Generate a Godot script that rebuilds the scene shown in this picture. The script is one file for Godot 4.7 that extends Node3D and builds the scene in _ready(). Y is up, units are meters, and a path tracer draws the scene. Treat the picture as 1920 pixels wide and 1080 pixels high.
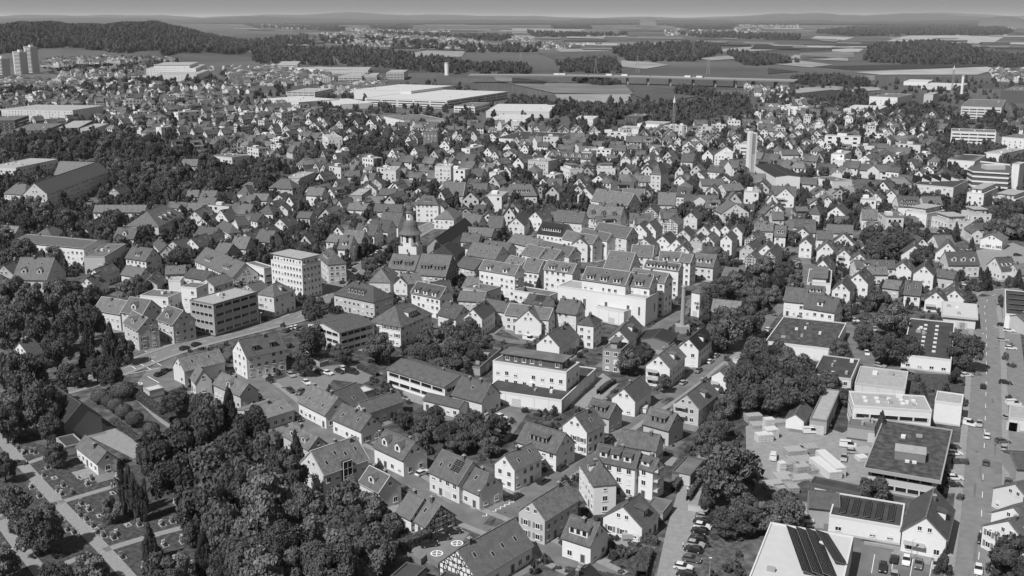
extends Node3D
# An old town seen from a drone on a clear summer day (black-and-white photograph).
const FPX := 2000.0      # focal length in pixels of the 1920 x 1080 photograph
const CAMH := 122.0
const HORIZON := 34.0
var pitch := atan((540.0 - HORIZON) / FPX)
var rng := RandomNumberGenerator.new()
var M := {}
var MESH := {}
var counts := {}
var foot := {}           # spatial hash of building footprints
var roadpts := {}        # spatial hash of road surface
var cellsz := 16.0

# ------------------------------------------------------------------ pixels to places
func ray(x: float, y: float) -> Vector3:
	var u := (x - 960.0) / FPX
	var v := -(y - 540.0) / FPX
	return Vector3(u, v * cos(pitch) - sin(pitch), -cos(pitch) - v * sin(pitch))
func P(x: float, y: float, h := 0.0) -> Vector3:
	var d := ray(x, y)
	if d.y > -0.0008: d.y = -0.0008
	var t := (h - CAMH) / d.y
	return Vector3(d.x * t, h, d.z * t)
func terrain(x: float, z: float) -> float:
	var d := sqrt(x * x + z * z)
	var az := rad_to_deg(atan2(x, -z))
	var h := 0.0
	h += 84.0 * smoothstep(3150.0, 4500.0, d) * smoothstep(-13.2, -18.2, az) * (1.0 - 0.8 * smoothstep(5200.0, 8000.0, d)) * (0.93 + 0.07 * sin(az * 1.3 + 0.4) + 0.03 * sin(az * 4.1))
	return h
func PT(x: float, y: float, up := 0.0) -> Vector3:   # the same on the hilly terrain
	var h := 0.0
	var p := Vector3.ZERO
	for i in 6:
		p = P(x, y, h + up)
		h = lerp(h, terrain(p.x, p.z), 0.7)
	p.y = h
	return p
func pixel(p: Vector3) -> Vector2:
	var q := p - Vector3(0, CAMH, 0)
	var fw := Vector3(0, -sin(pitch), -cos(pitch))
	var up := Vector3(0, cos(pitch), -sin(pitch))
	var w := q.dot(fw)
	return Vector2(960.0 + FPX * q.x / w, 540.0 - FPX * q.dot(up) / w)

# ------------------------------------------------------------------ mesh building
class MB:
	var v := PackedVector3Array()
	var n := PackedVector3Array()
	var t := PackedVector2Array()
	var c := PackedColorArray()
	var col := Color.WHITE
	func tri(a: Vector3, b: Vector3, d: Vector3, ua := Vector2.ZERO, ub := Vector2.ZERO, ud := Vector2.ZERO) -> void:
		var nn := (b - a).cross(d - a).normalized()
		v.append_array([a, d, b]); n.append_array([nn, nn, nn]); t.append_array([ua, ud, ub]); c.append_array([col, col, col])
	func quad(a: Vector3, b: Vector3, d: Vector3, e: Vector3, off := Vector2.ZERO) -> void:   # counter-clockwise from outside; uv in metres
		var x := (b - a).normalized()
		var nn := (b - a).cross(d - a)
		if nn.length_squared() < 1e-12: nn = (d - a).cross(e - a)
		nn = nn.normalized()
		var y := nn.cross(x)
		var ps := [a, b, d, e]
		var us := []
		for p in ps: us.append(off + Vector2((p - a).dot(x), -(p - a).dot(y)))
		v.append_array([a, d, b, a, e, d]); n.append_array([nn, nn, nn, nn, nn, nn])
		t.append_array([us[0], us[2], us[1], us[0], us[3], us[2]]); c.append_array([col, col, col, col, col, col])
	func hexa(q: Array, bottom := true) -> void:   # q: 4 bottom corners counter-clockwise from above, 4 top corners
		if bottom: quad(q[3], q[2], q[1], q[0])
		quad(q[4], q[5], q[6], q[7])
		for i in 4:
			var j := (i + 1) % 4
			quad(q[i], q[j], q[j + 4], q[i + 4])
	func box(lo: Vector3, hi: Vector3, bottom := true) -> void:
		hexa([Vector3(lo.x, lo.y, hi.z), Vector3(hi.x, lo.y, hi.z), Vector3(hi.x, lo.y, lo.z), Vector3(lo.x, lo.y, lo.z),
			Vector3(lo.x, hi.y, hi.z), Vector3(hi.x, hi.y, hi.z), Vector3(hi.x, hi.y, lo.z), Vector3(lo.x, hi.y, lo.z)], bottom)
	func bar(a: Vector3, b: Vector3, w: float, side: Vector3) -> void:   # square bar from a to b
		var d := (b - a).normalized()
		var s := side.cross(d).normalized() * w * 0.5
		var u := d.cross(s).normalized() * w * 0.5
		var q := [a - s - u, a + s - u, a + s + u, a - s + u, b - s - u, b + s - u, b + s + u, b - s + u]
		quad(q[3], q[2], q[1], q[0]); quad(q[4], q[5], q[6], q[7])
		for i in 4:
			var j := (i + 1) % 4
			quad(q[i], q[j], q[j + 4], q[i + 4])
	func lathe(prof: Array, seg: int, rot := 0.0) -> void:   # prof: Vector2(radius, height), upwards
		for i in prof.size() - 1:
			for k in seg:
				var a0 := rot + TAU * k / seg
				var a1 := rot + TAU * (k + 1) / seg
				var p0: Vector2 = prof[i]
				var p1: Vector2 = prof[i + 1]
				var q := [Vector3(sin(a0) * p0.x, p0.y, cos(a0) * p0.x), Vector3(sin(a1) * p0.x, p0.y, cos(a1) * p0.x), Vector3(sin(a1) * p1.x, p1.y, cos(a1) * p1.x), Vector3(sin(a0) * p1.x, p1.y, cos(a0) * p1.x)]
				if p1.x < 0.001: tri(q[0], q[1], q[2])
				elif p0.x < 0.001: tri(q[0], q[2], q[3])
				else: quad(q[0], q[1], q[2], q[3])
	func into(m: ArrayMesh, mat: Material) -> void:
		if v.is_empty(): return
		var a := []
		a.resize(Mesh.ARRAY_MAX)
		a[Mesh.ARRAY_VERTEX] = v; a[Mesh.ARRAY_NORMAL] = n; a[Mesh.ARRAY_TEX_UV] = t; a[Mesh.ARRAY_COLOR] = c
		m.add_surface_from_arrays(Mesh.PRIMITIVE_TRIANGLES, a)
		m.surface_set_material(m.get_surface_count() - 1, mat)
func mesh(pairs: Array) -> ArrayMesh:
	var m := ArrayMesh.new()
	for p in pairs: p[0].into(m, p[1])
	return m

# ------------------------------------------------------------------ nodes
func numbered(called: String) -> String:
	var k: int = counts.get(called, 0)
	counts[called] = k + 1
	return called if k == 0 else "%s_%03d" % [called, k]
func thing(called: String, at: Vector3, label := "", category := "", group := "") -> Node3D:
	var o := Node3D.new()
	o.name = numbered(called)
	add_child(o)
	o.position = at
	if label: o.set_meta("label", label)
	if category: o.set_meta("category", category)
	if group: o.set_meta("group", group)
	return o
func part(called: String, m: Mesh, parent: Node3D, t := Transform3D.IDENTITY) -> MeshInstance3D:
	var o := MeshInstance3D.new()
	o.name = called
	o.mesh = m
	parent.add_child(o, true)
	o.transform = t
	return o
func structure(called: String, m: Mesh, at := Vector3.ZERO) -> MeshInstance3D:
	var o := MeshInstance3D.new()
	o.name = numbered(called)
	o.mesh = m
	add_child(o)
	o.position = at
	o.set_meta("kind", "structure")
	return o
func many(called: String, m: Mesh, list: Array, parent: Node3D, cols := []) -> MultiMeshInstance3D:
	var mm := MultiMesh.new()
	mm.transform_format = MultiMesh.TRANSFORM_3D
	mm.mesh = m
	mm.use_colors = not cols.is_empty()
	mm.instance_count = list.size()
	for i in list.size():
		mm.set_instance_transform(i, list[i])
		if cols: mm.set_instance_color(i, cols[i])
	var o := MultiMeshInstance3D.new()
	o.name = called
	o.multimesh = mm
	parent.add_child(o, true)
	return o

# ------------------------------------------------------------------ footprints
func claim(h: Dictionary, p: Vector3, r: float) -> void:
	var n := int(ceilf(r / cellsz))
	for i in range(-n, n + 1):
		for j in range(-n, n + 1):
			var k := Vector2i(int(floorf(p.x / cellsz)) + i, int(floorf(p.z / cellsz)) + j)
			if not h.has(k): h[k] = []
			h[k].append(Vector3(p.x, p.z, r))
func taken(h: Dictionary, p: Vector3, r: float) -> bool:
	var k := Vector2i(int(floorf(p.x / cellsz)), int(floorf(p.z / cellsz)))
	if not h.has(k): return false
	for q in h[k]:
		var dx: float = q.x - p.x
		var dz: float = q.y - p.z
		var rr: float = q.z + r
		if dx * dx + dz * dz < rr * rr: return true
	return false
func claim_rect(c: Vector3, u: Vector3, l: float, w: float) -> void:
	var n := u.cross(Vector3.UP)
	var s := minf(l, w)
	var r := s * 0.5
	var k := maxi(1, int(ceilf(maxf(l, w) / s)))
	var ax := u if l >= w else n
	var big := maxf(l, w) - s
	for i in k:
		var f := 0.0 if k == 1 else (float(i) / (k - 1) - 0.5)
		claim(foot, c + ax * big * f, r)
func inside(p: Vector2, poly: Array) -> bool:
	return Geometry2D.is_point_in_polygon(p, PackedVector2Array(poly))
func pts(s: String) -> Array:
	var f := s.split_floats(" ", false)
	var o := []
	for i in f.size() / 2: o.append(Vector2(f[i * 2], f[i * 2 + 1]))
	return o

# ------------------------------------------------------------------ materials (all greys: the photograph is black and white)
func grey(v: float, a := 1.0) -> Color:      # a linear reflectance as an sRGB colour
	var c := Color(v, v, v).linear_to_srgb()
	c.a = a
	return c
func plain(v: float, rough := 0.85, spec := 0.4) -> StandardMaterial3D:
	var m := StandardMaterial3D.new()
	m.albedo_color = grey(v)
	m.roughness = rough
	m.metallic_specular = spec
	return m
func noise_tex(size: int, freq: float, lo: float, hi: float, sd: int, oct := 4, kind := FastNoiseLite.TYPE_SIMPLEX_SMOOTH) -> Texture2D:
	var f := FastNoiseLite.new()
	f.seed = sd
	f.noise_type = kind
	f.frequency = freq
	f.fractal_octaves = oct
	var im := f.get_seamless_image(size, size)
	var o := Image.create(size, size, false, Image.FORMAT_RGB8)
	for y in size:
		for x in size:
			var g := lerpf(lo, hi, clampf(im.get_pixel(x, y).r, 0.0, 1.0))
			o.set_pixel(x, y, Color(g, g, g))
	return ImageTexture.create_from_image(o)
func rough_mat(v: float, tex: Texture2D, metres: float, rough := 0.9) -> StandardMaterial3D:   # noise laid in the world by triplanar mapping
	var m := plain(v, rough, 0.3)
	m.albedo_texture = tex
	m.uv1_triplanar = true
	m.uv1_world_triplanar = true
	m.uv1_scale = Vector3.ONE / metres
	return m
func tile_image(rows: int, cols: int, sd: int, vary: float) -> Array:      # rows of roof tiles: tone of each tile and its relief
	var r := RandomNumberGenerator.new()
	r.seed = sd
	var n := 256
	var f := FastNoiseLite.new()
	f.seed = sd
	f.frequency = 0.012
	var blot := f.get_seamless_image(n, n)
	var im := Image.create(n, n, false, Image.FORMAT_RGB8)
	var hg := Image.create(n, n, false, Image.FORMAT_RGB8)
	var tones := []
	for i in rows * cols: tones.append(r.randf_range(-vary, vary))
	for y in n:
		var fy := float(y) * rows / n
		for x in n:
			var ry := int(fy)
			var fx := float(x) * cols / n + (0.5 if ry % 2 else 0.0)
			var g: float = 0.80 + tones[ry * cols + int(fx) % cols] + (blot.get_pixel(x, y).r - 0.5) * 0.13
			im.set_pixel(x, y, Color(g, g, g))
			var hh := (fy - floorf(fy)) * 0.75 + 0.25 * sin(PI * (fx - floorf(fx)))
			hg.set_pixel(x, y, Color(hh, hh, hh))
	hg.bump_map_to_normal_map(2.5)
	return [ImageTexture.create_from_image(im), ImageTexture.create_from_image(hg)]
func make_materials() -> void:
	var soft := noise_tex(256, 0.02, 0.955, 1.0, 3, 5)
	var coarse := noise_tex(256, 0.03, 0.88, 1.0, 5, 5)
	var stain := noise_tex(256, 0.012, 0.80, 1.0, 9, 5)
	var blot := noise_tex(512, 0.018, 0.55, 1.0, 12, 6)
	var wl := [0.68, 0.58, 0.46, 0.32, 0.19, 0.1]
	for i in wl.size(): M["wall%d" % i] = rough_mat(wl[i], soft, 7.0, 0.92)
	var t1 := tile_image(20, 24, 4, 0.035)
	var t2 := tile_image(16, 22, 8, 0.075)
	var rl := [0.042, 0.13, 0.182, 0.215, 0.26]
	for i in rl.size():
		for k in 3:
			var m := plain(rl[i] * [0.9, 1.08, 1.24][k], 0.75, 0.35)
			var tt: Array = t2 if k == 2 else t1
			m.albedo_texture = tt[0]
			m.normal_enabled = true
			m.normal_texture = tt[1]
			m.normal_scale = 0.6
			m.uv1_scale = Vector3(1.0 / 7.0, 1.0 / 7.0, 1)
			M["roof%d_%d" % [i, k]] = m
	M.trim = plain(0.5, 0.7)
	M.verge = plain(0.42, 0.7)
	M.frame = plain(0.62, 0.5)
	M.dark = plain(0.03, 0.6)
	M.beam = plain(0.035, 0.8)
	M.glass = plain(0.018, 0.08, 0.6)
	M.blind = plain(0.5, 0.6)
	M.door = plain(0.07, 0.5)
	M.stack = rough_mat(0.12, coarse, 3.0)
	M.metal = plain(0.3, 0.4)
	M.flat0 = rough_mat(0.07, stain, 19.0)
	M.flat1 = rough_mat(0.17, stain, 23.0)
	M.flat2 = rough_mat(0.36, coarse, 17.0)
	M.flat3 = rough_mat(0.48, soft, 21.0)
	M.flat4 = rough_mat(0.12, blot, 26.0)
	M.solar = plain(0.012, 0.4, 0.3)
	M.asphalt = rough_mat(0.20, coarse, 26.0)
	M.asphalt_old = rough_mat(0.18, stain, 31.0)
	M.pave = rough_mat(0.27, coarse, 15.0)
	M.gravel = rough_mat(0.27, coarse, 22.0)
	M.path = rough_mat(0.27, coarse, 9.0)
	M.lawn = rough_mat(0.105, blot, 14.0)
	M.lawn_dry = rough_mat(0.15, blot, 17.0)
	M.paint = plain(0.72, 0.7)
	M.concrete = rough_mat(0.33, coarse, 11.0)
	M.stone = rough_mat(0.34, soft, 2.0)
	M.soil = rough_mat(0.05, coarse, 1.5)
	M.bark = rough_mat(0.06, coarse, 1.0)
	for i in 5: M["field%d" % i] = rough_mat([0.05, 0.10, 0.19, 0.31, 0.40][i], stain, 420.0)
	M.ground = StandardMaterial3D.new()
	M.ground.albedo_texture = blot
	M.ground.uv1_triplanar = true
	M.ground.uv1_world_triplanar = true
	M.ground.uv1_scale = Vector3.ONE / 47.0
	M.ground.vertex_color_use_as_albedo = true
	M.ground.roughness = 1.0
	M.ground.metallic_specular = 0.1
	for i in 4:
		var m := plain(0.5, 0.8, 0.25)
		m.albedo_color = grey([0.18, 0.14, 0.24, 0.105][i])
		m.vertex_color_use_as_albedo = true
		m.backlight_enabled = true
		m.backlight = grey([0.03, 0.015, 0.04, 0.01][i])
		M["leaf%d" % i] = m
	for i in 4:
		var m := plain([0.66, 0.012, 0.09, 0.34][i], 0.25, 0.6)
		m.clearcoat_enabled = true
		m.clearcoat_roughness = 0.1
		M["paint%d" % i] = m
	M.tyre = plain(0.012, 0.9)
	M.lumber = rough_mat(0.36, coarse, 2.0)
	M.wrap = plain(0.55, 0.35)
	M.skin = plain(0.4, 0.7)

# ------------------------------------------------------------------ shared pieces
func make_pieces() -> void:
	# a window of 1 x 1 m: frame, mullion and sill stand proud of the recessed pane
	for k in 4:
		var fr := MB.new()
		var gl := MB.new()
		var sh := MB.new()
		for s in [-1.0, 1.0]:
			fr.box(Vector3(s * 0.46 - 0.05, -0.5, -0.02), Vector3(s * 0.46 + 0.05, 0.5, 0.07))
			fr.box(Vector3(-0.41, s * 0.455 - 0.045, -0.02), Vector3(0.41, s * 0.455 + 0.045, 0.07))
		fr.box(Vector3(-0.03, -0.41, -0.02), Vector3(0.03, 0.41, 0.06))
		fr.box(Vector3(-0.58, -0.57, -0.02), Vector3(0.58, -0.502, 0.16))
		if k == 2:        # open shutters beside it
			for s in [-1.0, 1.0]: sh.box(Vector3(s * 0.78 - 0.24, -0.5, -0.01), Vector3(s * 0.78 + 0.24, 0.5, 0.05))
		if k == 3: fr.box(Vector3(-0.42, -0.42, -0.03), Vector3(0.42, 0.42, 0.03))      # roller blind down
		elif k != 1: gl.box(Vector3(-0.42, -0.42, -0.03), Vector3(0.42, 0.42, 0.02))
		else:
			gl.box(Vector3(-0.42, -0.42, -0.03), Vector3(0.42, -0.1, 0.02))
			fr.box(Vector3(-0.42, -0.1, -0.03), Vector3(0.42, 0.42, 0.045))
		MESH["window%d" % k] = mesh([[fr, M.frame], [gl, M.glass], [sh, M.wall4]])
	var rf := MB.new()          # a ribbon window, 1 x 1 m stretch with panes
	var rg := MB.new()
	rf.box(Vector3(-0.5, 0.44, -0.02), Vector3(0.5, 0.5, 0.08)); rf.box(Vector3(-0.5, -0.5, -0.02), Vector3(0.5, -0.44, 0.12))
	for i in 6: rf.box(Vector3(-0.5 + i * 0.2 - 0.012, -0.44, -0.02), Vector3(-0.5 + i * 0.2 + 0.012, 0.44, 0.06))
	rg.box(Vector3(-0.5, -0.44, -0.03), Vector3(0.5, 0.44, 0.02))
	MESH.ribbon = mesh([[rf, M.trim], [rg, M.glass]])
	var d := MB.new()
	var df := MB.new()
	d.box(Vector3(-0.5, 0, -0.02), Vector3(0.5, 2.1, 0.05)); df.box(Vector3(-0.62, 0, -0.02), Vector3(-0.5, 2.2, 0.1)); df.box(Vector3(0.5, 0, -0.02), Vector3(0.62, 2.2, 0.1)); df.box(Vector3(-0.5, 2.1, -0.02), Vector3(0.5, 2.2, 0.1)); df.box(Vector3(-0.8, -0.02, 0), Vector3(0.8, 0.16, 0.7))
	MESH.door = mesh([[d, M.door], [df, M.stone]])
	var c := MB.new()
	var cc := MB.new()
	c.box(Vector3(-0.35, -1.2, -0.35), Vector3(0.35, 1.0, 0.35)); cc.box(Vector3(-0.43, 1.0, -0.43), Vector3(0.43, 1.12, 0.43)); cc.box(Vector3(-0.2, 1.12, -0.2), Vector3(0.2, 1.35, 0.2))
	MESH.chimney = mesh([[c, M.stack], [cc, M.concrete]])
	var s := MB.new()           # skylight in the roof plane: x along the eave, y up the slope, z outwards
	var sg := MB.new()
	for k in [-1.0, 1.0]:
		s.box(Vector3(k * 0.42 - 0.06, -0.7, -0.05), Vector3(k * 0.42 + 0.06, 0.7, 0.1)); s.box(Vector3(-0.36, k * 0.64 - 0.06, -0.05), Vector3(0.36, k * 0.64 + 0.06, 0.1))
	sg.box(Vector3(-0.36, -0.58, -0.05), Vector3(0.36, 0.58, 0.06))
	MESH.skylight = mesh([[s, M.metal], [sg, M.glass]])
	var so := MB.new()
	var sf := MB.new()
	so.box(Vector3(-0.47, -0.8, 0.0), Vector3(0.47, 0.8, 0.06)); sf.box(Vector3(-0.5, -0.83, -0.06), Vector3(0.5, 0.83, 0.0))
	for k in 3: sf.box(Vector3(-0.47, -0.43 + k * 0.4, 0.055), Vector3(0.47, -0.40 + k * 0.4, 0.065))
	MESH.solar = mesh([[so, M.solar], [sf, M.metal]])
	var gb := MB.new()
	gb.box(Vector3(-0.5, -0.5, -0.5), Vector3(0.5, 0.5, 0.5))
	MESH.grey_box = mesh([[gb, M.metal]])
	var lb := MB.new()
	lb.box(Vector3(-0.5, -0.5, -0.5), Vector3(0.5, 0.5, 0.5))
	MESH.beam = mesh([[lb, M.beam]])
	MESH.dome = mesh([[lb, M.frame]])
	var g := MB.new()
	var gs := MB.new()
	g.box(Vector3(-0.5, -0.5, -0.02), Vector3(0.5, 0.5, 0.03))
	for k in 6: gs.box(Vector3(-0.5, -0.5 + k / 6.0, 0.03), Vector3(0.5, -0.47 + k / 6.0, 0.05))
	MESH.garage = mesh([[g, M.blind], [gs, M.metal]])
	var bl := MB.new()          # balcony: slab and parapet, 1 m wide, stretched along x
	bl.box(Vector3(-0.5, 0, 0), Vector3(0.5, 0.2, 1.4)); bl.box(Vector3(-0.5, 0.2, 1.3), Vector3(0.5, 1.1, 1.4))
	MESH.balcony = mesh([[bl, M.wall2]])
func wbasis(normal: Vector3) -> Basis:
	return Basis(Vector3.UP.cross(normal).normalized(), Vector3.UP, normal)
func facade(root: Node3D, mid: Vector3, normal: Vector3, wid: float, hgt: float, sty: Dictionary, r: RandomNumberGenerator) -> void:
	# rows of windows on one wall; mid is the middle of the wall's foot
	var b := wbasis(normal)
	var fh: float = sty.get("fh", 2.8)
	var floors := int(floorf((hgt + 0.3) / fh))
	if sty.get("ribbon", false):
		for f in floors:
			var y := f * fh + fh * 0.58
			var t := Transform3D(Basis(b.x * (wid - 1.6), b.y * 1.35, b.z), mid + Vector3(0, y, 0))
			part("window_band", MESH.ribbon, root, t)
		return
	var gap: float = sty.get("gap", 2.5)
	var n := int(floorf((wid - 0.8) / gap))
	if n < 1: n = 1 if wid > 2.0 else 0
	var door_at := r.randi() % maxi(n, 1) if sty.get("door", false) else -1
	var shut: float = sty.get("shut", 0.25)
	var shutters := r.randf() < 0.22 and sty.is_empty()
	for f in floors:
		for i in n:
			var x := (i - (n - 1) * 0.5) * (wid - 0.6) / maxf(n, 1.0)
			if f == 0 and i == door_at:
				part("door", MESH.door, root, Transform3D(b, mid + b.x * x))
				continue
			if f == 0 and sty.get("garage", false) and i == (door_at + 1) % n and n > 2:
				part("garage_door", MESH.garage, root, Transform3D(Basis(b.x * 2.3, b.y * 2.1, b.z), mid + b.x * x + Vector3(0, 1.06, 0)))
				continue
			if r.randf() < sty.get("skip", 0.1): continue
			var w: float = sty.get("ww", 1.4) * (1.0 if r.randf() > 0.15 else 0.7)
			var t := Transform3D(Basis(b.x * w, b.y * sty.get("wh", 1.5), b.z), mid + b.x * x + Vector3(0, f * fh + sty.get("sill", 1.55), 0))
			var v := r.randf()
			part("window", MESH.window0 if sty.has("sill") else (MESH.window1 if v < shut else (MESH.window2 if shutters and w > 1.0 else (MESH.window3 if v > 0.9 else MESH.window0))), root, t)
func faces_camera(root: Node3D, local_n: Vector3, at := Vector3.ZERO) -> bool:
	var w := root.basis * local_n
	var d := Vector3(0, 0, 0) - (root.position + root.basis * at)
	d.y = 0
	return w.dot(d.normalized()) > -0.05
func roof_mat(i: int, r: RandomNumberGenerator) -> Material:
	return M["roof%d_%d" % [i, r.randi() % 3]]

# A house with a pitched roof. l, w: roof length along the ridge and width, both with overhang; e, h: eave and ridge height.
func gable_parts(root: Node3D, l: float, w: float, e: float, h: float, wall: int, rt: int, o: Dictionary, r: RandomNumberGenerator) -> void:
	var ov := 0.22
	var oe := minf(0.45, w * 0.05)
	var hx := l * 0.5 - ov
	var hz := w * 0.5 - oe
	var sl := (h - e) / (w * 0.5)
	var th := 0.2
	var et := e + sl * oe - th
	var at := h - th
	var hip: float = o.get("hip", 0.0)       # length of the hipped part at each end
	var khip: float = o.get("khip", 0.0)     # 0..1 height share of a half hip
	var W := MB.new()
	var lo := -0.3
	W.quad(Vector3(-hx, lo, hz), Vector3(hx, lo, hz), Vector3(hx, et, hz), Vector3(-hx, et, hz))
	W.quad(Vector3(hx, lo, -hz), Vector3(-hx, lo, -hz), Vector3(-hx, et, -hz), Vector3(hx, et, -hz))
	for s in [-1.0, 1.0]:
		var q := [Vector3(s * hx, lo, s * hz), Vector3(s * hx, lo, -s * hz), Vector3(s * hx, et, -s * hz), Vector3(s * hx, et, s * hz)]
		W.quad(q[0], q[1], q[2], q[3])
		if hip <= 0.0:
			if khip > 0.0:
				var ky := lerpf(at, et, khip)
				var kz := hz * khip
				W.quad(q[3], q[2], Vector3(s * hx, ky, -s * kz), Vector3(s * hx, ky, s * kz))
			else: W.tri(q[3], q[2], Vector3(s * hx, at, 0))
	part("wall", mesh([[W, M["wall%d" % wall]]]), root)
	var R := MB.new()
	var T := MB.new()
	var off := Vector2(r.randf() * 7.0, r.randf() * 7.0)
	var x2 := l * 0.5
	var z2 := w * 0.5
	var rx := x2 - hip - (khip * z2 * 0.5 if khip > 0.0 else 0.0)
	var up := Vector3(0, th, 0)
	for s in [-1.0, 1.0]:
		var a := Vector3(-s * x2, e, s * z2)
		var b := Vector3(s * x2, e, s * z2)
		var c := Vector3(s * rx, h, 0)
		var d := Vector3(-s * rx, h, 0)
		if khip > 0.0:
			var ky := lerpf(h, e, khip)
			var c2 := Vector3(s * x2, ky, s * z2 * khip)
			var d2 := Vector3(-s * x2, ky, s * z2 * khip)
			R.quad(a, b, c2, d2, off)
			R.quad(d2, c2, c, d, off + Vector2(0, 3))
			R.tri(c2, Vector3(s * x2, ky, -s * z2 * khip), c, Vector2(0, 0), Vector2(3, 0), Vector2(1.5, -2))
		else:
			R.quad(a, b, c, d, off)
			if hip > 0.0: R.tri(b, Vector3(s * x2, e, -s * z2), c, Vector2(0, 0), Vector2(w, 0), Vector2(w * 0.5, -hip * 1.2))
		# eave board and underside
		R.quad(a - up, b - up, b, a, off)
		R.quad(b - up, a - up, Vector3(-s * hx, et, s * hz), Vector3(s * hx, et, s * hz))
		if hip <= 0.0 and khip <= 0.0:      # verge boards on the gable edge
			for g in [-1.0, 1.0]:
				var p := Vector3(g * x2, e, s * z2)
				var q := Vector3(g * x2, h, 0)
				T.quad(p - up * 1.2, q - up * 1.2, q + up * 0.25, p + up * 0.25) if g * s < 0 else T.quad(q - up * 1.2, p - up * 1.2, p + up * 0.25, q + up * 0.25)
				var iw := Vector3(-g * 0.2, 0, 0)
				T.quad(p + up * 0.25, q + up * 0.25, q + up * 0.25 + iw, p + up * 0.25 + iw) if g * s < 0 else T.quad(q + up * 0.25, p + up * 0.25, p + up * 0.25 + iw, q + up * 0.25 + iw)
		elif hip > 0.0:
			R.quad(Vector3(s * x2, e - th, s * z2), Vector3(s * x2, e - th, -s * z2), Vector3(s * x2, e, -s * z2), Vector3(s * x2, e, s * z2))
		T.box(Vector3(-x2, e - 0.16, minf(s * z2, s * (z2 + 0.14))), Vector3(x2, e - 0.04, maxf(s * z2, s * (z2 + 0.14))))   # gutter
	T.box(Vector3(-rx, h - 0.04, -0.16), Vector3(rx, h + 0.09, 0.16))          # ridge tiles
	var rm := roof_mat(rt, r)
	var roof := part("roof", mesh([[R, rm], [T, M["verge"] if o.get("light_verge", false) else M["roof%d_2" % mini(rt + 1, 4)]]]), root)
	# things in the roof, on the slopes that can be seen
	var sides := []
	for s in [-1.0, 1.0]:
		if faces_camera(root, Vector3(0, 0, s)): sides.append(s)
	var run := sqrt(pow(z2, 2.0) + pow(h - e, 2.0))
	for s in sides:
		var nrm := Vector3(0, z2, s * (h - e)).normalized()
		var upv := Vector3(0, h - e, -s * z2).normalized()
		var bs := Basis(upv.cross(nrm).normalized(), upv, nrm)
		var nd: int = o.get("dorm", 0)
		var useable := l - 2.0 * hip - 2.0
		if nd > 0 and s == sides[0]:
			var dw: float = o.get("dw", minf(2.4, useable / nd * 0.62))
			for i in nd:
				var x := (i - (nd - 1) * 0.5) * useable / nd
				dormer(roof, x, s, dw, w, e, h, rm, wall if not o.get("dark_dormer", false) else 5, o.get("gdorm", false), 0.93 if o.get("light_verge", false) and not o.get("gdorm", false) else 0.72)
		var ns: int = o.get("sky", 0)
		for i in ns:
			var x := (i - (ns - 1) * 0.5) * useable / maxf(ns, 1.0) + r.randf_range(-0.6, 0.6)
			var f := (0.72 if nd > 0 else r.randf_range(0.35, 0.65))
			part("skylight", MESH.skylight, roof, Transform3D(bs, Vector3(x, lerpf(e, h, f), s * z2 * (1.0 - f))))
		var np: int = o.get("solar", 0)
		if np > 0 and s == sides[0]:
			for i in np:
				for k in 2:
					part("solar_panel", MESH.solar, roof, Transform3D(bs, Vector3(-l * 0.28 + i * 1.06, 0, 0) + Vector3(0, lerpf(e, h, 0.62), s * z2 * 0.38) + upv * (k * 1.72 - 0.8) + nrm * 0.12))
	var nc: int = o.get("chim", 1)
	for i in nc:
		var x := r.randf_range(-0.35, 0.35) * (l - 2.0 * hip)
		var z := r.randf_range(-0.8, 0.8)
		part("chimney", MESH.chimney, roof, Transform3D(Basis().scaled(Vector3.ONE * r.randf_range(0.9, 1.25)), Vector3(x, h - absf(z) * sl, z)))
	# windows and doors
	if o.get("bare", false): return
	var sty: Dictionary = o.get("sty", {})
	var first := true
	for s in [-1.0, 1.0]:
		if faces_camera(root, Vector3(0, 0, s)):
			var st := sty.duplicate()
			st.door = first
			st.garage = o.get("garage", false)
			first = false
			facade(root, Vector3(0, 0, s * hz), Vector3(0, 0, s), hx * 2.0, et, st, r)
		if faces_camera(root, Vector3(s, 0, 0)):
			facade(root, Vector3(s * hx, 0, 0), Vector3(s, 0, 0), hz * 2.0, et, sty, r)
			if hip <= 0.0 and h - e > 2.6:
				var na := 2 if w > 8.0 else 1
				for i in na:
					part("window", MESH.window0, root, Transform3D(Basis(wbasis(Vector3(s, 0, 0)).x, Vector3.UP * 1.15, Vector3(s, 0, 0)), Vector3(s * hx, et + minf(1.5, (h - e) * 0.34), (i - (na - 1) * 0.5) * 2.2)))
				if h - e > 5.2: part("window", MESH.window0, root, Transform3D(Basis(wbasis(Vector3(s, 0, 0)).x * 0.75, Vector3.UP * 0.85, Vector3(s, 0, 0)), Vector3(s * hx, lerpf(et, at, 0.68), 0)))
			if o.get("timber", false): timber(root, s * hx, hz, et, at, s)
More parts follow.
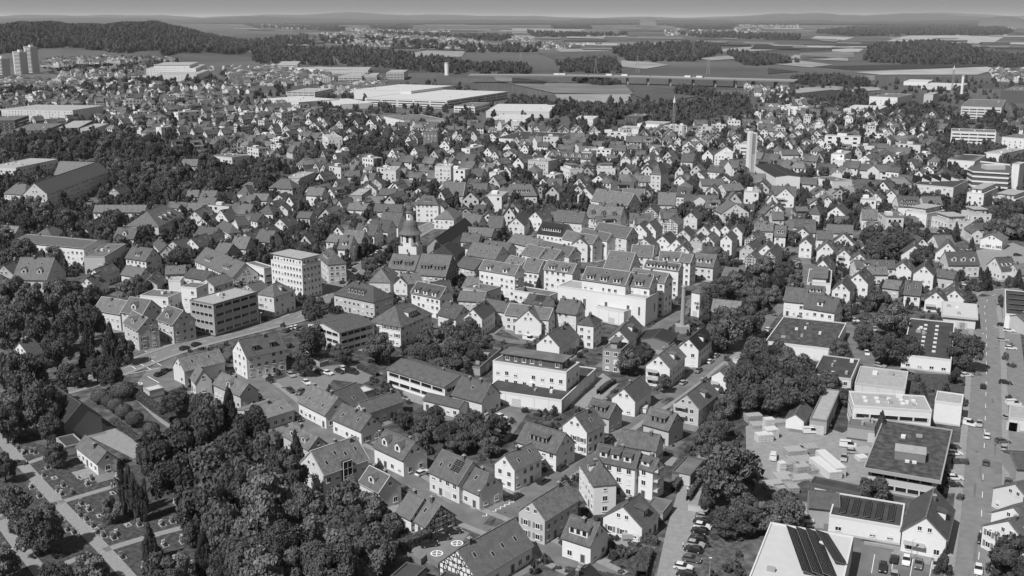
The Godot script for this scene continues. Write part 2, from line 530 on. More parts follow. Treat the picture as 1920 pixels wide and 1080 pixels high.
func dormer(roof: Node3D, x: float, s: float, dw: float, w: float, e: float, h: float, rm: Material, wall: int, gabled: bool, front := 0.72) -> void:
	var z2 := w * 0.5
	var sl := (h - e) / z2
	var zf := z2 * front                 # front face
	var y0 := e + sl * (z2 - zf) - 0.05
	var hh := minf(1.75, (h - y0) * 0.62)
	var y1 := y0 + hh
	var D := MB.new()
	var Rf := MB.new()
	var G := MB.new()
	var F := MB.new()
	var hw := dw * 0.5
	var zb := z2 - (y1 - e) / sl        # where the dormer's eave meets the roof
	var f := func(px: float, py: float, pz: float) -> Vector3: return Vector3(x + px * s, py, pz * s)
	D.quad(f.call(-hw, y0 - 0.1, zf), f.call(hw, y0 - 0.1, zf), f.call(hw, y1, zf), f.call(-hw, y1, zf))
	D.tri(f.call(hw, y0 - 0.1, zf), f.call(hw, y1, zb), f.call(hw, y1, zf))
	D.tri(f.call(-hw, y1, zf), f.call(-hw, y1, zb), f.call(-hw, y0 - 0.1, zf))
	if gabled:
		var ya := minf(y1 + hw * 0.9, h - 0.3)
		var za := z2 - (ya - e) / sl
		D.tri(f.call(-hw, y1, zf), f.call(hw, y1, zf), f.call(0, ya - 0.1, zf))
		for q in [-1.0, 1.0]:
			var a: Vector3 = f.call(q * (hw + 0.2), y1 - 0.12, zf + 0.25)
			var b: Vector3 = f.call(q * (hw + 0.2), y1 - 0.12, zb - 0.1)
			var c: Vector3 = f.call(0, ya, za - 0.1)
			var d: Vector3 = f.call(0, ya, zf + 0.25)
			if q > 0: Rf.quad(a, b, c, d)
			else: Rf.quad(b, a, d, c)
	else:
		var yb := minf(y1 + (zf - zb) * 0.22, h - 0.2)
		var zr := z2 - (yb - e) / sl
		var q := [f.call(-hw - 0.2, y1 - 0.02, zf + 0.3), f.call(hw + 0.2, y1 - 0.02, zf + 0.3), f.call(hw + 0.2, yb, zr), f.call(-hw - 0.2, yb, zr)]
		var t := []
		for p in q: t.append(p + Vector3(0, 0.16, 0))
		Rf.hexa(q + t)
	var n := maxi(1, int(dw / 1.5))
	for i in n:
		var cx := (i - (n - 1) * 0.5) * dw / n
		var ww := minf(0.55, dw / n * 0.38)
		G.quad(f.call(cx - ww, y0 + 0.35, zf + 0.03), f.call(cx + ww, y0 + 0.35, zf + 0.03), f.call(cx + ww, y1 - 0.22, zf + 0.03), f.call(cx - ww, y1 - 0.22, zf + 0.03))
		for q in [-1.0, 1.0]:
			var lo: Vector3 = f.call(cx + q * ww - 0.05, y0 + 0.28, zf)
			var hi: Vector3 = f.call(cx + q * ww + 0.05, y1 - 0.15, zf + 0.08)
			F.box(Vector3(minf(lo.x, hi.x), lo.y, minf(lo.z, hi.z)), Vector3(maxf(lo.x, hi.x), hi.y, maxf(lo.z, hi.z)))
	part("dormer", mesh([[D, M["wall%d" % wall]], [Rf, rm], [G, M.glass], [F, M.frame]]), roof)
func timber(root: Node3D, x: float, hz: float, et: float, at: float, s: float) -> void:
	var px := x + s * 0.05
	var bm := func(y0: float, z0: float, y1: float, z1: float) -> void:
		var a := Vector3(px, y0, z0)
		var d := Vector3(0, y1 - y0, z1 - z0)
		var n := d.normalized()
		part("beam", MESH.beam, root, Transform3D(Basis(Vector3(0.12, 0, 0), n * d.length(), Vector3(1, 0, 0).cross(n) * 0.17), a + d * 0.5))
	for sg in [-1.0, 1.0]: bm.call(et, sg * hz, at - 0.15, 0.0)
	var y := 0.4
	while y < at - 1.0:
		var hw := hz if y <= et else hz * (at - y) / (at - et)
		bm.call(y, -hw, y, hw)
		var y2 := minf(y + 1.35, at - 0.5)
		var n := int(hw * 2.0 / 1.15)
		for i in n + 1:
			var z := -hw + hw * 2.0 * i / maxf(n, 1.0)
			var top := y2 if y2 <= et else minf(y2, et + (at - et) * (1.0 - absf(z) / hz))
			if top - y > 0.7:
				bm.call(y, z, top, z)
				if i % 3 == 1 and i < n: bm.call(y, z + hw * 2.0 / n, top, z)
		y += 1.35

# ------------------------------------------------------------------ flat blocks
func block_parts(root: Node3D, l: float, w: float, h: float, wall: int, flat: int, o: Dictionary, r: RandomNumberGenerator) -> void:
	var W := MB.new()
	var R := MB.new()
	var T := MB.new()
	var x := l * 0.5
	var z := w * 0.5
	var pp: float = o.get("parapet", 0.35)
	var ovh: float = o.get("over", 0.0)
	W.hexa([Vector3(-x, -0.3, z), Vector3(x, -0.3, z), Vector3(x, -0.3, -z), Vector3(-x, -0.3, -z), Vector3(-x, h - 0.05, z), Vector3(x, h - 0.05, z), Vector3(x, h - 0.05, -z), Vector3(-x, h - 0.05, -z)], false)
	var X := x + ovh + 0.04
	var Z := z + ovh + 0.04
	var ti := 0.35
	R.box(Vector3(-X + ti, h - 0.05, -Z + ti), Vector3(X - ti, h + 0.04, Z - ti))
	T.box(Vector3(-X, h - 0.25 - ovh * 0.3, Z - ti), Vector3(X, h + pp, Z)); T.box(Vector3(-X, h - 0.25 - ovh * 0.3, -Z), Vector3(X, h + pp, -Z + ti))
	T.box(Vector3(-X, h - 0.25 - ovh * 0.3, -Z + ti), Vector3(-X + ti, h + pp, Z - ti)); T.box(Vector3(X - ti, h - 0.25 - ovh * 0.3, -Z + ti), Vector3(X, h + pp, Z - ti))
	part("wall", mesh([[W, M["wall%d" % wall]]]), root)
	var roof := part("roof", mesh([[R, M["flat%d" % flat]]]), root)
	part("parapet", mesh([[T, M["wall%d" % o.get("ptone", mini(wall + 1, 5))]]]), root)
	var pen: float = o.get("pent", 0.0)
	if pen > 0.0:
		var q := MB.new()
		var qr := MB.new()
		var ins: float = o.get("inset", 2.2)
		q.box(Vector3(-x + ins, h, -z + ins), Vector3(x - ins, h + pen, z - ins)); qr.box(Vector3(-x + ins - 0.7, h + pen, -z + ins - 0.7), Vector3(x - ins + 0.7, h + pen + 0.3, z - ins + 0.7))
		part("penthouse", mesh([[q, M["wall%d" % o.get("pwall", wall)]]]), root)
		part("penthouse_roof", mesh([[qr, M["flat%d" % o.get("pflat", flat)]]]), root)
		var sp: Dictionary = o.get("sty", {}).duplicate()
		for s in [-1.0, 1.0]:
			if faces_camera(root, Vector3(0, 0, s)): facade(root, Vector3(0, h - 0.3, s * (z - ins)), Vector3(0, 0, s), l - ins * 2.0, pen, sp, r)
			if faces_camera(root, Vector3(s, 0, 0)): facade(root, Vector3(s * (x - ins), h - 0.3, 0), Vector3(s, 0, 0), w - ins * 2.0, pen, sp, r)
	var nx: int = o.get("domes", 0)
	for i in nx:
		for k in 2:
			part("rooflight", MESH.dome, roof, Transform3D(Basis().scaled(Vector3(1.2, 0.5, 1.2)), Vector3(lerpf(-x * 0.8, x * 0.8, (i + 0.5) / nx), h + 0.25, (k - 0.5) * z * 0.5)))
	for i in o.get("vents", 2 + r.randi() % 5 if pen <= 0.0 and l > 9.0 and w > 9.0 and not o.has("panels") else 0):
		var sz := Vector3(r.randf_range(0.6, 2.0), r.randf_range(0.5, 1.3), r.randf_range(0.6, 1.8))
		part("vent", MESH.dome if i % 2 else MESH.grey_box, roof, Transform3D(Basis().scaled(sz), Vector3(r.randf_range(-0.7, 0.7) * x, h + sz.y * 0.5, r.randf_range(-0.7, 0.7) * z)))
	var ps: int = o.get("panels", 0)
	if ps > 0:
		var tilt := Basis(Vector3(1, 0, 0), deg_to_rad(-68.0))
		for i in ps:
			var cx := lerpf(-x * 0.84, x * 0.84, (i + 0.5) / ps)
			var k := 0
			while k * 1.05 < w * 0.62:
				var zz := -w * 0.31 + k * 1.05
				part("solar_panel", MESH.solar, roof, Transform3D(Basis(Vector3(0, 0, -1), Vector3(-0.92, 0.38, 0), Vector3(0.38, 0.92, 0)), Vector3(cx, h + 0.42, zz)))
				k += 1
	var pl := MB.new()
	var sm := MB.new()
	pl.box(Vector3(-x - 0.06, -0.3, -z - 0.06), Vector3(x + 0.06, 0.55, z + 0.06))
	part("plinth", mesh([[pl, M["wall%d" % mini(wall + 2, 5)]]]), root)
	if l > 12.0 and o.get("bare", false) and root.position.length() < 1000.0:
		for s in [-1.0, 1.0]:
			var k := -x + 2.5
			while k < x:
				sm.box(Vector3(k - 0.04, 0.55, s * (z + 0.02) - 0.02), Vector3(k + 0.04, h - 0.3, s * (z + 0.02) + 0.02))
				k += 5.0
			k = -z + 2.5
			while k < z:
				sm.box(Vector3(s * (x + 0.02) - 0.02, 0.55, k - 0.04), Vector3(s * (x + 0.02) + 0.02, h - 0.3, k + 0.04))
				k += 5.0
			for n in [Vector3(0, 0, s), Vector3(s, 0, 0)]:
				if faces_camera(root, n) and r.randf() < 0.75:
					var wb := wbasis(n)
					for g in 1 + r.randi() % 2: part("garage_door", MESH.garage, root, Transform3D(Basis(wb.x * 3.0, Vector3.UP * 2.8, n), n * ((z if n.x == 0.0 else x) + 0.07) + wb.x * r.randf_range(-0.35, 0.35) * (l if n.x == 0.0 else w) + Vector3(0, 1.4, 0)))
		var se := part("cladding_seams", mesh([[sm, M.metal]]), root)
		se.set_meta("kind", "stuff")
		for s in [-1.0, 1.0]: part("downpipe", MESH.grey_box, root, Transform3D(Basis().scaled(Vector3(0.14, h - 0.4, 0.14)), Vector3(s * (x - 1.2), h * 0.5, z + 0.12)))
	if o.get("bare", false): return
	var sty: Dictionary = o.get("sty", {})
	for s in [-1.0, 1.0]:
		if faces_camera(root, Vector3(0, 0, s)): facade(root, Vector3(0, 0, s * z), Vector3(0, 0, s), l, h, sty, r)
		if faces_camera(root, Vector3(s, 0, 0)): facade(root, Vector3(s * x, 0, 0), Vector3(s, 0, 0), w, h, sty, r)
		if o.get("balc", false) and faces_camera(root, Vector3(0, 0, s)):
			for f in range(1, int(h / 2.9)):
				part("balcony", MESH.balcony, root, Transform3D(Basis(wbasis(Vector3(0, 0, s)).x * l * 0.3, Vector3.UP, Vector3(0, 0, s)), Vector3(l * 0.22 * s, f * 2.9, s * z)))

# ------------------------------------------------------------------ buildings read off the photograph
# pitched roofs: ridge end A (x y), ridge end B, visible eave corner at A (or 0 and the width in metres), ridge height, eave height, options
const GABLES := """
581 846 668 817 601 894 11 6.3 w1 r2 s4 lv glass
597 819 547 791 579 845 9.5 5 w2 r2 g2
732 892 692 872 712 926 8.5 5 w1 r2 g1 lv
796 935 772 924 769 975 7.5 3.5 w0 r2 t
827 947 806 936 799 990 8 3 w1 r2 t s1
779 829 722 804 766 869 9.5 5 w0 r1 g2
887 866 829 842 860 910 10 5.5 w1 r2 s3 p3 garage
922 890 885 874 902 930 9 4.5 w1 r2 kh
856 1030 965 970 903 1082 9.5 4 w0 r2 t s4
1077 778 1112 762 1104 812 11 7 w0 r1 s1
1062 812 987 790 1042 851 10 5.5 w0 r1 d1 dw6 dd
945 853 998 829 971 881 10 6 w0 r2 s2
1202 847 1122 831 1189 879 12 8.5 w0 r1 d3
1237 861 1204 851 1225 886 11.4 8.2 w0 r1 d1 balc
1239 815 1165 803 1222 845 8 5 w1 r1
996 940 1061 901 1025 976 11.5 6.5 w2 r2
1126 981 1070 964 1106 1025 9 5 w0 r1 d1 dw5
1167 949 1200 924 0 11.5 8.4 4 w0 r1 d1 dd
1106 1056 1068 1090 0 8 6.5 4 w1 r0
1736 970 1752 914 1782 996 10 5 w0 r1 d1 balc
35 642 62 634 50 671 10 6 w0 r1
190 556 240 564 179 582 10 7 w1 r2 lv s1
284 562 243 556 270 592 11 8 w1 r2 lv g1
277 596 249 582 260 622 11 8 w2 r2 lv g1
344 582 314 572 322 609 11 8 w2 r2 lv g1
332 670 410 652 345 697 9 5 w1 r3
380 694 371 683 397 712 7.5 4.5 w1 r3
467 719 415 697 447 742 9 5 w2 r2 g1
446 637 521 622 467 670 12 8 w0 r1 d2 dd
152 757 101 722 118 800 8 5 w4 r0 bare c0
200 847 159 816 177 867 7 3.5 w0 r2
605 606 672 589 630 626 10.3 8.5 w1 r1 ribbon c0
870 574 835 565 859 600 8 5 w1 r1 s2
886 579 912 562 904 600 12 7 w0 r1
1000 574 912 560 0 10 9 6 w1 r2 s3
862 705 752 672 820 722 8 6 w0 r1 c1 ribbon
922 719 865 705 889 752 7.5 5 w1 r1
871 752 802 736 860 765 5 3.5 w1 r1 c0
635 745 582 720 612 781 9 4.5 w0 r2
697 779 642 756 677 810 9 4.5 w0 r1 s2
668 716 622 735 672 757 6.5 4 w2 r2 c0
672 755 745 731 694 774 7 4.5 w2 r3
455 768 529 746 546 770 6 4 w2 r4 s2 swap
1038 578 955 568 0 10 10 6.5 w1 r2 lv
990 581 1001 570 1013 612 9.5 5 w0 r2
970 581 978 572 0 7 8.5 5 w0 r2
1032 555 992 550 0 10 9 6 w1 r1 p4
1051 559 1090 564 1041 585 11 8 w1 r2
1027 626 1065 605 1054 650 9 5 w0 r1
1160 619 1186 591 1181 639 11 6.5 w0 r1 d1 dw4
1225 632 1255 602 0 13 5 3.5 w4 r0 bare c0
1291 635 1320 612 1314 656 11 6.5 w0 r0 d1 s1
1234 666 1264 642 1260 691 12 7 w0 r2 d1 balc
1169 728 1201 704 1195 753 9 5 w0 r1
1287 739 1325 710 1314 767 10.5 5.5 w2 r2 d1 balc
1349 695 1372 676 1367 707 8.5 5 w0 r2 balc
1156 757 1110 745 1145 786 9 5 w2 r2 d1 dw5 dd
1270 775 1220 762 1257 809 9 5 w2 r2 d1 dw5 dd
1337 560 1391 565 1330 585 9 5 w0 r3 c0
1474 537 1516 541 1467 564 10 6.5 w0 r1
1515 550 1575 559 1506 577 10 6.5 w0 r1 d1
1491 776 1506 752 1509 784 5 3 w0 r1 bare
50 439 182 451 42 455 12 10 w0 r2 lv c2 balc
103 483 38 482 73 525 12 6 w2 r2 g2 s2
38 483 5 497 0 11 11.5 6 w2 r1
2 515 -15 505 0 9 9 5.5 w0 r1
161 521 188 508 180 536 9 5.5 w0 r1 d1 dd
175 505 210 492 200 516 8 5 w1 r1 s3
287 466 248 461 278 490 10 6 w0 r2 d1 dw3
259 428 221 426 245 448 10 6 w1 r2 g1
312 460 298 445 300 473 10 6 w0 r1
154 425 193 403 169 433 8 5 w1 r1
36 424 0 422 37 447 10 5 w1 r3 g3
178 384 275 384 172 398 10 6 w0 r2 s2
278 523 293 508 0 8 8 5 w1 r1
273 503 237 497 267 522 8 5 w1 r2
386 463 460 493 371 492 11 6 w0 r2 d2 dw6
448 497 453 484 0 7 10 6 w0 r1
437 457 413 453 432 478 9 5 w3 r2
470 444 440 442 458 467 10 6 w2 r2
357 447 387 437 372 465 10 6 w0 r1
350 445 323 452 0 12 10 6 w2 r1
410 427 375 423 402 445 10 6 w1 r1
458 437 487 427 473 450 9 6 w1 r1 s1
517 433 488 430 508 455 9 5 w1 r2
510 418 492 427 0 10 10 6 w2 r1
524 410 545 402 538 427 12 7 w0 r1 balc
555 436 580 429 570 444 6 3.5 w0 r1
440 407 462 405 452 423 12 7 w0 r1 kh
480 398 493 401 0 9 10 6 w0 r1
364 396 387 383 380 408 11 7 w0 r2
379 410 407 400 392 419 8 4 w0 r1
413 394 435 390 430 413 10 5 w0 r1
527 384 535 378 539 397 11 6 w0 r1
562 396 578 397 0 9 9 6 w2 r2
584 397 603 385 593 407 9 5 w0 r1
582 423 612 425 0 9 6 4 w3 r2
619 439 641 441 0 10 9 6 w1 r3
398 509 358 503 0 10 9 6 w1 r1
385 523 436 508 0 10 9 6 w1 r2
348 497 320 498 0 10 9 6 w1 r2
462 533 484 527 0 10 9 6 w2 r2
872 408 815 447 884 425 15 8 w3 r0 bare c0
848 479 791 475 824 518 14 6 w2 r3 d2 dw5 t dd
787 479 737 475 773 507 12 6 w2 r3 d2 dw4 dd
663 442 640 441 657 468 11 7 w0 r2 d1
685 432 647 430 680 457 11 7 w0 r2 s1
710 421 672 418 702 442 11 7 w0 r1 g1
735 413 697 410 728 435 11 7 w0 r1 d1
755 399 718 397 750 425 11 7 w0 r1 s2
755 383 703 382 0 10 10 6 w0 r1 s3
690 382 655 380 687 395 10 7 w0 r3
922 385 892 383 0 11 10 6 w1 r1
905 403 873 400 902 424 10 6 w1 r2
945 405 917 404 937 428 10 6 w2 r2
908 427 878 425 0 9 9 6 w1 r2
902 438 868 436 0 9 10 6 w1 r2
928 428 905 426 0 10 10 6 w2 r2
869 462 880 453 877 471 9 5 w0 r1
943 462 887 453 928 487 12 7 w1 r2 s4
960 455 910 450 0 12 12 8 w1 r2
907 486 975 497 898 505 16 13 w0 r2 lv balc d2
750 520 763 510 762 536 11 7 w0 r1
837 538 782 527 825 560 15 9 w0 r1 d3 lv
787 510 767 512 0 9 11 7 w1 r2
905 520 877 517 0 14 9 5 w2 r2
913 548 863 545 0 10 9 6 w2 r2
905 487 870 480 0 12 10 6 w2 r1
843 525 817 528 0 9 11 6 w2 r1
967 408 982 393 982 427 11 6 w0 r1
1003 397 1023 390 1015 413 12 7 w0 r1
961 382 967 375 971 398 11 6 w0 r1
1022 390 1033 380 1033 405 11 6 w0 r1
1045 393 1098 397 1044 415 14 7 w1 r2 c2
1105 383 1170 388 0 14 13 6 w1 r2 g3 dd
1017 415 1067 421 1007 437 11 6.5 w0 r0 d1 dw12
1121 442 1063 432 1112 458 13 9.5 w0 r2 lv s3
1087 447 1095 435 0 9 12.5 9 w0 r2
1147 438 1093 427 1137 452 14 10 w0 r2 lv
1187 426 1123 416 1175 447 14 9 w1 r2 lv
965 437 1017 448 0 11 11 7 w1 r2
990 457 1023 465 978 476 13 9 w0 r2 lv s4
1053 469 1023 463 0 11 13 9 w1 r2 lv s2
1079 463 1017 450 1070 482 15 10 w1 r2 lv s3
1082 495 1027 487 1068 512 19 14 w0 r2 lv d2 s2 dw3.2
1020 487 988 483 0 10 17 12 w0 r2 lv
987 485 957 478 0 12 15 10 w1 r2 lv s2
975 498 957 495 963 518 12 8 w1 r2 lv
1183 510 1100 499 1173 535 21 15.9 w0 r2 lv d3 s1 dw3.2
1227 516 1185 511 1217 540 21 15 w0 r2 lv d1 dw3.2
1192 474 1143 469 1182 508 17 9 w1 r2 lv s3
1255 512 1188 502 1247 531 19 14.5 w0 r2 lv d2
1227 460 1185 458 1218 482 13 8.5 w0 r2 lv s1
1278 495 1212 487 1271 508 17 13 w0 r2 lv d3 dw4
1285 473 1237 470 0 10 14 10 w0 r2 lv d2
1220 440 1207 447 0 11 10 6 w1 r1
1242 442 1258 433 1252 463 11 6 w0 r1
1268 448 1280 440 0 10 11 6 w0 r2
1198 420 1212 413 1212 438 11 6 w0 r1
1219 387 1227 378 1233 405 15 7 w0 r1 t
1217 417 1235 407 0 9 11 6 w0 r2
1257 408 1272 398 0 10 10 6 w0 r2 t
1380 381 1337 362 0 18 14 8 w0 r2 s2
1385 381 1368 380 0 9 10 7 w0 r2
1415 383 1395 382 0 10 8 6 w0 r1 s1
1339 422 1352 408 0 8 10 6 w0 r1
1360 422 1372 410 0 8 10 6 w0 r1
1380 424 1388 407 0 8 11 7 w0 r1
1327 442 1338 433 1344 453 10 6 w0 r2
1362 440 1373 432 1372 453 14 10 w0 r1
1319 423 1335 412 0 8 10 6 w1 r1
1281 430 1293 420 0 9 10 6 w1 r1
1305 443 1318 432 0 9 9 5 w2 r1
1295 398 1310 388 0 9 10 6 w1 r1
1280 460 1287 447 0 9 10 6 w0 r1
1346 463 1316 462 0 10 7 5 w1 r1
1345 477 1305 473 1338 502 10 6.5 w1 r2 d2
1301 477 1278 474 1292 493 15 11 w0 r2 lv
1402 457 1418 447 0 9 10 6 w2 r1
1408 475 1418 468 1418 487 9 5 w2 r1 t
1437 458 1452 435 0 10 11 6 w0 r1
1443 470 1457 455 1455 483 13 8 w1 r1 t
1410 438 1428 428 0 9 9 5 w1 r1 t
1450 418 1415 417 0 9 10 6 w1 r2
1475 423 1453 422 1475 444 11 6 w0 r2 g2
1468 397 1445 397 0 9 10 6 w1 r2
1427 405 1429 399 0 9 11 6 w2 r1 t
1457 385 1460 379 0 9 10 6 w0 r1
1511 448 1518 438 1522 462 12 7 w0 r1
1530 412 1488 410 0 10 10 6 w1 r1
1530 420 1505 419 0 10 10 6 w1 r1
1505 428 1507 421 0 10 9 5 w0 r1
1513 387 1490 387 0 11 9 7 w5 r2
1568 387 1578 380 0 12 11 6 w0 r1
1592 405 1557 405 0 9 7 4 w1 r1
1600 422 1550 420 0 10 9 5 w1 r2
1563 433 1540 432 0 10 9 5 w0 r2
1582 438 1583 432 0 12 9 3.5 w0 r1
1550 455 1553 447 0 10 10 5 w0 r2
1583 468 1584 461 1597 475 9 6 w0 r1 balc
1543 487 1555 475 0 9 10 5 w0 r1
1578 530 1588 517 1596 548 11 6 w0 r1
1548 537 1513 534 0 9 8 5 w1 r2 d2
1387 503 1360 500 0 12 7 4 w3 r3 c0
1646 392 1615 391 1645 412 11 6.5 w0 r2 s1
1687 398 1667 387 0 10 9 5 w0 r2
1720 380 1685 378 0 12 10 8 w0 r2 d4
1834 430 1818 420 1846 439 10 6 w1 r2 s2
1857 418 1823 418 0 10 8 5 w1 r1
1860 440 1885 425 0 12 8 5 w0 r2
1783 440 1750 441 0 12 11 6 w0 r2
1778 455 1778 444 0 12 10 4 w0 r2
1715 460 1715 448 0 14 10 4 w0 r1
1831 472 1771 472 1831 497 11 6 w1 r1 g3
1897 481 1873 482 0 12 10 5 w0 r1 g3
1925 494 1900 495 0 12 8 4 w1 r2
1693 492 1698 482 1710 512 11 5 w0 r1
1733 498 1737 488 1752 518 12 7 w0 r1
1609 512 1622 500 1631 532 11 7 w0 r1 s2
1643 487 1600 487 0 10 9 6 w1 r2 d1
1662 499 1643 499 0 9 8 5 w0 r2
1677 488 1645 487 0 10 9 6 w0 r1 s1
1730 528 1698 525 1725 555 10 6 w0 r1 s2
1692 527 1660 523 0 10 7 4 w2 r2
1755 547 1757 536 0 9 9 5 w0 r1 balc
1790 543 1790 528 1811 558 8 4 w0 r1 s2
1795 508 1757 503 0 10 8 5 w2 r1
1619 460 1613 450 0 9 9 5 w0 r1
1612 475 1612 468 0 9 9 5 w0 r1
1720 405 1700 405 0 9 8 5 w2 r2
1757 427 1725 427 0 10 6 4 w3 r3 c0
63 343 183 303 82 367 18 11 w1 r2 c0
60 346 20 343 0 14 15 9 w1 r2 hip5
112 302 178 304 82 327 16 9 w2 r3 c0
212 352 233 345 229 363 10 6 w2 r1
610 352 580 350 603 368 11 7 w0 r2
502 344 465 341 0 14 7 5 w1 r3 c0
505 363 475 362 0 10 9 5 w1 r2
522 365 540 358 0 10 9 5 w0 r1
407 371 375 369 403 390 10 5 w1 r3
392 380 353 380 0 10 9 5 w0 r2
408 357 380 356 0 10 9 5 w2 r2
374 356 352 356 0 10 9 5 w1 r2
440 360 407 360 0 11 9 5 w2 r0
340 314 318 312 0 12 11 6 w0 r2
372 298 342 298 0 11 11 6 w1 r2
518 252 485 252 0 10 10 7 w0 r2
487 328 523 306 0 14 5 4 w1 r1 c0
873 342 830 341 870 367 15 7 w2 r2 lv
915 343 880 342 0 12 12 6 w1 r1
1007 345 945 345 1007 367 14 7 w1 r2 d4 hip4
757 354 713 353 0 11 11 7.5 w0 r1
778 359 755 358 0 10 9 5 w0 r1 s2
720 368 690 367 0 10 9 5 w2 r2
690 344 695 335 0 12 11 6 w0 r1
675 319 652 319 0 11 10 6 w1 r2
703 335 720 325 0 10 12 8 w2 r1
834 242 845 236 0 9 11 6 w0 r1
855 245 866 238 0 9 11 6 w0 r1
900 245 878 245 0 10 9 6 w0 r1
1113 288 1032 283 0 14 11 7 w1 r1 g6
1173 292 1175 284 0 9 11 7 w0 r2
1195 292 1196 284 0 9 11 7 w0 r2
1217 292 1218 284 0 9 11 7 w0 r2
1234 293 1235 285 0 9 11 7 w0 r2
1120 354 1190 363 1115 377 13 6 w1 r2 lv s1
1210 355 1168 353 0 16 13 6 w1 r2 lv
1097 352 1105 347 1111 368 12 7 w0 r1 balc
1055 335 1027 334 0 12 11 6 w1 r2 d1
1235 330 1162 327 0 11 10 6 w1 r2 s4
1268 361 1235 360 1265 385 12 5 w1 r3
1478 328 1438 306 1504 332 15.5 12.5 w0 r0 bare c0
1495 280 1463 280 0 14 12 8 w0 r1 s3
1362 275 1362 262 0 20 16 9 w0 r1
1473 353 1477 343 1490 371 13 7 w0 r2 balc
1494 350 1447 348 0 12 13 7 w0 r2
1417 347 1422 341 1428 358 12 7 w2 r1
1296 352 1277 351 0 14 12 7 w1 r1 d1
1357 335 1313 335 0 11 11 7 w0 r2 s4
1335 350 1338 344 0 9 10 6 w0 r1
1388 343 1352 345 0 14 10 6 w1 r2
1310 322 1328 313 0 10 10 6 w0 r1
1358 315 1330 313 0 9 9 6 w0 r1
1303 288 1280 287 0 16 14 8 w1 r1
1542 355 1528 348 0 11 10 6 w0 r2 p4
1570 317 1562 311 0 9 9 5 w0 r2
1588 313 1577 310 0 9 9 5 w0 r2
1447 265 1457 262 0 10 10 5 w0 r1
1501 229 1502 222 0 12 11 4 w0 r1
1458 240 1430 240 0 10 9 6 w0 r2
1712 329 1685 327 0 11 11 6 w0 r1 d1
1722 368 1680 368 0 12 11 6 w0 r1 d1 dw9
1763 368 1727 368 0 12 11 6 w1 r2
1622 291 1643 287 0 12 10 6 w0 r2
1667 283 1655 280 0 12 10 5 w4 r1
1662 256 1672 254 0 10 10 6 w0 r1
1707 260 1688 260 0 12 10 5 w1 r2
1753 264 1728 263 0 11 10 6 w0 r1
1708 302 1722 301 0 9 10 6 w0 r1
1642 362 1650 355 0 9 10 6 w0 r2
1665 312 1690 314 0 11 10 7 w0 r1
1903 906 1925 900 0 13 9 5 w1 r1
1900 950 1930 940 0 12 9 5 w0 r1
1890 975 1935 962 0 14 10 5.5 w0 r1 s2
1906 590 1930 588 0 14 7 4.5 w2 r1 bare
1893 848 1935 850 0 13 6 4 w3 r1 bare
1575 927 1515 921 0 11 6 4.2 w3 r1 bare c0
"""
# hipped roofs: eave corners left, front, right; eave height, ridge height
const HIPS := """
488 549 514 557 555 544 9 13 w1 r2 g2
624 551 701 567 742 556 7 12 w2 r1 g5
720 592 752 614 812 588 8 14 w0 r1 d1 dw6
1084 867 1112 912 1142 884 8 12 w0 r1 d1 s2
1082 607 1114 612 1130 600 9 12 w0 r1
75 440 100 448 130 436 5 10 w1 r1
248 418 298 425 345 400 9 16 w1 r2 d3
405 425 429 438 446 432 6 10 w0 r2
490 397 512 402 530 395 6 11 w0 r1
595 481 614 497 633 480 9 14 w1 r1 g3
779 383 822 384 834 380 11 16 w0 r1 g4
825 402 852 412 868 400 6 11 w0 r2
693 527 733 530 747 512 7 12 w1 r2 s1
503 352 548 355 568 350 8 14 w2 r2
447 362 468 364 482 358 7 12 w0 r2
1755 325 1775 328 1785 322 5 9 w1 r1
1223 325 1240 328 1253 322 15 23 w1 r1
1520 397 1538 403 1548 396 6 11 w1 r1
"""
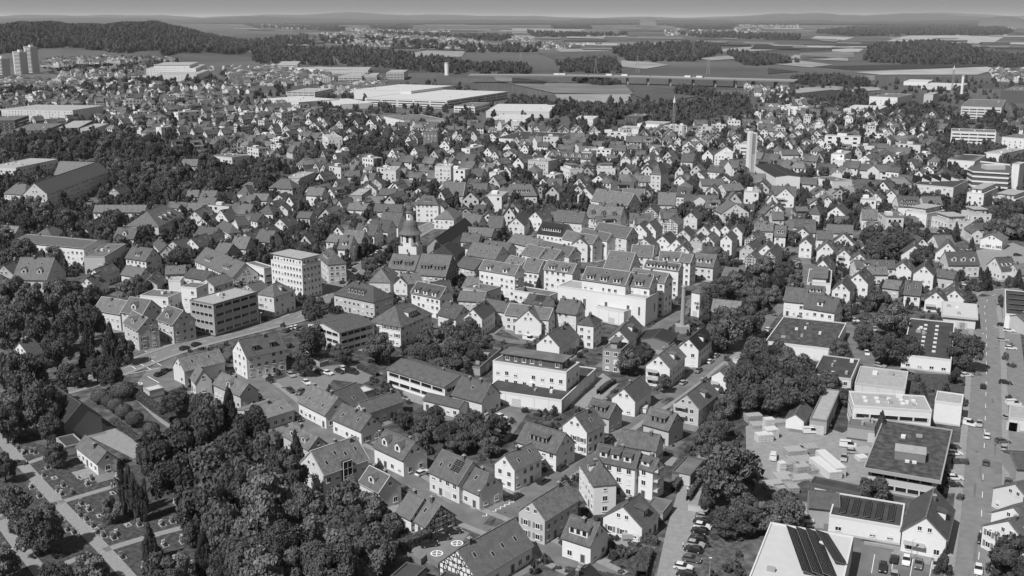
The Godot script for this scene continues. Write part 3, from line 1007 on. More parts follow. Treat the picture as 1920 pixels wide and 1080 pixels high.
# flat roofs: roof corners left, front, right; height
const FLATS := """
1627 882 1756 899 1777 809 6.5 w2 f4 over1.2 ribbon office | wide dark flat-roofed hall with overhanging roof beside the main road
1432 645 1562 656 1587 607 5 w0 f4 hall2 | low hall with a planted roof and white front wall
1690 670 1784 676 1790 606 5 w0 f0 domes7 hall2 | dark flat hall with two rows of white rooflights
1522 704 1596 712 1612 675 6 w1 f0 hall | small flat-roofed workshop with a dark roof beside the trees
1600 728 1697 731 1703 698 4 w1 f2 bare hall | low pale flat roof with dark puddle stains
1600 762 1747 772 1752 745 8 w0 f2 domes5 office | long white flat-roofed office building over the yard
1752 757 1804 760 1807 741 7 w0 f2 bare hall | plain white annex hall at the end of the offices
1588 803 1660 809 1667 780 4 w3 f1 bare shed | lean-to roof with a rough grey covering below the white offices
1520 788 1548 790 1573 733 4.5 w3 f2 bare shed | long narrow open shed roof beside the yard
1398 1100 1575 1120 1600 1008 6 w0 f3 bare hall | pale flat-roofed supermarket hall with slanting rows of solar panels
1555 967 1690 990 1707 948 4.5 w0 f0 panels5 hall2 | white low hall with solar rows joined to the gabled house
1520 905 1616 925 1622 917 3.5 w5 f0 bare shed | narrow dark shelter roof along the yard edge
1769 594 1830 597 1828 572 5 w1 f3 over0.8 bare hall | fuel station canopy with pale ribbed roof
1885 590 1935 594 1930 548 6 w0 f0 panels4 bare hall | hall covered in solar rows across the road bend
367 560 400 572 483 548 13 w3 f2 office | grey four-storey office block with roof terrace
262 555 315 559 340 547 9 w0 f1 flats | white stepped terrace flats with planted roofs
343 537 368 541 390 532 12 w0 f1 flats | upper white terrace flats behind the grey office block
318 526 337 527 343 520 13 w0 f2 flats | topmost small white block of the terrace flats
508 488 566 499 595 489 15.5 w0 f2 pent3 inset0.8 tower | white five-storey office block with rows of square windows
461 494 495 504 507 499 9 w0 f1 office | white cube annex with ribbon windows beside the white office block
1131 654 1164 659 1180 645 8.5 w3 f1 pent2.4 flats | narrow grey block with roof garden and garage doors
1376 674 1396 679 1415 669 3.5 w1 f2 shed | little white flat-roofed garden house by the thicket
924 678 1062 699 1089 681 10.5 w0 f1 pent2.6 inset2.5 pw5 pf1 flats | white hotel block with dark set-back top floor
918 724 1053 752 1118 692 4.2 w0 f0 bare hall | wide low podium with dark roof around the white hotel block
820 700 900 690 940 655 3.4 w3 f0 bare hall | flat green-roofed underground garage beside the hedge trees
1046 537 1211 561 1226 548 11.5 w0 f2 slots | long white market hall below the terraced houses
1117 575 1170 586 1186 577 6 w0 f2 bare hall | white loading deck in front of the market hall
962 545 1030 556 1046 548 7 w0 f1 hall | white low front block with garden terrace left of the market hall
868 540 912 548 935 538 8 w2 f1 hall | grey block with roof terrace below the white terraced building
1513 531 1558 533 1560 508 6 w0 f1 pent2 hall2 | white bungalow block with dark raised roof box
1715 393 1738 402 1772 395 10 w0 f2 pent2.8 pw2 balc flats | white balcony flats with pale penthouse, furthest of the trio
1747 407 1777 417 1808 412 9 w0 f2 pent2.8 pw2 balc flats | white balcony flats with pale penthouse behind the conifer
1803 395 1822 403 1852 400 9 w0 f2 pent2.8 pw2 balc flats | white balcony flats with penthouse beside the dark tall trees
1814 361 1845 364 1872 352 13 w0 f2 pent2.6 pw0 balc flats | white balcony tower in front of the banded office
1866 369 1905 375 1930 366 11 w0 f2 pent2.6 pw2 flats | pale balcony block at the foot of the banded office
178 470 196 482 236 458 9 w2 f1 hall2 | grey flat wing at the end of the long white flats
-10 310 30 315 108 299 8 w1 f2 school | flat school building with white roof edges behind the old barracks
2 205 136 207 161 198 16 w1 f2 tower | large block with chequered pale facade on the hillside campus
-8 222 27 226 54 217 12 w5 f1 office | dark office cube beside the chequered block
30 241 85 245 120 231 6 w4 f1 office | low dark slab with white roof strips before the chequered block
117 236 147 240 175 226 6 w4 f2 office | low slab with pale roof beside the parked cars
160 238 178 241 203 232 7 w1 f2 hall | pale grey sports hall beside the parked cars
392 292 435 296 465 291 8 w1 f1 school | white two-storey school with big square windows among trees
550 327 562 335 591 323 7 w2 f2 hall2 | long flat school wing with pale roof edge
604 253 615 259 640 257 13 w0 f2 balc flats | white balcony apartment block above the tree belt
816 312 845 313 850 308 18 w0 f2 hall | tall white house front with two dark lettered banner bands
795 244 820 247 824 240 17 w4 f1 flats | dark brick-faced apartment tower with side balconies
716 218 758 227 805 218 9 w0 f1 hall2 | white retail hall with a dark glazed corner
660 362 678 367 697 354 8 w3 f2 hall2 | grey box building behind the street terraces
725 315 742 320 750 313 13 w0 f2 flats | narrow white tall house with roof terrace
920 262 1033 264 1075 250 7 w0 f0 bare hall | sprawling dark-roofed market hall with white canopy front
1051 313 1068 318 1097 318 10 w0 f1 pent2.8 flats | white villa flats with set-back top, the one nearer the scaffolding
1109 312 1121 316 1154 316 10 w0 f1 pent2.8 flats | white villa flats with set-back top beside the gabled white row
1195 232 1240 234 1258 229 9 w0 f2 hall2 | white cube depot near the crane
1159 241 1222 243 1232 238 6 w0 f2 bare hall | long low white depot near the crane
990 300 1028 303 1031 298 14 w2 f2 tower | grey block under construction wrapped in scaffolding nets
1358 288 1374 288 1378 284 12 w0 f3 hall2 | white stair tower block in front of the broad gable
1388 270 1404 271 1411 266 12 w0 f2 office | white block with three dark ribbon windows behind the bell tower
1525 333 1561 341 1590 337 5 w0 f1 hall2 | low white civic pavilion with pale flat roof
1555 305 1600 306 1610 300 5 w0 f3 bare hall | low hall with bright white flat roof
1782 297 1828 303 1848 292 9 w0 f1 panels5 hall2 | white works building with solar rows behind the banded office
1784 246 1868 249 1900 245 14 w0 f1 ribbon tower | long white factory office with ribbon windows
1885 256 1930 261 1960 255 14 w0 f1 tower | white factory block with rows of narrow windows
1862 283 1878 289 1920 280 7 w0 f2 bare hall | pale slab roof hall between the factory blocks
1899 308 1911 309 1922 305 20 w0 f2 bare hall | blank white stair tower beside the banded office
1715 345 1788 352 1816 338 7 w1 f0 hall2 | dark workshop hall with sawtooth rooflights
724 161 771 171 850 161 15 w1 f3 bare hall | high factory hall with white roof
722 179 838 189 952 172 11 w1 f3 office | wide factory hall with pale roof and rooflights
480 186 560 192 590 183 8 w1 f3 hall | pale industrial hall by the works estate
560 168 590 173 625 166 13 w1 f2 office | tall white industrial block on the works estate
594 187 640 196 670 188 7 w0 f3 bare hall | low white shed hall on the works estate
646 140 678 143 700 137 16 w2 f2 office | grey office block at the top of the works estate
681 139 706 142 712 137 16 w2 f2 office | second grey office block at the top of the works estate
730 133 757 136 765 131 15 w2 f2 office | pale office block below the woods
525 118 557 121 563 115 14 w0 f2 office | white stepped office building by the woods
545 127 606 131 612 126 9 w0 f2 hall2 | long white estate hall below the woods
620 128 690 132 696 126 8 w1 f2 hall | long estate hall with ribbed roof
925 200 1030 210 1042 196 8 w1 f3 bare hall | white-roofed hall beside the field trees
860 197 890 200 918 193 8 w0 f1 office | small white office by the big factory
925 220 985 224 1000 216 8 w0 f3 bare hall | pale shed hall beside the conifers
1080 221 1112 224 1122 218 8 w0 f3 hall | white workshop by the tree belt
1178 216 1205 219 1220 214 9 w5 f1 office | dark glass office by the tree belt
294 123 367 128 385 121 20 w0 f2 pent6 inset14 pw0 hall2 | huge white plant building under the wooded hill
308 135 368 140 392 131 13 w0 f2 hall2 | lower white front of the huge plant building
1635 180 1683 183 1710 177 14 w0 f1 hall2 | white exhibition hall with finned side and dark roof edge
1580 205 1640 210 1664 199 6 w1 f3 bare hall | pale flat market hall among conifers
1738 175 1750 177 1761 174 17 w2 f2 bare hall | grey silo block with rounded corners
1804 198 1878 202 1886 188 15 w1 f1 ribbon office | office block with checked window bands and roof courtyard
1881 168 1925 171 1945 163 18 w5 f1 bare hall | dark office cube at the edge of the fields
1697 152 1740 154 1750 150 7 w0 f3 bare hall | low white hall at the edge of the fields
1730 160 1800 163 1815 157 6 w1 f3 bare hall | long low logistics hall at the edge of the fields
1892 786 1935 790 1935 765 4 w1 f2 bare shed | pale shed roof across the main road
1893 1055 1935 1075 1940 1040 3 w1 f2 bare shed | small pale lean-to beside the kerb tree
1262 884 1295 893 1321 863 2.8 w4 f1 bare shed | flat garden shed with rough roof along the lane
1215 950 1240 962 1258 940 2.6 w3 f1 bare shed | pergola deck beside the white house
730 1084 770 1092 800 1065 3 w4 f0 bare shed | dark garage roof beside the gate
818 1094 845 1104 868 1080 3 w4 f0 bare shed | second dark garage roof beside the timber house
112 821 130 838 140 825 3 w2 f0 bare shed | little flat annex beside the chapel house
275 726 287 733 296 727 2.6 w2 f3 bare shed | white-roofed garage on the cross-marked lot
664 729 683 737 694 731 2.8 w3 f3 bare shed | small white awning roof over a courtyard
"""
const LANDMARKS := """
180 960 the cemetery lawn
225 755 the clipped round trees
640 960 the leafy grove
760 930 the sunken street
900 960 the zigzag road marking
960 1040 the big timber-framed house
1310 1010 the row of parked cars
1080 880 the corner hip-roofed house
1190 830 the flats with balconies
1700 850 the penthouse-topped hall
1750 970 the solar-roofed hall
1540 860 the builders' yard
1840 700 the main road
1900 930 the far roadside
1660 760 the white yard offices
1510 620 the planted-roof hall
1740 640 the rooflit dark hall
1280 580 the tall brick chimney
1360 600 the pair of big lindens
1300 700 the parked side street
1220 740 the crossroads
1010 690 the white hotel block
830 710 the long school
700 650 the courtyard maple
640 620 the balcony office house
560 650 the small car park
440 690 the road fork
330 640 the road bend
270 590 the pale twin gables
120 650 the dark woodland edge
420 560 the grey office block
540 510 the white office block
380 480 the tiled long house
470 430 the stepped roofs
330 430 the old school garden
210 480 the long white flats
70 510 the twin-gabled villa
90 400 the chestnut trees
120 330 the old barracks
290 400 the hipped town hall
560 380 the garden quarter
420 340 the park trees
680 450 the uphill street
780 430 the onion-domed church
830 500 the timbered market house
850 550 the shopping corner
940 430 the church lane
940 490 the white terraced building
1000 410 the row of steep gables
1060 440 the dark-roofed hall
1130 460 the terraced shopping houses
1160 520 the market hall
1240 500 the brick-gabled row
1210 400 the tall timber gable
1120 370 the broad tiled hall
1250 440 the steep lane
1330 430 the gable cluster
1340 490 the walled garden
1440 460 the timber cottages
1430 400 the upper square
1510 450 the shuttered white house
1560 480 the narrow courts
1570 420 the hillside lane
1480 330 the modern church
1410 290 the white bell tower
1350 320 the shop roofs
1560 310 the civic pavilion
1640 390 the tree-filled slope
1700 500 the twin white gables
1800 480 the gravel plot
1790 540 the fuel station
1850 420 the dark tall trees
1760 400 the balcony flats
1700 330 the sawtooth workshop
1640 280 the upper gable rows
1860 300 the banded office
1740 270 the wooded gully
1160 300 the villa flats
1060 320 the scaffolded block
880 350 the great roof
740 340 the tall narrow houses
860 250 the brick-faced tower
500 260 the terraced estate
1240 340 the old gate tower
"""

# ------------------------------------------------------------------ buildings from the tables
func opts(toks: Array) -> Dictionary:
	var o := {"sty": {}}
	for t in toks:
		if t == "hip": o.hip = 3.0
		elif t.begins_with("hip"): o.hip = float(t.substr(3))
		elif t == "kh": o.khip = 0.4
		elif t == "t": o.timber = true
		elif t == "lv": o.light_verge = true
		elif t == "dd": o.dark_dormer = true
		elif t == "bare": o.bare = true
		elif t == "balc": o.balc = true
		elif t == "glass": o.glass = true
		elif t == "garage": o.garage = true
		elif t == "swap": o.swap = true
		elif t == "ribbon": o.sty.ribbon = true
		elif t.begins_with("dw"): o.dw = float(t.substr(2))
		elif t.begins_with("domes"): o.domes = int(t.substr(5))
		elif t.begins_with("pent"): o.pent = float(t.substr(4))
		elif t.begins_with("panels"): o.panels = int(t.substr(6))
		elif t.begins_with("over"): o.over = float(t.substr(4))
		elif t.begins_with("inset"): o.inset = float(t.substr(5))
		elif t.begins_with("pw"): o.pwall = int(t.substr(2))
		elif t.begins_with("pf"): o.pflat = int(t.substr(2))
		elif t in ["office", "flats", "tower", "hall", "hall2", "shed", "school", "slots"]: o.kind = t
		elif t.begins_with("w"): o.wall = int(t.substr(1))
		elif t.begins_with("r"): o.roof = int(t.substr(1))
		elif t.begins_with("f"): o.flat = int(t.substr(1))
		elif t.begins_with("d"): o.dorm = int(t.substr(1))
		elif t.begins_with("g"):
			o.dorm = int(t.substr(1))
			o.gdorm = true
		elif t.begins_with("s"): o.sky = int(t.substr(1))
		elif t.begins_with("p"): o.solar = int(t.substr(1))
		elif t.begins_with("c"): o.chim = int(t.substr(1))
	return o
var marks := []
func near_two(p: Vector2) -> String:
	var a := near_mark(p)
	var q := P(p.x, p.y)
	var best := 1e9
	var nm := ""
	for m in marks:
		var d: float = q.distance_squared_to(m[0])
		if d < best and m[1] != a:
			best = d
			nm = m[1]
	return a + ", towards " + nm
func near_mark(p: Vector2) -> String:
	if marks.is_empty():
		for l in LANDMARKS.split("\n", false):
			var s: PackedStringArray = l.split(" ", false, 2)
			marks.append([P(float(s[0]), float(s[1])), s[2]])
	var q := P(p.x, p.y)
	var best := 1e9
	var nm := ""
	for m in marks:
		var d: float = q.distance_squared_to(m[0])
		if d < best:
			best = d
			nm = m[1]
	return nm
const TONE := ["white", "off-white", "pale grey", "mid-grey", "dark grey", "near-black"]
const RTONE := ["black", "dark", "grey", "light grey", "pale"]
const NUM := ["no", "one", "two", "three", "four", "five", "six"]
func house_label(l: float, w: float, e: float, o: Dictionary, kind: String, px: Vector2) -> String:
	var size := "long " if l > 18.0 else ("small " if l * w < 85.0 else ("tall " if e > 8.0 else ""))
	var s: String = size + TONE[o.wall] + " " + ("timber-framed " if o.get("timber", false) else "") + kind + ", " + RTONE[o.roof] + " roof"
	var nd: int = o.get("dorm", 0)
	if nd > 0: s += " with " + ("wide dormer" if nd == 1 else NUM[mini(nd, 6)] + " dormers")
	elif o.get("solar", 0) > 0: s += " with solar panels"
	elif o.get("sky", 0) > 0: s += " with " + NUM[mini(o.sky, 6)] + " skylight" + ("s" if o.sky > 1 else "")
	elif o.get("chim", 1) == 0: s += " without chimney"
	elif o.get("chim", 1) > 1: s += " with two chimneys"
	return s + ", by " + near_mark(px)
func finish_house(root: Node3D, kind: String, l: float, w: float, e: float, o: Dictionary) -> void:
	var lab := house_label(l, w, e, o, kind, pixel(root.position))
	root.set_meta("label", lab)
	root.set_meta("category", "house")
	root.set_meta("group", "houses by " + near_mark(pixel(root.position)))
func build_gables() -> void:
	var idx := 0
	for line in GABLES.split("\n", false):
		var f: PackedStringArray = line.split(" ", false)
		var o := opts(Array(f.slice(8)))
		var H := float(f[6])
		var E := float(f[7])
		var A := P(float(f[0]), float(f[1]), H)
		var B := P(float(f[2]), float(f[3]), H)
		if o.get("swap", false):
			var tmp := A
			A = B
			B = tmp
		var r := RandomNumberGenerator.new()
		r.seed = 1000 + idx
		if float(f[4]) != 0.0 and H - E > 2.4:      # the ridge height that gives the roof a usual pitch
			var best := 1e9
			var C0 := P(float(f[4]), float(f[5]), E)
			var tp := 0.92
			for k in 90:
				var h2 := E + 1.0 + k * 0.12
				var a2 := P(float(f[0]), float(f[1]), h2)
				var b2 := P(float(f[2]), float(f[3]), h2)
				var n2 := (b2 - a2).normalized().cross(Vector3.UP)
				var w2 := 2.0 * absf((C0 - a2).dot(n2))
				var g := absf(h2 - E - tp * w2 * 0.5) + (maxf(0.0, 6.0 - w2) + maxf(0.0, w2 - 19.0)) * 2.0 + absf(h2 - H) * 0.25
				if g < best:
					best = g
					H = h2
			A = P(float(f[0]), float(f[1]), H)
			B = P(float(f[2]), float(f[3]), H)
			if o.get("swap", false):
				var tmp2 := A
				A = B
				B = tmp2
		var u := B - A
		var L := u.length()
		u /= L
		var n := u.cross(Vector3.UP)
		var W := float(f[5])
		if float(f[4]) != 0.0:
			var C := P(float(f[4]), float(f[5]), E)
			W = 2.0 * absf((C - A).dot(n))
			if W < 5.5 or W > 22.0: print("width %.1f clamped: %s" % [W, line])
			W = clampf(W, 6.0, 20.0)
		if L < 5.5 or L > 60.0: print("length %.1f: %s" % [L, line])
		if L < 7.0 and float(f[4]) == 0.0:
			B = A + u * 9.0
			L = 9.0
		elif L < 5.5:
			L = 6.0
			B = A + u * L
		if float(f[4]) == 0.0 and L > 16.0 and absf(u.z) > 0.75:      # a ridge running away from the camera: its length is hard to read
			B = A + u * 13.0
			L = 13.0
		var mid := (A + B) * 0.5
		mid.y = 0
		o.wall = o.get("wall", 0)
		o.roof = o.get("roof", 2)
		if not o.has("chim"): o.chim = 1 + int(r.randf() < 0.25)
		if not o.has("dorm") and not o.has("sky") and not o.get("bare", false) and r.randf() < 0.3: o.sky = 1 + r.randi() % 2
		if L > 26.0 and not o.has("bare"): o.sty = {"gap": 2.7 if L < 60.0 else 3.4} if not o.sty.has("ribbon") else o.sty
		var root := thing("gabled_house" if not o.get("bare", false) else "gabled_hall", mid)
		root.basis = Basis(u, Vector3.UP, n)
		gable_parts(root, L, W, E, H, o.wall, o.roof, o, r)
		if o.get("balc", false): balconies(root, L, W, E, r)
		if o.get("glass", false): glass_stair(root, L, W, E)
		finish_house(root, "gabled house" if not o.get("bare", false) else "gabled hall", L, W, E, o)
		claim_rect(mid, u, L, W)
		if mid.length() < 620.0: yard_paving(mid, u, n, L, W, idx, r)
		idx += 1
	for line in HIPS.split("\n", false):
		var f: PackedStringArray = line.split(" ", false)
		var o := opts(Array(f.slice(8)))
		var E := float(f[6])
		var H := float(f[7])
		var r := RandomNumberGenerator.new()
		r.seed = 5000 + idx
		var rc := rect3(f, E)
		var l: float = rc[2]
		var w: float = rc[3]
		var u: Vector3 = rc[1]
		if w > l:
			u = u.cross(Vector3.UP)
			var tmp := l
			l = w
			w = tmp
		o.wall = o.get("wall", 0)
		o.roof = o.get("roof", 2)
		o.hip = w * 0.48
		var root := thing("hip_roof_house", rc[0])
		root.basis = Basis(u, Vector3.UP, u.cross(Vector3.UP))
		gable_parts(root, l, w, E, H, o.wall, o.roof, o, r)
		finish_house(root, "hip-roofed house", l, w, E, o)
		claim_rect(rc[0], u, l, w)
		idx += 1
func yard_paving(mid: Vector3, u: Vector3, n: Vector3, l: float, w: float, idx: int, r: RandomNumberGenerator) -> void:
	var s := 1.0 if n.dot(-mid) > 0.0 else -1.0
	for k in 2:
		var a := n * s if k == 0 else u * (1.0 if u.dot(-mid) > 0.0 else -1.0)
		var b := u if k == 0 else n
		var off := (w if k == 0 else l) * 0.5 - 0.4
		var half := r.randf_range(0.2, 0.5) * (l if k == 0 else w)
		var dep := r.randf_range(2.0, 5.5)
		var c := mid + a * off + b * r.randf_range(-0.3, 0.3) * (l if k == 0 else w)
		if taken(foot, c + a * dep, 0.5): continue
		var m := MB.new()
		var y := Vector3(0, 0.034 + 0.00004 * (idx * 2 + k), 0)
		var q := [c - b * half + y, c + b * half + y, c + b * half + a * dep + y, c - b * half + a * dep + y]
		if (q[1] - q[0]).cross(q[2] - q[0]).y > 0: m.quad(q[0], q[1], q[2], q[3])
		else: m.quad(q[3], q[2], q[1], q[0])
		structure("yard_paving", mesh([[m, [M.pave, M.asphalt, M.path, M.asphalt_old][r.randi() % 4]]]))
func rect3(f: PackedStringArray, h: float) -> Array:      # left, front, right corner pixels at height h -> centre, axis, length, width
	var a := P(float(f[0]), float(f[1]), h)
	var b := P(float(f[2]), float(f[3]), h)
	var c := P(float(f[4]), float(f[5]), h)
	var e1 := a - b
	var e2 := c - b
	if e1.length() >= e2.length():
		var u := e1.normalized()
		var n := u.cross(Vector3.UP)
		var w := e2.dot(n)
		var ctr := b + e1 * 0.5 + n * w * 0.5
		ctr.y = 0
		return [ctr, u, maxf(e1.length(), 5.0), maxf(absf(w), 5.0)]
	var u2 := e2.normalized()
	var n2 := u2.cross(Vector3.UP)
	var w2 := e1.dot(n2)
	var c2 := b + e2 * 0.5 + n2 * w2 * 0.5
	c2.y = 0
	return [c2, u2, maxf(e2.length(), 5.0), maxf(absf(w2), 5.0)]
func balconies(root: Node3D, l: float, w: float, e: float, r: RandomNumberGenerator) -> void:
	var best := Vector3(1, 0, 0)
	var bd := -1.0
	for n in [Vector3(1, 0, 0), Vector3(-1, 0, 0)]:
		var d: float = (root.basis * n).dot(-root.position.normalized())
		if d > bd:
			bd = d
			best = n
	for f in range(1, int(e / 2.7) + 1):
		part("balcony", MESH.balcony, root, Transform3D(Basis(wbasis(best).x * minf(w * 0.45, 5.0), Vector3.UP, best), best * (l * 0.5 - 0.22) + Vector3(0, f * 2.75 - 0.2, 0) + wbasis(best).x * w * -0.18))
func glass_stair(root: Node3D, l: float, w: float, e: float) -> void:
	var s := 1.0 if faces_camera(root, Vector3(0, 0, 1)) else -1.0
	var g := MB.new()
	var f := MB.new()
	g.box(Vector3(-1.4, 0, -0.6), Vector3(1.4, e + 2.0, 0.5))
	for i in 5: f.box(Vector3(-1.45, i * (e + 2.0) / 4.0 - 0.06, 0.42), Vector3(1.45, i * (e + 2.0) / 4.0 + 0.06, 0.58))
	for i in 3: f.box(Vector3(-1.45 + i * 1.4 - 0.05, 0, 0.42), Vector3(-1.45 + i * 1.4 + 0.05, e + 2.0, 0.58))
	part("stair_glazing", mesh([[g, M.glass], [f, M.frame]]), root, Transform3D(wbasis(Vector3(0, 0, s)), Vector3(0, 0, s * w * 0.5)))
func build_flats() -> void:
	var idx := 0
	for line in FLATS.split("\n", false):
		var sp: PackedStringArray = line.split("|")
		var f: PackedStringArray = sp[0].split(" ", false)
		var o := opts(Array(f.slice(7)))
		var h := float(f[6])
		var r := RandomNumberGenerator.new()
		r.seed = 9000 + idx
		var rc := rect3(f, h)
		var kind: String = o.get("kind", "hall")
		var far: bool = rc[0].length() > 1100.0
		if kind == "office": o.sty = {"ribbon": true, "fh": 3.3}
		elif kind == "tower": o.sty = {"fh": 3.0, "gap": 1.9 if not far else 4.0, "skip": 0.0, "ww": 1.15, "shut": 0.1} if not o.sty.has("ribbon") else {"ribbon": true, "fh": 3.2}
		elif kind == "school": o.sty = {"fh": 3.4, "gap": 3.6, "ww": 2.2, "wh": 1.8, "skip": 0.0}
		elif kind == "hall2": o.sty = {"fh": 3.6, "gap": 3.4 if not far else 6.0, "ww": 1.6, "wh": 1.1}
		elif kind == "slots": o.sty = {"fh": 10.0, "gap": 4.6, "ww": 1.4, "wh": 4.4, "sill": 6.0, "skip": 0.25}
		elif kind == "flats": o.sty = {"gap": 2.9, "wh": 1.6, "shut": 0.3}
		o.wall = o.get("wall", 0)
		if rc[2] > 150.0 or rc[3] > 120.0: print("block %.0f x %.0f: %s" % [rc[2], rc[3], line])
		var nm: String = {"office": "office_block", "tower": "office_block", "school": "school_building", "hall2": "flat_roof_hall", "flats": "apartment_block", "shed": "flat_roof_shed"}.get(kind, "flat_roof_hall")
		var root := thing(nm, rc[0], sp[1].strip_edges(), nm.replace("_", " ") if kind not in ["hall", "hall2", "shed", "slots"] else ("shed" if kind == "shed" else "hall"), "flat-roofed buildings")
		root.basis = Basis(rc[1], Vector3.UP, rc[1].cross(Vector3.UP))
		block_parts(root, rc[2], rc[3], h, o.wall, o.get("flat", 1), o, r)
		claim_rect(rc[0], rc[1], rc[2], rc[3])
		idx += 1

# ------------------------------------------------------------------ ground, roads, fields
func build_ground() -> void:
	var f := FastNoiseLite.new()
	f.seed = 21
	f.frequency = 0.0035
	var g := MB.new()
	var az := []
	var a := -180.0
	while a <= 180.0:
		az.append(a)
		a += 0.8 if absf(a + 0.4) < 46.0 else 8.0
	if az[-1] < 180.0: az.append(180.0)
	var ds := [0.0]
	var d := 40.0
	while d < 70000.0:
		ds.append(d)
		d *= 1.09 if d < 2500.0 or d > 9000.0 else 1.03
	var V := func(i: int, k: int) -> Vector3:
		var t := deg_to_rad(az[k])
		var x: float = sin(t) * ds[i]
		var z: float = -cos(t) * ds[i]
		return Vector3(x, terrain(x, z), z)
	for i in ds.size() - 1:
		for k in az.size() - 1:
			var p: Vector3 = V.call(i, k)
			var v := 0.16 + 0.08 * f.get_noise_2d(p.x, p.z)
			if ds[i] > 2500.0: v = 0.17 + 0.1 * f.get_noise_2d(p.x * 0.3, p.z * 0.3)
			g.col = Color(v, v, v)
			var q: Vector3 = V.call(i, k + 1)
			var r: Vector3 = V.call(i + 1, k + 1)
			var s: Vector3 = V.call(i + 1, k)
			if i == 0: g.tri(p, r, s)
			else: g.quad(p, q, r, s)
	structure("ground", mesh([[g, M.ground]]))
func sheet(called: String, px: Array, mat: Material, up: float, far := false) -> MeshInstance3D:
	var p2 := PackedVector2Array()
	var hs := []
	for p in px:
		var w := PT(p.x, p.y) if far else P(p.x, p.y)
		p2.append(Vector2(w.x, w.z))
		hs.append(w.y)
	var m := MB.new()
	var idx := Geometry2D.triangulate_polygon(p2)
	for i in idx.size() / 3:
		var t := []
		for k in 3:
			var j: int = idx[i * 3 + k]
			t.append(Vector3(p2[j].x, up + hs[j], p2[j].y))
		if (t[1] - t[0]).cross(t[2] - t[0]).y > 0: m.tri(t[0], t[1], t[2])
		else: m.tri(t[0], t[2], t[1])
	return structure(called, mesh([[m, mat]]))
func smooth_line(px: Array) -> Array:
	var c := Curve3D.new()
	var w := []
	for p in px: w.append(P(p.x, p.y))
	for i in w.size():
		var a: Vector3 = w[maxi(i - 1, 0)]
		var b: Vector3 = w[mini(i + 1, w.size() - 1)]
		var t := (b - a) * 0.16
		c.add_point(w[i], -t, t)
	var n := maxi(2, int(c.get_baked_length() / 4.0))
	var o := []
	for i in n + 1: o.append(c.sample_baked(c.get_baked_length() * i / n, true))
	return o
func ribbon(line: Array, w: float, up: float, off := 0.0, thick := 0.0) -> MB:
	var m := MB.new()
	var lo := []
	var hi := []
	for i in line.size():
		var t: Vector3 = (line[mini(i + 1, line.size() - 1)] - line[maxi(i - 1, 0)]).normalized()
		var s := t.cross(Vector3.UP)
		lo.append(line[i] + s * (off - w * 0.5) + Vector3(0, up, 0))
		hi.append(line[i] + s * (off + w * 0.5) + Vector3(0, up, 0))
	var dn := Vector3(0, -thick, 0)
	for i in line.size() - 1:
		m.quad(lo[i], hi[i], hi[i + 1], lo[i + 1])
		if thick > 0.0:
			m.quad(lo[i] + dn, lo[i], lo[i + 1], lo[i + 1] + dn)
			m.quad(hi[i], hi[i] + dn, hi[i + 1] + dn, hi[i + 1])
	return m
# centre line pixels | width | material | paving strips beside it (left, right)
const ROADS := """
1830 1095 1838 1010 1843 900 1848 760 1850 650 1848 600 1846 575 1858 556 1885 549 1935 546|9.5|asphalt|1 1
440 690 500 730 560 780 640 833 720 871 790 917 870 963 930 988 1005 1022 1090 1062 1150 1090|7.5|asphalt_old|1 1
930 988 965 950 1010 915 1060 880 1100 850 1150 810 1200 775 1245 747 1290 715 1330 682 1375 652 1400 640|7|asphalt_old|0 1
1130 690 1175 660 1230 620 1290 575 1330 545 1380 510 1450 480 1490 462 1482 430 1480 395 1475 370|7|asphalt_old|0 0
60 745 170 716 230 692 330 655 420 630 500 610 560 594 605 560 640 530 700 490 740 462 790 432 830 415|9|asphalt|1 1
1255 1090 1270 1010 1285 950 1300 905 1330 855|6|pave|0 0
1245 747 1290 775 1330 800|6|asphalt_old|0 0
1570 600 1600 625 1615 660 1640 690 1720 694 1838 700|7|asphalt_old|0 0
1500 470 1515 500 1505 530 1470 570 1440 600 1420 630|5|asphalt_old|0 0
1850 556 1800 545 1760 560 1700 560|6|asphalt_old|0 0
900 625 960 640 990 640 940 610|5|asphalt_old|0 0
1360 300 1330 330 1320 370|6|asphalt_old|0 0
1700 395 1660 425 1600 440 1540 470|5|asphalt_old|0 0
480 95 520 120 470 140 440 130 420 140 520 190 600 205 700 215 800 240|9|asphalt|0 0
"""
const PATHS := """
-8 812 40 868 110 944 195 1031 250 1092|3.2
42 872 88 856|2.2
110 943 160 928 218 911|2.2
195 1032 280 1006 372 982|2.4
-5 966 30 1015 80 1078|3.2
80 1070 130 1054 165 1040|2.2
80 950 108 943|2
-5 975 25 962|2
400 1078 480 1052|2.5
247 735 300 785 330 805|2.2
180 790 260 850|2.0
"""
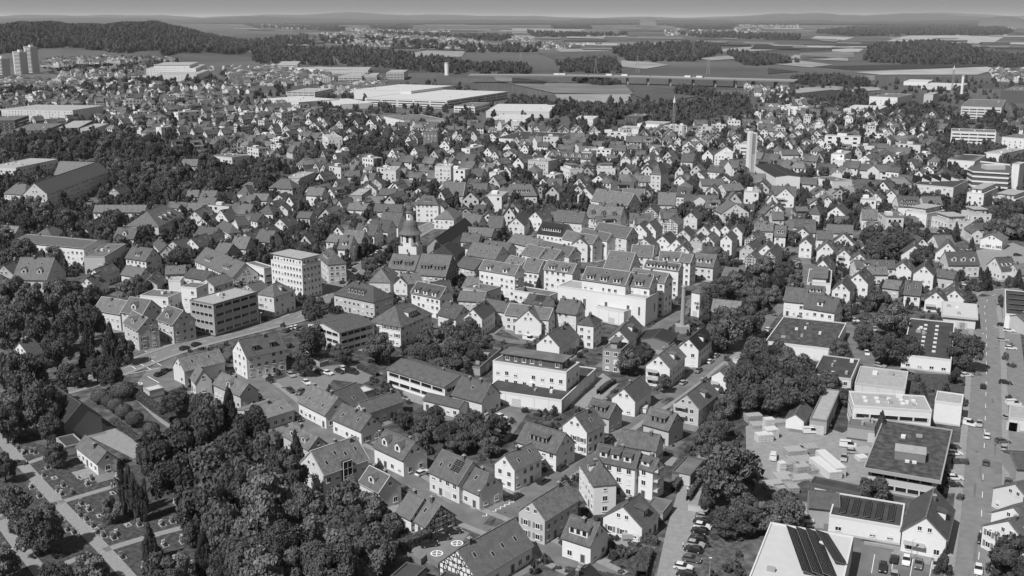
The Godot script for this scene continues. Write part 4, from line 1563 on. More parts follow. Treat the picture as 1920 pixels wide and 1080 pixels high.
const SHEETS := """
pave|0.03|gravel|1398 800 1470 770 1520 792 1580 812 1590 806 1650 815 1632 880 1620 925 1510 900 1480 915 1400 880
pave|0.03|asphalt_old|1600 1015 1720 1020 1790 1030 1790 1090 1580 1090
pave|0.03|pave|1755 830 1815 830 1805 925 1755 925
pave|0.03|asphalt|510 715 590 690 625 712 600 745 545 760
pave|0.03|asphalt|595 690 660 680 720 700 680 720 625 712
pave|0.03|pave|100 790 210 800 285 845 250 860 160 815 120 830
pave|0.03|asphalt|790 1005 850 985 880 1000 830 1060 760 1050
pave|0.03|asphalt_old|280 690 330 668 350 720 300 740 255 720
pave|0.03|asphalt_old|855 770 930 735 1000 760 950 830 880 800
pave|0.03|pave|1060 755 1130 700 1160 720 1110 770
pave|0.03|asphalt_old|1570 860 1560 1000 1520 1000
pave|0.03|asphalt_old|1800 600 1840 600 1840 650 1800 650
pave|0.03|asphalt|1865 560 1905 560 1930 760 1930 1090 1872 1090 1872 800
pave|0.03|gravel|1830 470 1900 455 1935 470 1935 520 1870 530 1830 500
pave|0.03|pave|1490 370 1560 350 1600 345 1610 400 1530 395
lawn|0.02|lawn|-10 830 40 870 195 1032 245 1090 480 1090 480 1000 400 950 330 890 240 870 150 850 60 830
lawn|0.02|lawn|-10 870 110 950 240 1090 -10 1090
lawn|0.02|lawn_dry|1310 1000 1350 960 1395 985 1395 1090 1320 1090
lawn|0.02|lawn|1150 1030 1240 1010 1225 1090 1130 1090
lawn|0.02|lawn|1310 920 1400 920 1390 960 1310 955
lawn|0.02|lawn|1700 690 1815 700 1810 735 1700 730
lawn|0.02|lawn|790 640 930 640 900 690 800 690
lawn|0.02|lawn|1380 560 1470 560 1440 640 1370 640
lawn|0.02|lawn|1340 500 1480 480 1460 560 1370 560
"""
const FIELDS := """
3|760 102 800 95 872 97 866 107 772 108
2|925 142 1060 157 1172 160 1188 178 1040 176 930 152
3|1040 178 1182 178 1182 196 1050 191
1|1187 160 1300 172 1306 182 1230 196 1190 180
3|1165 114 1215 117 1255 122 1210 130 1165 126
3|1312 110 1400 101 1378 111 1330 114
3|1280 98 1380 90 1482 82 1500 91 1400 97
0|1490 84 1620 82 1662 87 1500 97
3|1440 120 1490 113 1562 122 1520 127
0|1440 128 1500 135 1440 139
4|1700 67 1890 65 1860 82 1750 81 1662 77
4|1600 136 1850 126 1872 130 1832 141 1650 141
0|1520 125 1850 118 1862 125 1600 132
3|1440 170 1562 162 1602 167 1450 180
3|1570 166 1642 161 1652 170 1600 174
0|1450 181 1560 169 1606 177 1580 187 1470 191
3|960 53 1100 55 1082 60 960 62
3|960 66 1032 68 1002 74 960 74
4|1080 66 1152 64 1132 70
2|1090 80 1270 78 1232 86 1100 90
3|1040 93 1180 88 1142 96 1052 98
3|905 66 960 66 960 76 898 75
2|560 62 650 60 720 64 600 66
4|1530 68 1602 70 1582 76 1520 72
2|1500 100 1600 97 1602 108 1500 112
3|1490 103 1590 110 1590 115 1480 110
2|1540 148 1640 142 1640 152 1560 156
2|100 132 160 128 185 138 150 146 105 140
1|960 147 1030 150 1020 160 960 158
1|1010 100 1130 98 1120 108 1040 112
4|1560 90 1620 92 1610 98 1560 97
"""
func build_roads() -> void:
	for l in ROADS.split("\n", false):
		var f: PackedStringArray = l.split("|")
		var line := smooth_line(pts(f[0]))
		var w := float(f[1])
		structure("road", mesh([[ribbon(line, w, 0.05), M[f[2]]]]))
		for p in line: claim(roadpts, p, w * 0.5)
		var sd := f[3].split_floats(" ")
		for k in 2:
			if sd[k] > 0.0: structure("pavement", mesh([[ribbon(line, 1.9, 0.17, (k * 2 - 1) * (w * 0.5 + 0.95), 0.15), M.pave]]))
		if f[2] == "asphalt":      # edge lines and centre dashes
			var pm := MB.new()
			for i in line.size() - 1:
				var t: Vector3 = (line[i + 1] - line[i]).normalized()
				var s := t.cross(Vector3.UP)
				if i % 3 == 0:
					var c: Vector3 = line[i] + Vector3(0, 0.056, 0)
					var b: Vector3 = line[i + 1] + Vector3(0, 0.056, 0)
					pm.quad(c - s * 0.07, c + s * 0.07, b + s * 0.07, b - s * 0.07)
			structure("road_marking", mesh([[pm, M.paint]]))
	for l in PATHS.split("\n", false):
		var f: PackedStringArray = l.split("|")
		var line := smooth_line(pts(f[0]))
		structure("path", mesh([[ribbon(line, float(f[1]), 0.06), M.path]]))
		for p in line: claim(roadpts, p, float(f[1]) * 0.5)
	for l in SHEETS.split("\n", false):
		var f: PackedStringArray = l.split("|")
		var px := pts(f[3])
		sheet("paved_yard" if f[0] == "pave" else "lawn", px, M[f[2]], float(f[1]))
		if f[0] == "pave":
			var c := Vector2.ZERO
			for p in px: c += p / px.size()
			for p in px:
				for t in [0.0, 0.3, 0.6, 0.9]:
					var q: Vector2 = c.lerp(p, t)
					claim(roadpts, P(q.x, q.y), 3.0)
	var r := RandomNumberGenerator.new()
	r.seed = 77
	for l in FIELDS.split("\n", false):
		var f: PackedStringArray = l.split("|")
		sheet("field", pts(f[1]), M["field" + f[0]], 1.2, true)
	for i in 190:              # the patchwork of strips far out
		var y := 40.0 + pow(r.randf(), 1.3) * 52.0
		var x := r.randf_range(430.0, 1930.0)
		var w := r.randf_range(25.0, 110.0)
		var h := r.randf_range(0.03, 0.09) * (y - 34.0)
		var k := r.randf_range(-12, 12)
		var tone := r.randi() % 5
		sheet("field", [Vector2(x, y), Vector2(x + w, y + h * 0.3), Vector2(x + w + k, y + h * 1.4), Vector2(x + k, y + h)], M["field%d" % tone], 0.8 + 0.02 * i, true)
	# patches, manholes and dark repairs in the asphalt
	var lines := []
	for l in ROADS.split("\n", false):
		var f: PackedStringArray = l.split("|")
		if f[2] != "pave": lines.append([smooth_line(pts(f[0])), float(f[1])])
	for i in 110:
		var ln: Array = lines[[0, 0, 1, 1, 2, 2, 3, 4][r.randi() % 8]]
		var k: int = r.randi() % (ln[0].size() - 1)
		var t: Vector3 = (ln[0][k + 1] - ln[0][k]).normalized()
		var s := t.cross(Vector3.UP)
		var c: Vector3 = ln[0][k] + s * r.randf_range(-0.36, 0.36) * ln[1] + Vector3(0, 0.0545 + i * 0.00001, 0)
		var m := MB.new()
		if i % 4 == 0:
			for a in 10: m.tri(c, c + Vector3(cos(TAU * (a + 1) / 10), 0, sin(TAU * (a + 1) / 10)) * 0.38, c + Vector3(cos(TAU * a / 10), 0, sin(TAU * a / 10)) * 0.38)
			structure("manhole_cover", mesh([[m, M.flat0]]))
		else:
			var hl := r.randf_range(0.8, 7.0)
			var hw := r.randf_range(0.12, 0.5)
			m.quad(c - t * hl - s * hw, c - t * hl + s * hw, c + t * hl + s * hw * 0.9, c + t * hl - s * hw)
			structure("road_patch", mesh([[m, M.asphalt_old if i % 3 else M.asphalt]]))
	# circular lane arrows and the zigzag line on the asphalt
	for c in [Vector2(819, 1038), Vector2(857, 1019), Vector2(259, 720)]:
		var p := P(c.x, c.y)
		var m := MB.new()
		for i in 24:
			var a0 := TAU * i / 24
			var a1 := TAU * (i + 1) / 24
			var d0 := Vector3(cos(a0), 0, sin(a0))
			var d1 := Vector3(cos(a1), 0, sin(a1))
			var up := p + Vector3(0, 0.075, 0)
			m.quad(up + d1 * 1.2, up + d1 * 1.5, up + d0 * 1.5, up + d0 * 1.2)
		m.box(p + Vector3(-1.2, 0.07, -0.12), p + Vector3(1.2, 0.078, 0.12)); m.box(p + Vector3(-0.12, 0.07, -1.2), p + Vector3(0.12, 0.08, 1.2))
		structure("painted_circle", mesh([[m, M.paint]]))
	var zz := MB.new()
	var z0 := P(906, 969)
	var z1 := P(965, 939)
	for i in 14:
		var s := (z1 - z0).normalized().cross(Vector3.UP) * 0.45
		var a := z0.lerp(z1, i / 14.0) + s * (1.0 if i % 2 else -1.0) + Vector3(0, 0.07, 0)
		var b := z0.lerp(z1, (i + 1) / 14.0) + s * (-1.0 if i % 2 else 1.0) + Vector3(0, 0.07, 0)
		var n := (b - a).normalized().cross(Vector3.UP) * 0.11
		zz.quad(a - n, a + n, b + n, b - n)
	structure("zigzag_marking", mesh([[zz, M.paint]]))
	# bars across the lane before the lights
	var bars := MB.new()
	for q in [[247, 687, 259, 695], [262, 682, 283, 693], [283, 675, 303, 686], [277, 706, 298, 718], [300, 690, 230, 704]]:
		var a := P(q[0], q[1]) + Vector3(0, 0.075, 0)
		var b := P(q[2], q[3]) + Vector3(0, 0.075, 0)
		var n := (b - a).normalized().cross(Vector3.UP) * 0.15
		bars.quad(a - n, a + n, b + n, b - n)
	for q in 5:
		var a := P(1640 + q * 36, 1040 + q * 4) + Vector3(0, 0.075, 0)
		var b := P(1634 + q * 36, 1075 + q * 4) + Vector3(0, 0.075, 0)
		var n := (b - a).normalized().cross(Vector3.UP) * 0.07
		bars.quad(a - n, a + n, b + n, b - n)
	structure("painted_bars", mesh([[bars, M.paint]]))
	# far ridges on the horizon
	for q in [[-0.75, 0.2, 36000.0, 330.0, 1], [0.05, 0.75, 42000.0, 330.0, 2], [0.16, 0.42, 33000.0, 320.0, 3], [-0.5, -0.05, 27000.0, 200.0, 4], [-0.2, 0.5, 24000.0, 130.0, 5]]:
		var m := MB.new()
		var fn := FastNoiseLite.new()
		fn.seed = q[4]
		fn.frequency = 3.2
		fn.fractal_octaves = 4
		var n := 90
		for i in n:
			var row := []
			for k in [i, i + 1]:
				var t := lerpf(q[0], q[1], float(k) / n)
				var e := sin(PI * clampf(float(k) / n, 0.0, 1.0))
				var hh: float = maxf(5.0, q[3] * pow(e, 0.4) * (0.72 + 0.55 * fn.get_noise_1d(t * 2.0)))
				var dd := Vector3(sin(t), 0, -cos(t))
				row.append([dd * (q[2] - 3500.0) + Vector3(0, 28, 0), dd * q[2] + Vector3(0, hh, 0), dd * (q[2] + 4000.0) + Vector3(0, 20, 0)])
			m.quad(row[0][0], row[1][0], row[1][1], row[0][1])
			m.quad(row[0][1], row[1][1], row[1][2], row[0][2])
		structure("hills", mesh([[m, M.field0]]))

# ------------------------------------------------------------------ trees
func crown(sd: int, lumps: int, leaves: int, size: float, shape: String) -> MB:
	var r := RandomNumberGenerator.new()
	r.seed = sd
	var m := MB.new()
	var L := []
	for i in lumps:
		var y := r.randf()
		var ang := i * 2.4 + r.randf() * 0.8
		var rad := 0.0
		var lr := 0.0
		if shape == "broad":
			rad = sqrt(maxf(0.05, 1.0 - pow(absf(y - 0.42) * 1.55, 2.0))) * r.randf_range(0.45, 0.78)
			lr = r.randf_range(0.24, 0.4)
		elif shape == "cone":
			y = pow(y, 1.3)
			rad = (1.0 - y) * r.randf_range(0.55, 0.8)
			lr = 0.12 + 0.22 * (1.0 - y)
		elif shape == "column":
			rad = 0.55 * sin(PI * clampf(y * 0.9 + 0.08, 0.0, 1.0)) * r.randf_range(0.3, 1.0)
			lr = r.randf_range(0.22, 0.34)
		L.append([Vector3(cos(ang) * rad, y, sin(ang) * rad), lr, r.randf_range(0.72, 1.2)])
	for i in leaves:
		var p := Vector3.ZERO
		var n := Vector3.ZERO
		var tone := 1.0
		if shape == "ball":
			n = Vector3(r.randfn(), r.randfn(), r.randfn()).normalized()
			p = Vector3(n.x, 0.5 + n.y * 0.5, n.z) * Vector3(1, 1, 1) * r.randf_range(0.93, 1.0)
		else:
			var l: Array = L[r.randi() % L.size()]
			n = Vector3(r.randfn(), r.randfn() * 0.9 + 0.25, r.randfn()).normalized()
			var k: float = l[1] * r.randf_range(0.7, 1.04)
			p = l[0] + Vector3(n.x * k, n.y * k * (0.75 if shape != "column" else 0.5), n.z * k)
			tone = l[2]
		var t := (n + Vector3(r.randfn(), r.randfn(), r.randfn()) * (0.55 if shape != "ball" else 0.3)).normalized()
		var x := t.cross(Vector3(r.randfn(), r.randfn(), r.randfn())).normalized()
		var y2 := t.cross(x)
		var s := size * r.randf_range(0.6, 1.25)
		x *= s
		y2 *= s * r.randf_range(0.6, 1.0)
		tone *= r.randf_range(0.88, 1.14)
		tone /= 1.4
		m.col = Color(tone, tone, tone)
		m.v.append_array([p - x - y2, p + x * 0.2 + y2, p + x - y2 * 0.5, p - x * 0.9 + y2 * 0.7, p + x * 0.9 + y2 * 0.4, p + x * 0.1 - y2 * 0.9])
		m.n.append_array([t, t, t, t, t, t])
		m.t.append_array([Vector2.ZERO, Vector2.ZERO, Vector2.ZERO, Vector2.ZERO, Vector2.ZERO, Vector2.ZERO])
		m.c.append_array([m.col, m.col, m.col, m.col, m.col, m.col])
	return m
func make_trees() -> void:
	for i in 4:
		MESH["broad%d" % i] = mesh([[crown(40 + i, 26, 5200, 0.062, "broad"), M["leaf%d" % [0, 1, 2, 0][i]]]])
		MESH["mid%d" % i] = mesh([[crown(60 + i, 11, 620, 0.15, "broad"), M["leaf%d" % [0, 1, 3, 1][i]]]])
	MESH.cone0 = mesh([[crown(80, 34, 4200, 0.055, "cone"), M.leaf3]])
	MESH.cone1 = mesh([[crown(81, 12, 420, 0.14, "cone"), M.leaf3]])
	MESH.column0 = mesh([[crown(82, 20, 3400, 0.07, "column"), M.leaf1]])
	MESH.ball0 = mesh([[crown(83, 1, 3000, 0.055, "ball"), M.leaf0]])
	MESH.far0 = mesh([[crown(84, 7, 110, 0.32, "broad"), M.leaf3]])
	MESH.far1 = mesh([[crown(85, 7, 110, 0.32, "broad"), M.leaf1]])
	MESH.far2 = mesh([[crown(86, 8, 110, 0.26, "cone"), M.leaf3]])
	MESH.bush0 = mesh([[crown(87, 9, 1200, 0.11, "broad"), M.leaf0]])
	MESH.bush1 = mesh([[crown(88, 9, 1200, 0.11, "broad"), M.leaf3]])
	var t := MB.new()
	t.lathe([Vector2(0.075, -0.02), Vector2(0.05, 0.05), Vector2(0.04, 0.35), Vector2(0.02, 0.75), Vector2(0.0, 0.9)], 7)
	for i in 7:
		var a := i * 2.4
		var y := 0.28 + i * 0.06
		var d := Vector3(cos(a), 0.9, sin(a)).normalized() * 0.34
		t.bar(Vector3(0, y, 0), Vector3(0, y, 0) + d, 0.022, Vector3.UP)
	MESH.trunk = mesh([[t, M.bark]])
const KINDNAME := {"b": ["leafy_tree", "broad leafy tree"], "k": ["conifer_tree", "dark conical conifer"], "c": ["columnar_tree", "slim columnar tree"], "r": ["clipped_tree", "clipped round tree"], "u": ["shrub", "low leafy shrub"]}
func tree(kind: String, at: Vector3, rad: float, h: float, px: Vector2, var_i: int, where := "") -> void:
	var nm: Array = KINDNAME[kind]
	var mark := near_mark(px) if where == "" else where
	var size := "tall" if h > 13.0 else ("small" if h < 7.0 else "mid-sized")
	var tone := ""
	if kind == "b": tone = ["green-grey ", "darker ", "pale ", "dense "][var_i % 4]
	var o := thing(nm[0], at, "%s %s%s by %s" % [size, tone, nm[1], near_two(px) if where == "" else where], "tree" if kind != "u" else "shrub", "trees by " + mark)
	o.rotation.y = at.x * 1.7 + at.z
	var key: String = {"b": "broad%d" % (var_i % 4), "k": "cone0", "c": "column0", "r": "ball0", "u": "bush%d" % (var_i % 2)}[kind]
	var base := 0.2 * h
	if kind == "k" or kind == "u": base = 0.04 * h
	elif kind == "c": base = 0.08 * h
	elif kind == "r": base = 0.12 * h
	if kind != "u": part("trunk", MESH.trunk, o, Transform3D(Basis().scaled(Vector3(h * 0.6, h * 0.85, h * 0.6)), Vector3.ZERO))
	var ch := h - base
	part("crown", MESH[key], o, Transform3D(Basis().scaled(Vector3(rad * (1.0 if kind != "b" else 0.95), ch * (1.0 if kind != "b" else 0.78), rad)), Vector3(0, base + (ch * 0.1 if kind == "b" else 0.0), 0)))
# crown centre pixel, crown radius in metres, height in metres, kind
const TREES := """
77 762 7 16 b,30 770 6 15 b,20 700 6 16 b,18 560 7 17 b,55 575 7 18 b,98 560 7 17 b,140 580 6 16 b,120 615 6 15 b,165 640 4.5 17 k,105 655 6 15 b,58 690 6 13 b,207 640 4.5 16 k,170 600 6 15 b,235 655 4 10 b,20 620 7 17 b,70 625 6 16 b,40 730 5 12 b,10 790 5 12 b
181 690 4 9 b,207 704 4.5 9 b,125 700 4 8 b,150 705 3.5 7 b,112 735 3 6 b,95 800 4 10 b
187 741 2.9 5 r,203 751 2.3 4.6 r,216 758 2.6 4.8 r,232 769 2.7 5 r,252 783 2.8 5.2 r,283 803 2.6 5 r,229 730 4 6 r,262 730 2 3 r
300 845 7 15 b,350 830 7 16 b,385 800 6 15 b,330 895 7 15 b,395 880 8 17 b,440 850 7 16 b,385 950 7 15 b,445 915 7 16 b,480 975 7 16 b,420 990 6 13 b,395 780 5 13 b,430 765 4 15 k,375 760 4 9 b,335 745 4 7 b,320 760 4 7 b,470 800 6 14 b,500 850 6 15 b,555 845 3.5 13 k
535 895 6 15 b,500 925 7 16 b,560 955 6 14 b,600 965 6 12 b,650 930 5 11 b,690 960 5 11 b,655 1000 6 12 b,700 1010 5 10 b,590 1020 6 13 b,530 1040 7 15 b,500 1075 6 14 b,620 1065 7 14 b,570 1070 6 13 b,460 1050 6 13 b,680 1050 5 11 b,720 1040 4 8 b,730 985 3 6 b,640 960 6 12 b
105 848 3.4 8 b,8 875 3.2 8 b,26 942 4.2 9 b,72 986 6.2 12 b,174 1066 4.4 9 b,3 1052 4.5 10 b,281 1013 2.7 9.5 k,206 953 2.7 7 b,229 905 1.7 15 c,242 912 1.8 14 c,252 925 1.7 13 c,269 930 1.6 12 c,260 935 1.5 11 c,382 1035 3.4 12 k,105 1085 4.5 9 b,300 1078 5 10 b,335 1070 4 9 b,430 1060 5 11 b,405 1010 3 8 b,360 1000 3 7 b
1370 885 9 16 b,1330 825 4.5 10 b,1345 795 4 9 b,1366 612 8 16 b,1402 600 6.5 14 b,1345 632 5 11 b,1178 678 4.5 9 b,1208 662 4 8 b,1245 718 3 6 b,1222 700 3 6 b,1330 600 4 10 b,1185 660 3 6 b
1408 690 6 13 b,1440 700 6.5 14 b,1470 680 6 13 b,1490 715 6.5 14 b,1430 740 6 12 b,1465 738 6 13 b,1500 690 6 12 b,1522 728 5 11 b,1385 745 5 11 b,1398 715 6 13 b,1450 665 6 12 b,1420 660 6 12 b,1375 705 4 9 b,1345 768 2.2 7 c,1360 765 3 7 b
590 580 6.5 12 b,583 640 6 11 b,600 625 5 10 b,570 682 4 8 b,710 652 6 11 b,645 668 3.5 6 b,792 650 5 10 b,812 665 5 10 b,830 640 5.5 11 b,850 660 5.5 11 b,872 628 5 10 b,862 682 4.5 8 b,902 645 4.5 8 b,880 612 4 8 b,840 615 3.5 7 b,885 665 4.5 9 b,822 690 4 8 b,632 660 3 6 b,800 630 4 8 b
800 802 4.5 8 b,840 815 4.5 8 b,870 800 4.5 8 b,900 812 4.5 8 b,930 800 4.5 9 b,780 830 3.5 6 b,860 830 4 6 b,920 835 3.5 6 b,890 790 3.5 7 b,760 785 3 6 b,815 780 3.5 7 b
1672 598 7 13 b,1620 632 4.5 9 b,1577 655 4.5 9 b,1660 650 6 12 b,1702 655 5.5 11 b,1812 658 6.5 13 b,1790 640 4 8 b,1555 715 4.5 8 b,1590 742 4 6 b,1652 797 2.8 10 k,1640 915 4.5 7 b,1700 548 4 8 b,1586 587 3 6 b,1820 562 3 6 b,1650 560 5 10 b,1790 705 2.5 5 b
1480 962 5 9 b,1402 972 4.5 8 b,1362 980 4 7 b,1440 968 4.5 8 b,1908 1052 7 12 b,1882 1005 3.5 7 b,1770 1050 2.2 6 k,1395 950 4 7 b,1470 940 4 6 b,1330 955 3 5 b
42 468 6 13 b,20 485 6 12 b,50 418 7 15 b,80 398 7 16 b,15 408 6 14 b,125 408 6 14 b,168 428 4 9 b,215 415 7 15 b,272 440 6 12 b,230 458 5.5 12 b,98 478 5 10 b,140 550 5 11 b,172 556 5 11 b,110 552 6 13 b,60 555 6 14 b,30 545 6 14 b,240 540 5 10 b,272 545 5 10 b,255 530 4 8 b,205 412 6 13 b,190 435 5 10 b,30 390 7 15 b,10 440 6 12 b,65 385 7 14 b
335 483 6.5 12 b,600 432 6 12 b,622 418 6 12 b,572 468 5 9 b,560 465 4 8 b,640 405 6 12 b,655 418 6 12 b,670 425 5 11 b,692 498 4.5 9 b,712 483 4 8 b,740 467 4.5 9 b,698 510 4 8 b,350 430 5 10 b,340 420 4 9 b,540 450 3 6 b,630 435 5 10 b,880 358 6 12 b,902 370 6 12 b,800 350 5 10 b
1010 540 3 11 k,985 554 2.6 9 k,1350 478 4.5 9 b,1430 502 7 13 b,1472 512 6 12 b,1350 540 5.5 11 b,1382 530 6 12 b,1410 545 5 10 b,1490 445 4.5 9 b,1455 530 5 10 b,1330 555 5 10 b,1420 560 5 10 b,1450 550 4 8 b,1405 520 2.5 8 c,1320 570 4 9 b,1490 530 5 10 b
1660 462 8 15 b,1640 475 7 13 b,1690 450 7 13 b,1726 485 6.5 12 b,1700 422 5 10 b,1850 520 3.5 11 k,1910 520 3 9 k,1822 462 3.4 11 k,1793 432 3.4 11 k,1885 408 8 17 b,1905 422 7 15 b,1865 428 6 13 b,1555 398 5.5 11 b,1618 372 7 14 b,1600 380 6 12 b,1630 440 5 10 b,1675 430 5 10 b,1610 400 5 10 b,1720 440 4 9 b,1900 395 7 15 b,1875 390 7 15 b
1392 328 7 14 b,1398 340 6 12 b,1430 295 6 12 b,1440 290 6 12 b,1508 365 5 10 b,1545 322 5 9 b,1140 265 6 12 b,1128 262 6 12 b,1385 250 5 11 b,1470 240 7 14 b
"""
const TREEPOLYS := """
30|0 258 90 262 180 265 320 255 325 300 215 300 160 300 60 298 0 296
34|205 300 300 295 322 330 315 372 255 360 215 335
26|335 290 470 300 545 338 450 370 350 368
16|640 265 760 262 800 285 745 300 650 300
14|1705 268 1800 268 1792 310 1720 308
8|850 275 915 270 915 285 860 290
"""
const WOODS := """
700|1.0|470 92 690 94 760 106 870 121 1000 126 1000 139 850 139 700 126 480 119
200|0.9|1045 118 1150 112 1168 128 1160 137 1050 137
420|1.0|1145 96 1260 86 1345 89 1350 101 1300 116 1180 116
900|0.9|1630 91 1740 81 1800 91 1900 109 1930 109 1930 126 1850 123 1700 121 1620 116
120|0.8|1075 152 1125 154 1166 160 1120 162
120|0.8|1262 168 1340 176 1345 184 1270 178
220|0.85|960 187 1040 199 1110 207 1180 207 1215 213 1215 226 1140 224 1000 212 960 204
220|0.85|1212 218 1300 200 1400 184 1400 200 1330 222 1300 240 1215 238
200|0.9|1290 225 1400 215 1420 228 1300 245
200|0.9|1480 150 1560 148 1620 155 1640 165 1500 158
130|0.9|0 165 130 160 240 150 330 150 420 140 430 152 300 172 100 185 0 180
120|0.9|100 120 330 118 330 130 250 142 110 140
220|0.9|1360 100 1420 105 1500 118 1400 125
120|0.9|1840 105 1930 110 1930 135 1880 140
200|0.9|990 60 1100 66 1180 64 1160 68 1000 70
200|1.0|700 60 860 70 960 70 940 78 720 66
240|1.0|1250 60 1400 66 1500 70 1500 76 1300 70
160|1.0|560 68 700 74 900 90 1010 88 1010 98 900 100 600 80
120|0.8|600 200 640 215 700 240 640 245 590 225
90|0.8|1160 205 1300 200 1300 215 1170 222
160|0.8|1500 190 1660 185 1720 215 1640 240 1500 230
120|0.8|1700 205 1760 205 1800 235 1790 262 1700 250
160|0.9|420 85 560 70 590 84 480 92
150|0.6|75 95 180 92 300 106 330 118 250 124 120 116
900|1.0|455 47 500 41 560 41 620 46 650 54 640 60 560 55 480 52
350|1.0|690 48 740 45 775 50 770 58 700 58
3600|1.0|1530 62 1600 52 1700 48 1800 43 1880 52 1898 60 1880 66 1700 67 1600 68
900|1.0|1250 48 1330 44 1380 50 1370 56 1290 56
500|1.0|1030 48 1100 46 1110 54 1040 55
"""
func build_green() -> void:
	var i := 0
	for l in TREES.split("\n", false):
		for e in l.split(",", false):
			var f: PackedStringArray = e.split(" ", false)
			var px := Vector2(float(f[0]), float(f[1]))
			var h := float(f[3])
			var rad := float(f[2])
			var at := P(px.x, px.y, h * 0.58)
			at.y = 0
			var k: String = f[4]
			if k == "b" and h < 5.5: k = "u"
			tree(k, at, rad, h, px, hash(i * 7 + 3) % 4)
			claim(roadpts, at, rad * 0.5)
			i += 1
	var r := RandomNumberGenerator.new()
	r.seed = 5
	for l in TREEPOLYS.split("\n", false):
		var f: PackedStringArray = l.split("|")
		var poly := pts(f[1])
		var n := 0
		var guard := 0
		while n < int(f[0]) and guard < 4000:
			guard += 1
			var px := Vector2(r.randf_range(0, 1920), r.randf_range(250, 380))
			if not inside(px, poly): continue
			var at := P(px.x, px.y, 6.0)
			at.y = 0
			if taken(foot, at, 3.0): continue
			tree("b", at, r.randf_range(4.5, 7.5), r.randf_range(10, 17), px, r.randi() % 4)
			n += 1
	# woods and field trees: nobody could count them
	var lists := [[], [], []]
	for l in WOODS.split("\n", false):
		var f: PackedStringArray = l.split("|")
		var poly := pts(f[2])
		var lo := Vector2(1e9, 1e9)
		var hi := -lo
		for p in poly:
			lo = lo.min(p)
			hi = hi.max(p)
		var n := 0
		var guard := 0
		while n < int(f[0]) and guard < 20000:
			guard += 1
			var px := Vector2(r.randf_range(lo.x, hi.x), r.randf_range(lo.y, hi.y))
			if not inside(px, poly): continue
			var at := PT(px.x, px.y)
			if taken(foot, at, 4.0): continue
			var s := r.randf_range(0.75, 1.25) * float(f[1]) * clampf(at.length() / 2600.0, 1.0, 1.9)
			lists[r.randi() % 3 if r.randf() < 0.4 else r.randi() % 2].append(Transform3D(Basis(Vector3.UP, r.randf() * TAU).scaled(Vector3(7.5, 12.5, 7.5) * s), at - Vector3(0, 2, 0)))
			n += 1
	for n in 9500:              # the wooded hill
		var az := deg_to_rad(r.randf_range(-29.0, -13.6))
		var d := r.randf_range(3250.0, 5300.0)
		var x := sin(az) * d
		var z := -cos(az) * d
		var h := terrain(x, z)
		if h < 9.0 + 7.0 * sin(az * 60.0) + (16.0 if az < deg_to_rad(-17.8) else 0.0) and d < 4300.0: continue
		var s := r.randf_range(0.8, 1.35)
		lists[[0, 1, 1, 0, 2][r.randi() % 5]].append(Transform3D(Basis(Vector3.UP, r.randf() * TAU).scaled(Vector3(10.5, 19, 10.5) * s), Vector3(x, h - 4.0, z)))
	var w := thing("woods", Vector3.ZERO, "dark woods covering the hill and the field edges", "woods")
	w.set_meta("kind", "stuff")
	for k in 3: many("foliage", MESH["far%d" % k], lists[k], w)
	wooded_knoll(1806, 1898, 31.0, 16000.0)
	wooded_knoll(1192, 1224, 32.5, 20000.0)
	# gardens between the houses
	var gl := [[], [], [], []]
	var made := 0
	for t in 26000:
		var px := Vector2(r.randf_range(-10, 1930), 150.0 + pow(r.randf(), 0.8) * 440.0)
		if px.y < 190.0 and px.x > 900.0 and px.x < 1420.0: continue
		var at := P(px.x, px.y)
		if r.randf() > 1.15 - at.length() / 5200.0 * 0.5: continue
		var s := r.randf_range(1.6, 4.6)
		if px.y < 300.0: s *= 1.25
		if px.y > 520.0 and px.x < 260.0: continue
		if px.y > 500.0: s *= 0.5
		if taken(foot, at, s * 0.7) or taken(roadpts, at, s * 0.5): continue
		if px.x > 960.0 and px.x < 1330.0 and px.y > 420.0 and px.y < 560.0: continue
		var h := s * r.randf_range(1.5, 2.4)
		var k := r.randi() % 4
		gl[k].append(Transform3D(Basis(Vector3.UP, r.randf() * TAU).scaled(Vector3(s, h, s)), at - Vector3(0, h * 0.08, 0)))
		claim(roadpts, at, s * 0.45)
		made += 1
		if made > 5200: break
	for t in 5200:              # low shrubs in the near gardens
		var px := Vector2(r.randf_range(300, 1900), r.randf_range(560, 1085))
		if px.y > 780.0 and (px.x < 520.0 or px.x > 1640.0): continue
		if px.x > 1390.0 and px.x < 1640.0 and px.y > 780.0: continue
		var at := P(px.x, px.y)
		var s := r.randf_range(0.5, 1.5)
		if sin(at.x * 0.11) + sin(at.z * 0.13 + 1.0) < 0.1 and r.randf() < 0.8: continue
		if taken(foot, at, s) or taken(roadpts, at, s * 0.6): continue
		var h := s * r.randf_range(1.0, 1.9)
		gl[r.randi() % 4].append(Transform3D(Basis(Vector3.UP, r.randf() * TAU).scaled(Vector3(s, h, s)), at - Vector3(0, h * 0.1, 0)))
		claim(roadpts, at, s * 0.5)
	var g := thing("garden_vegetation", Vector3.ZERO, "small trees and shrubs filling the gardens between the roofs", "vegetation")
	g.set_meta("kind", "stuff")
	for k in 4: many("foliage", MESH["mid%d" % k], gl[k], g)
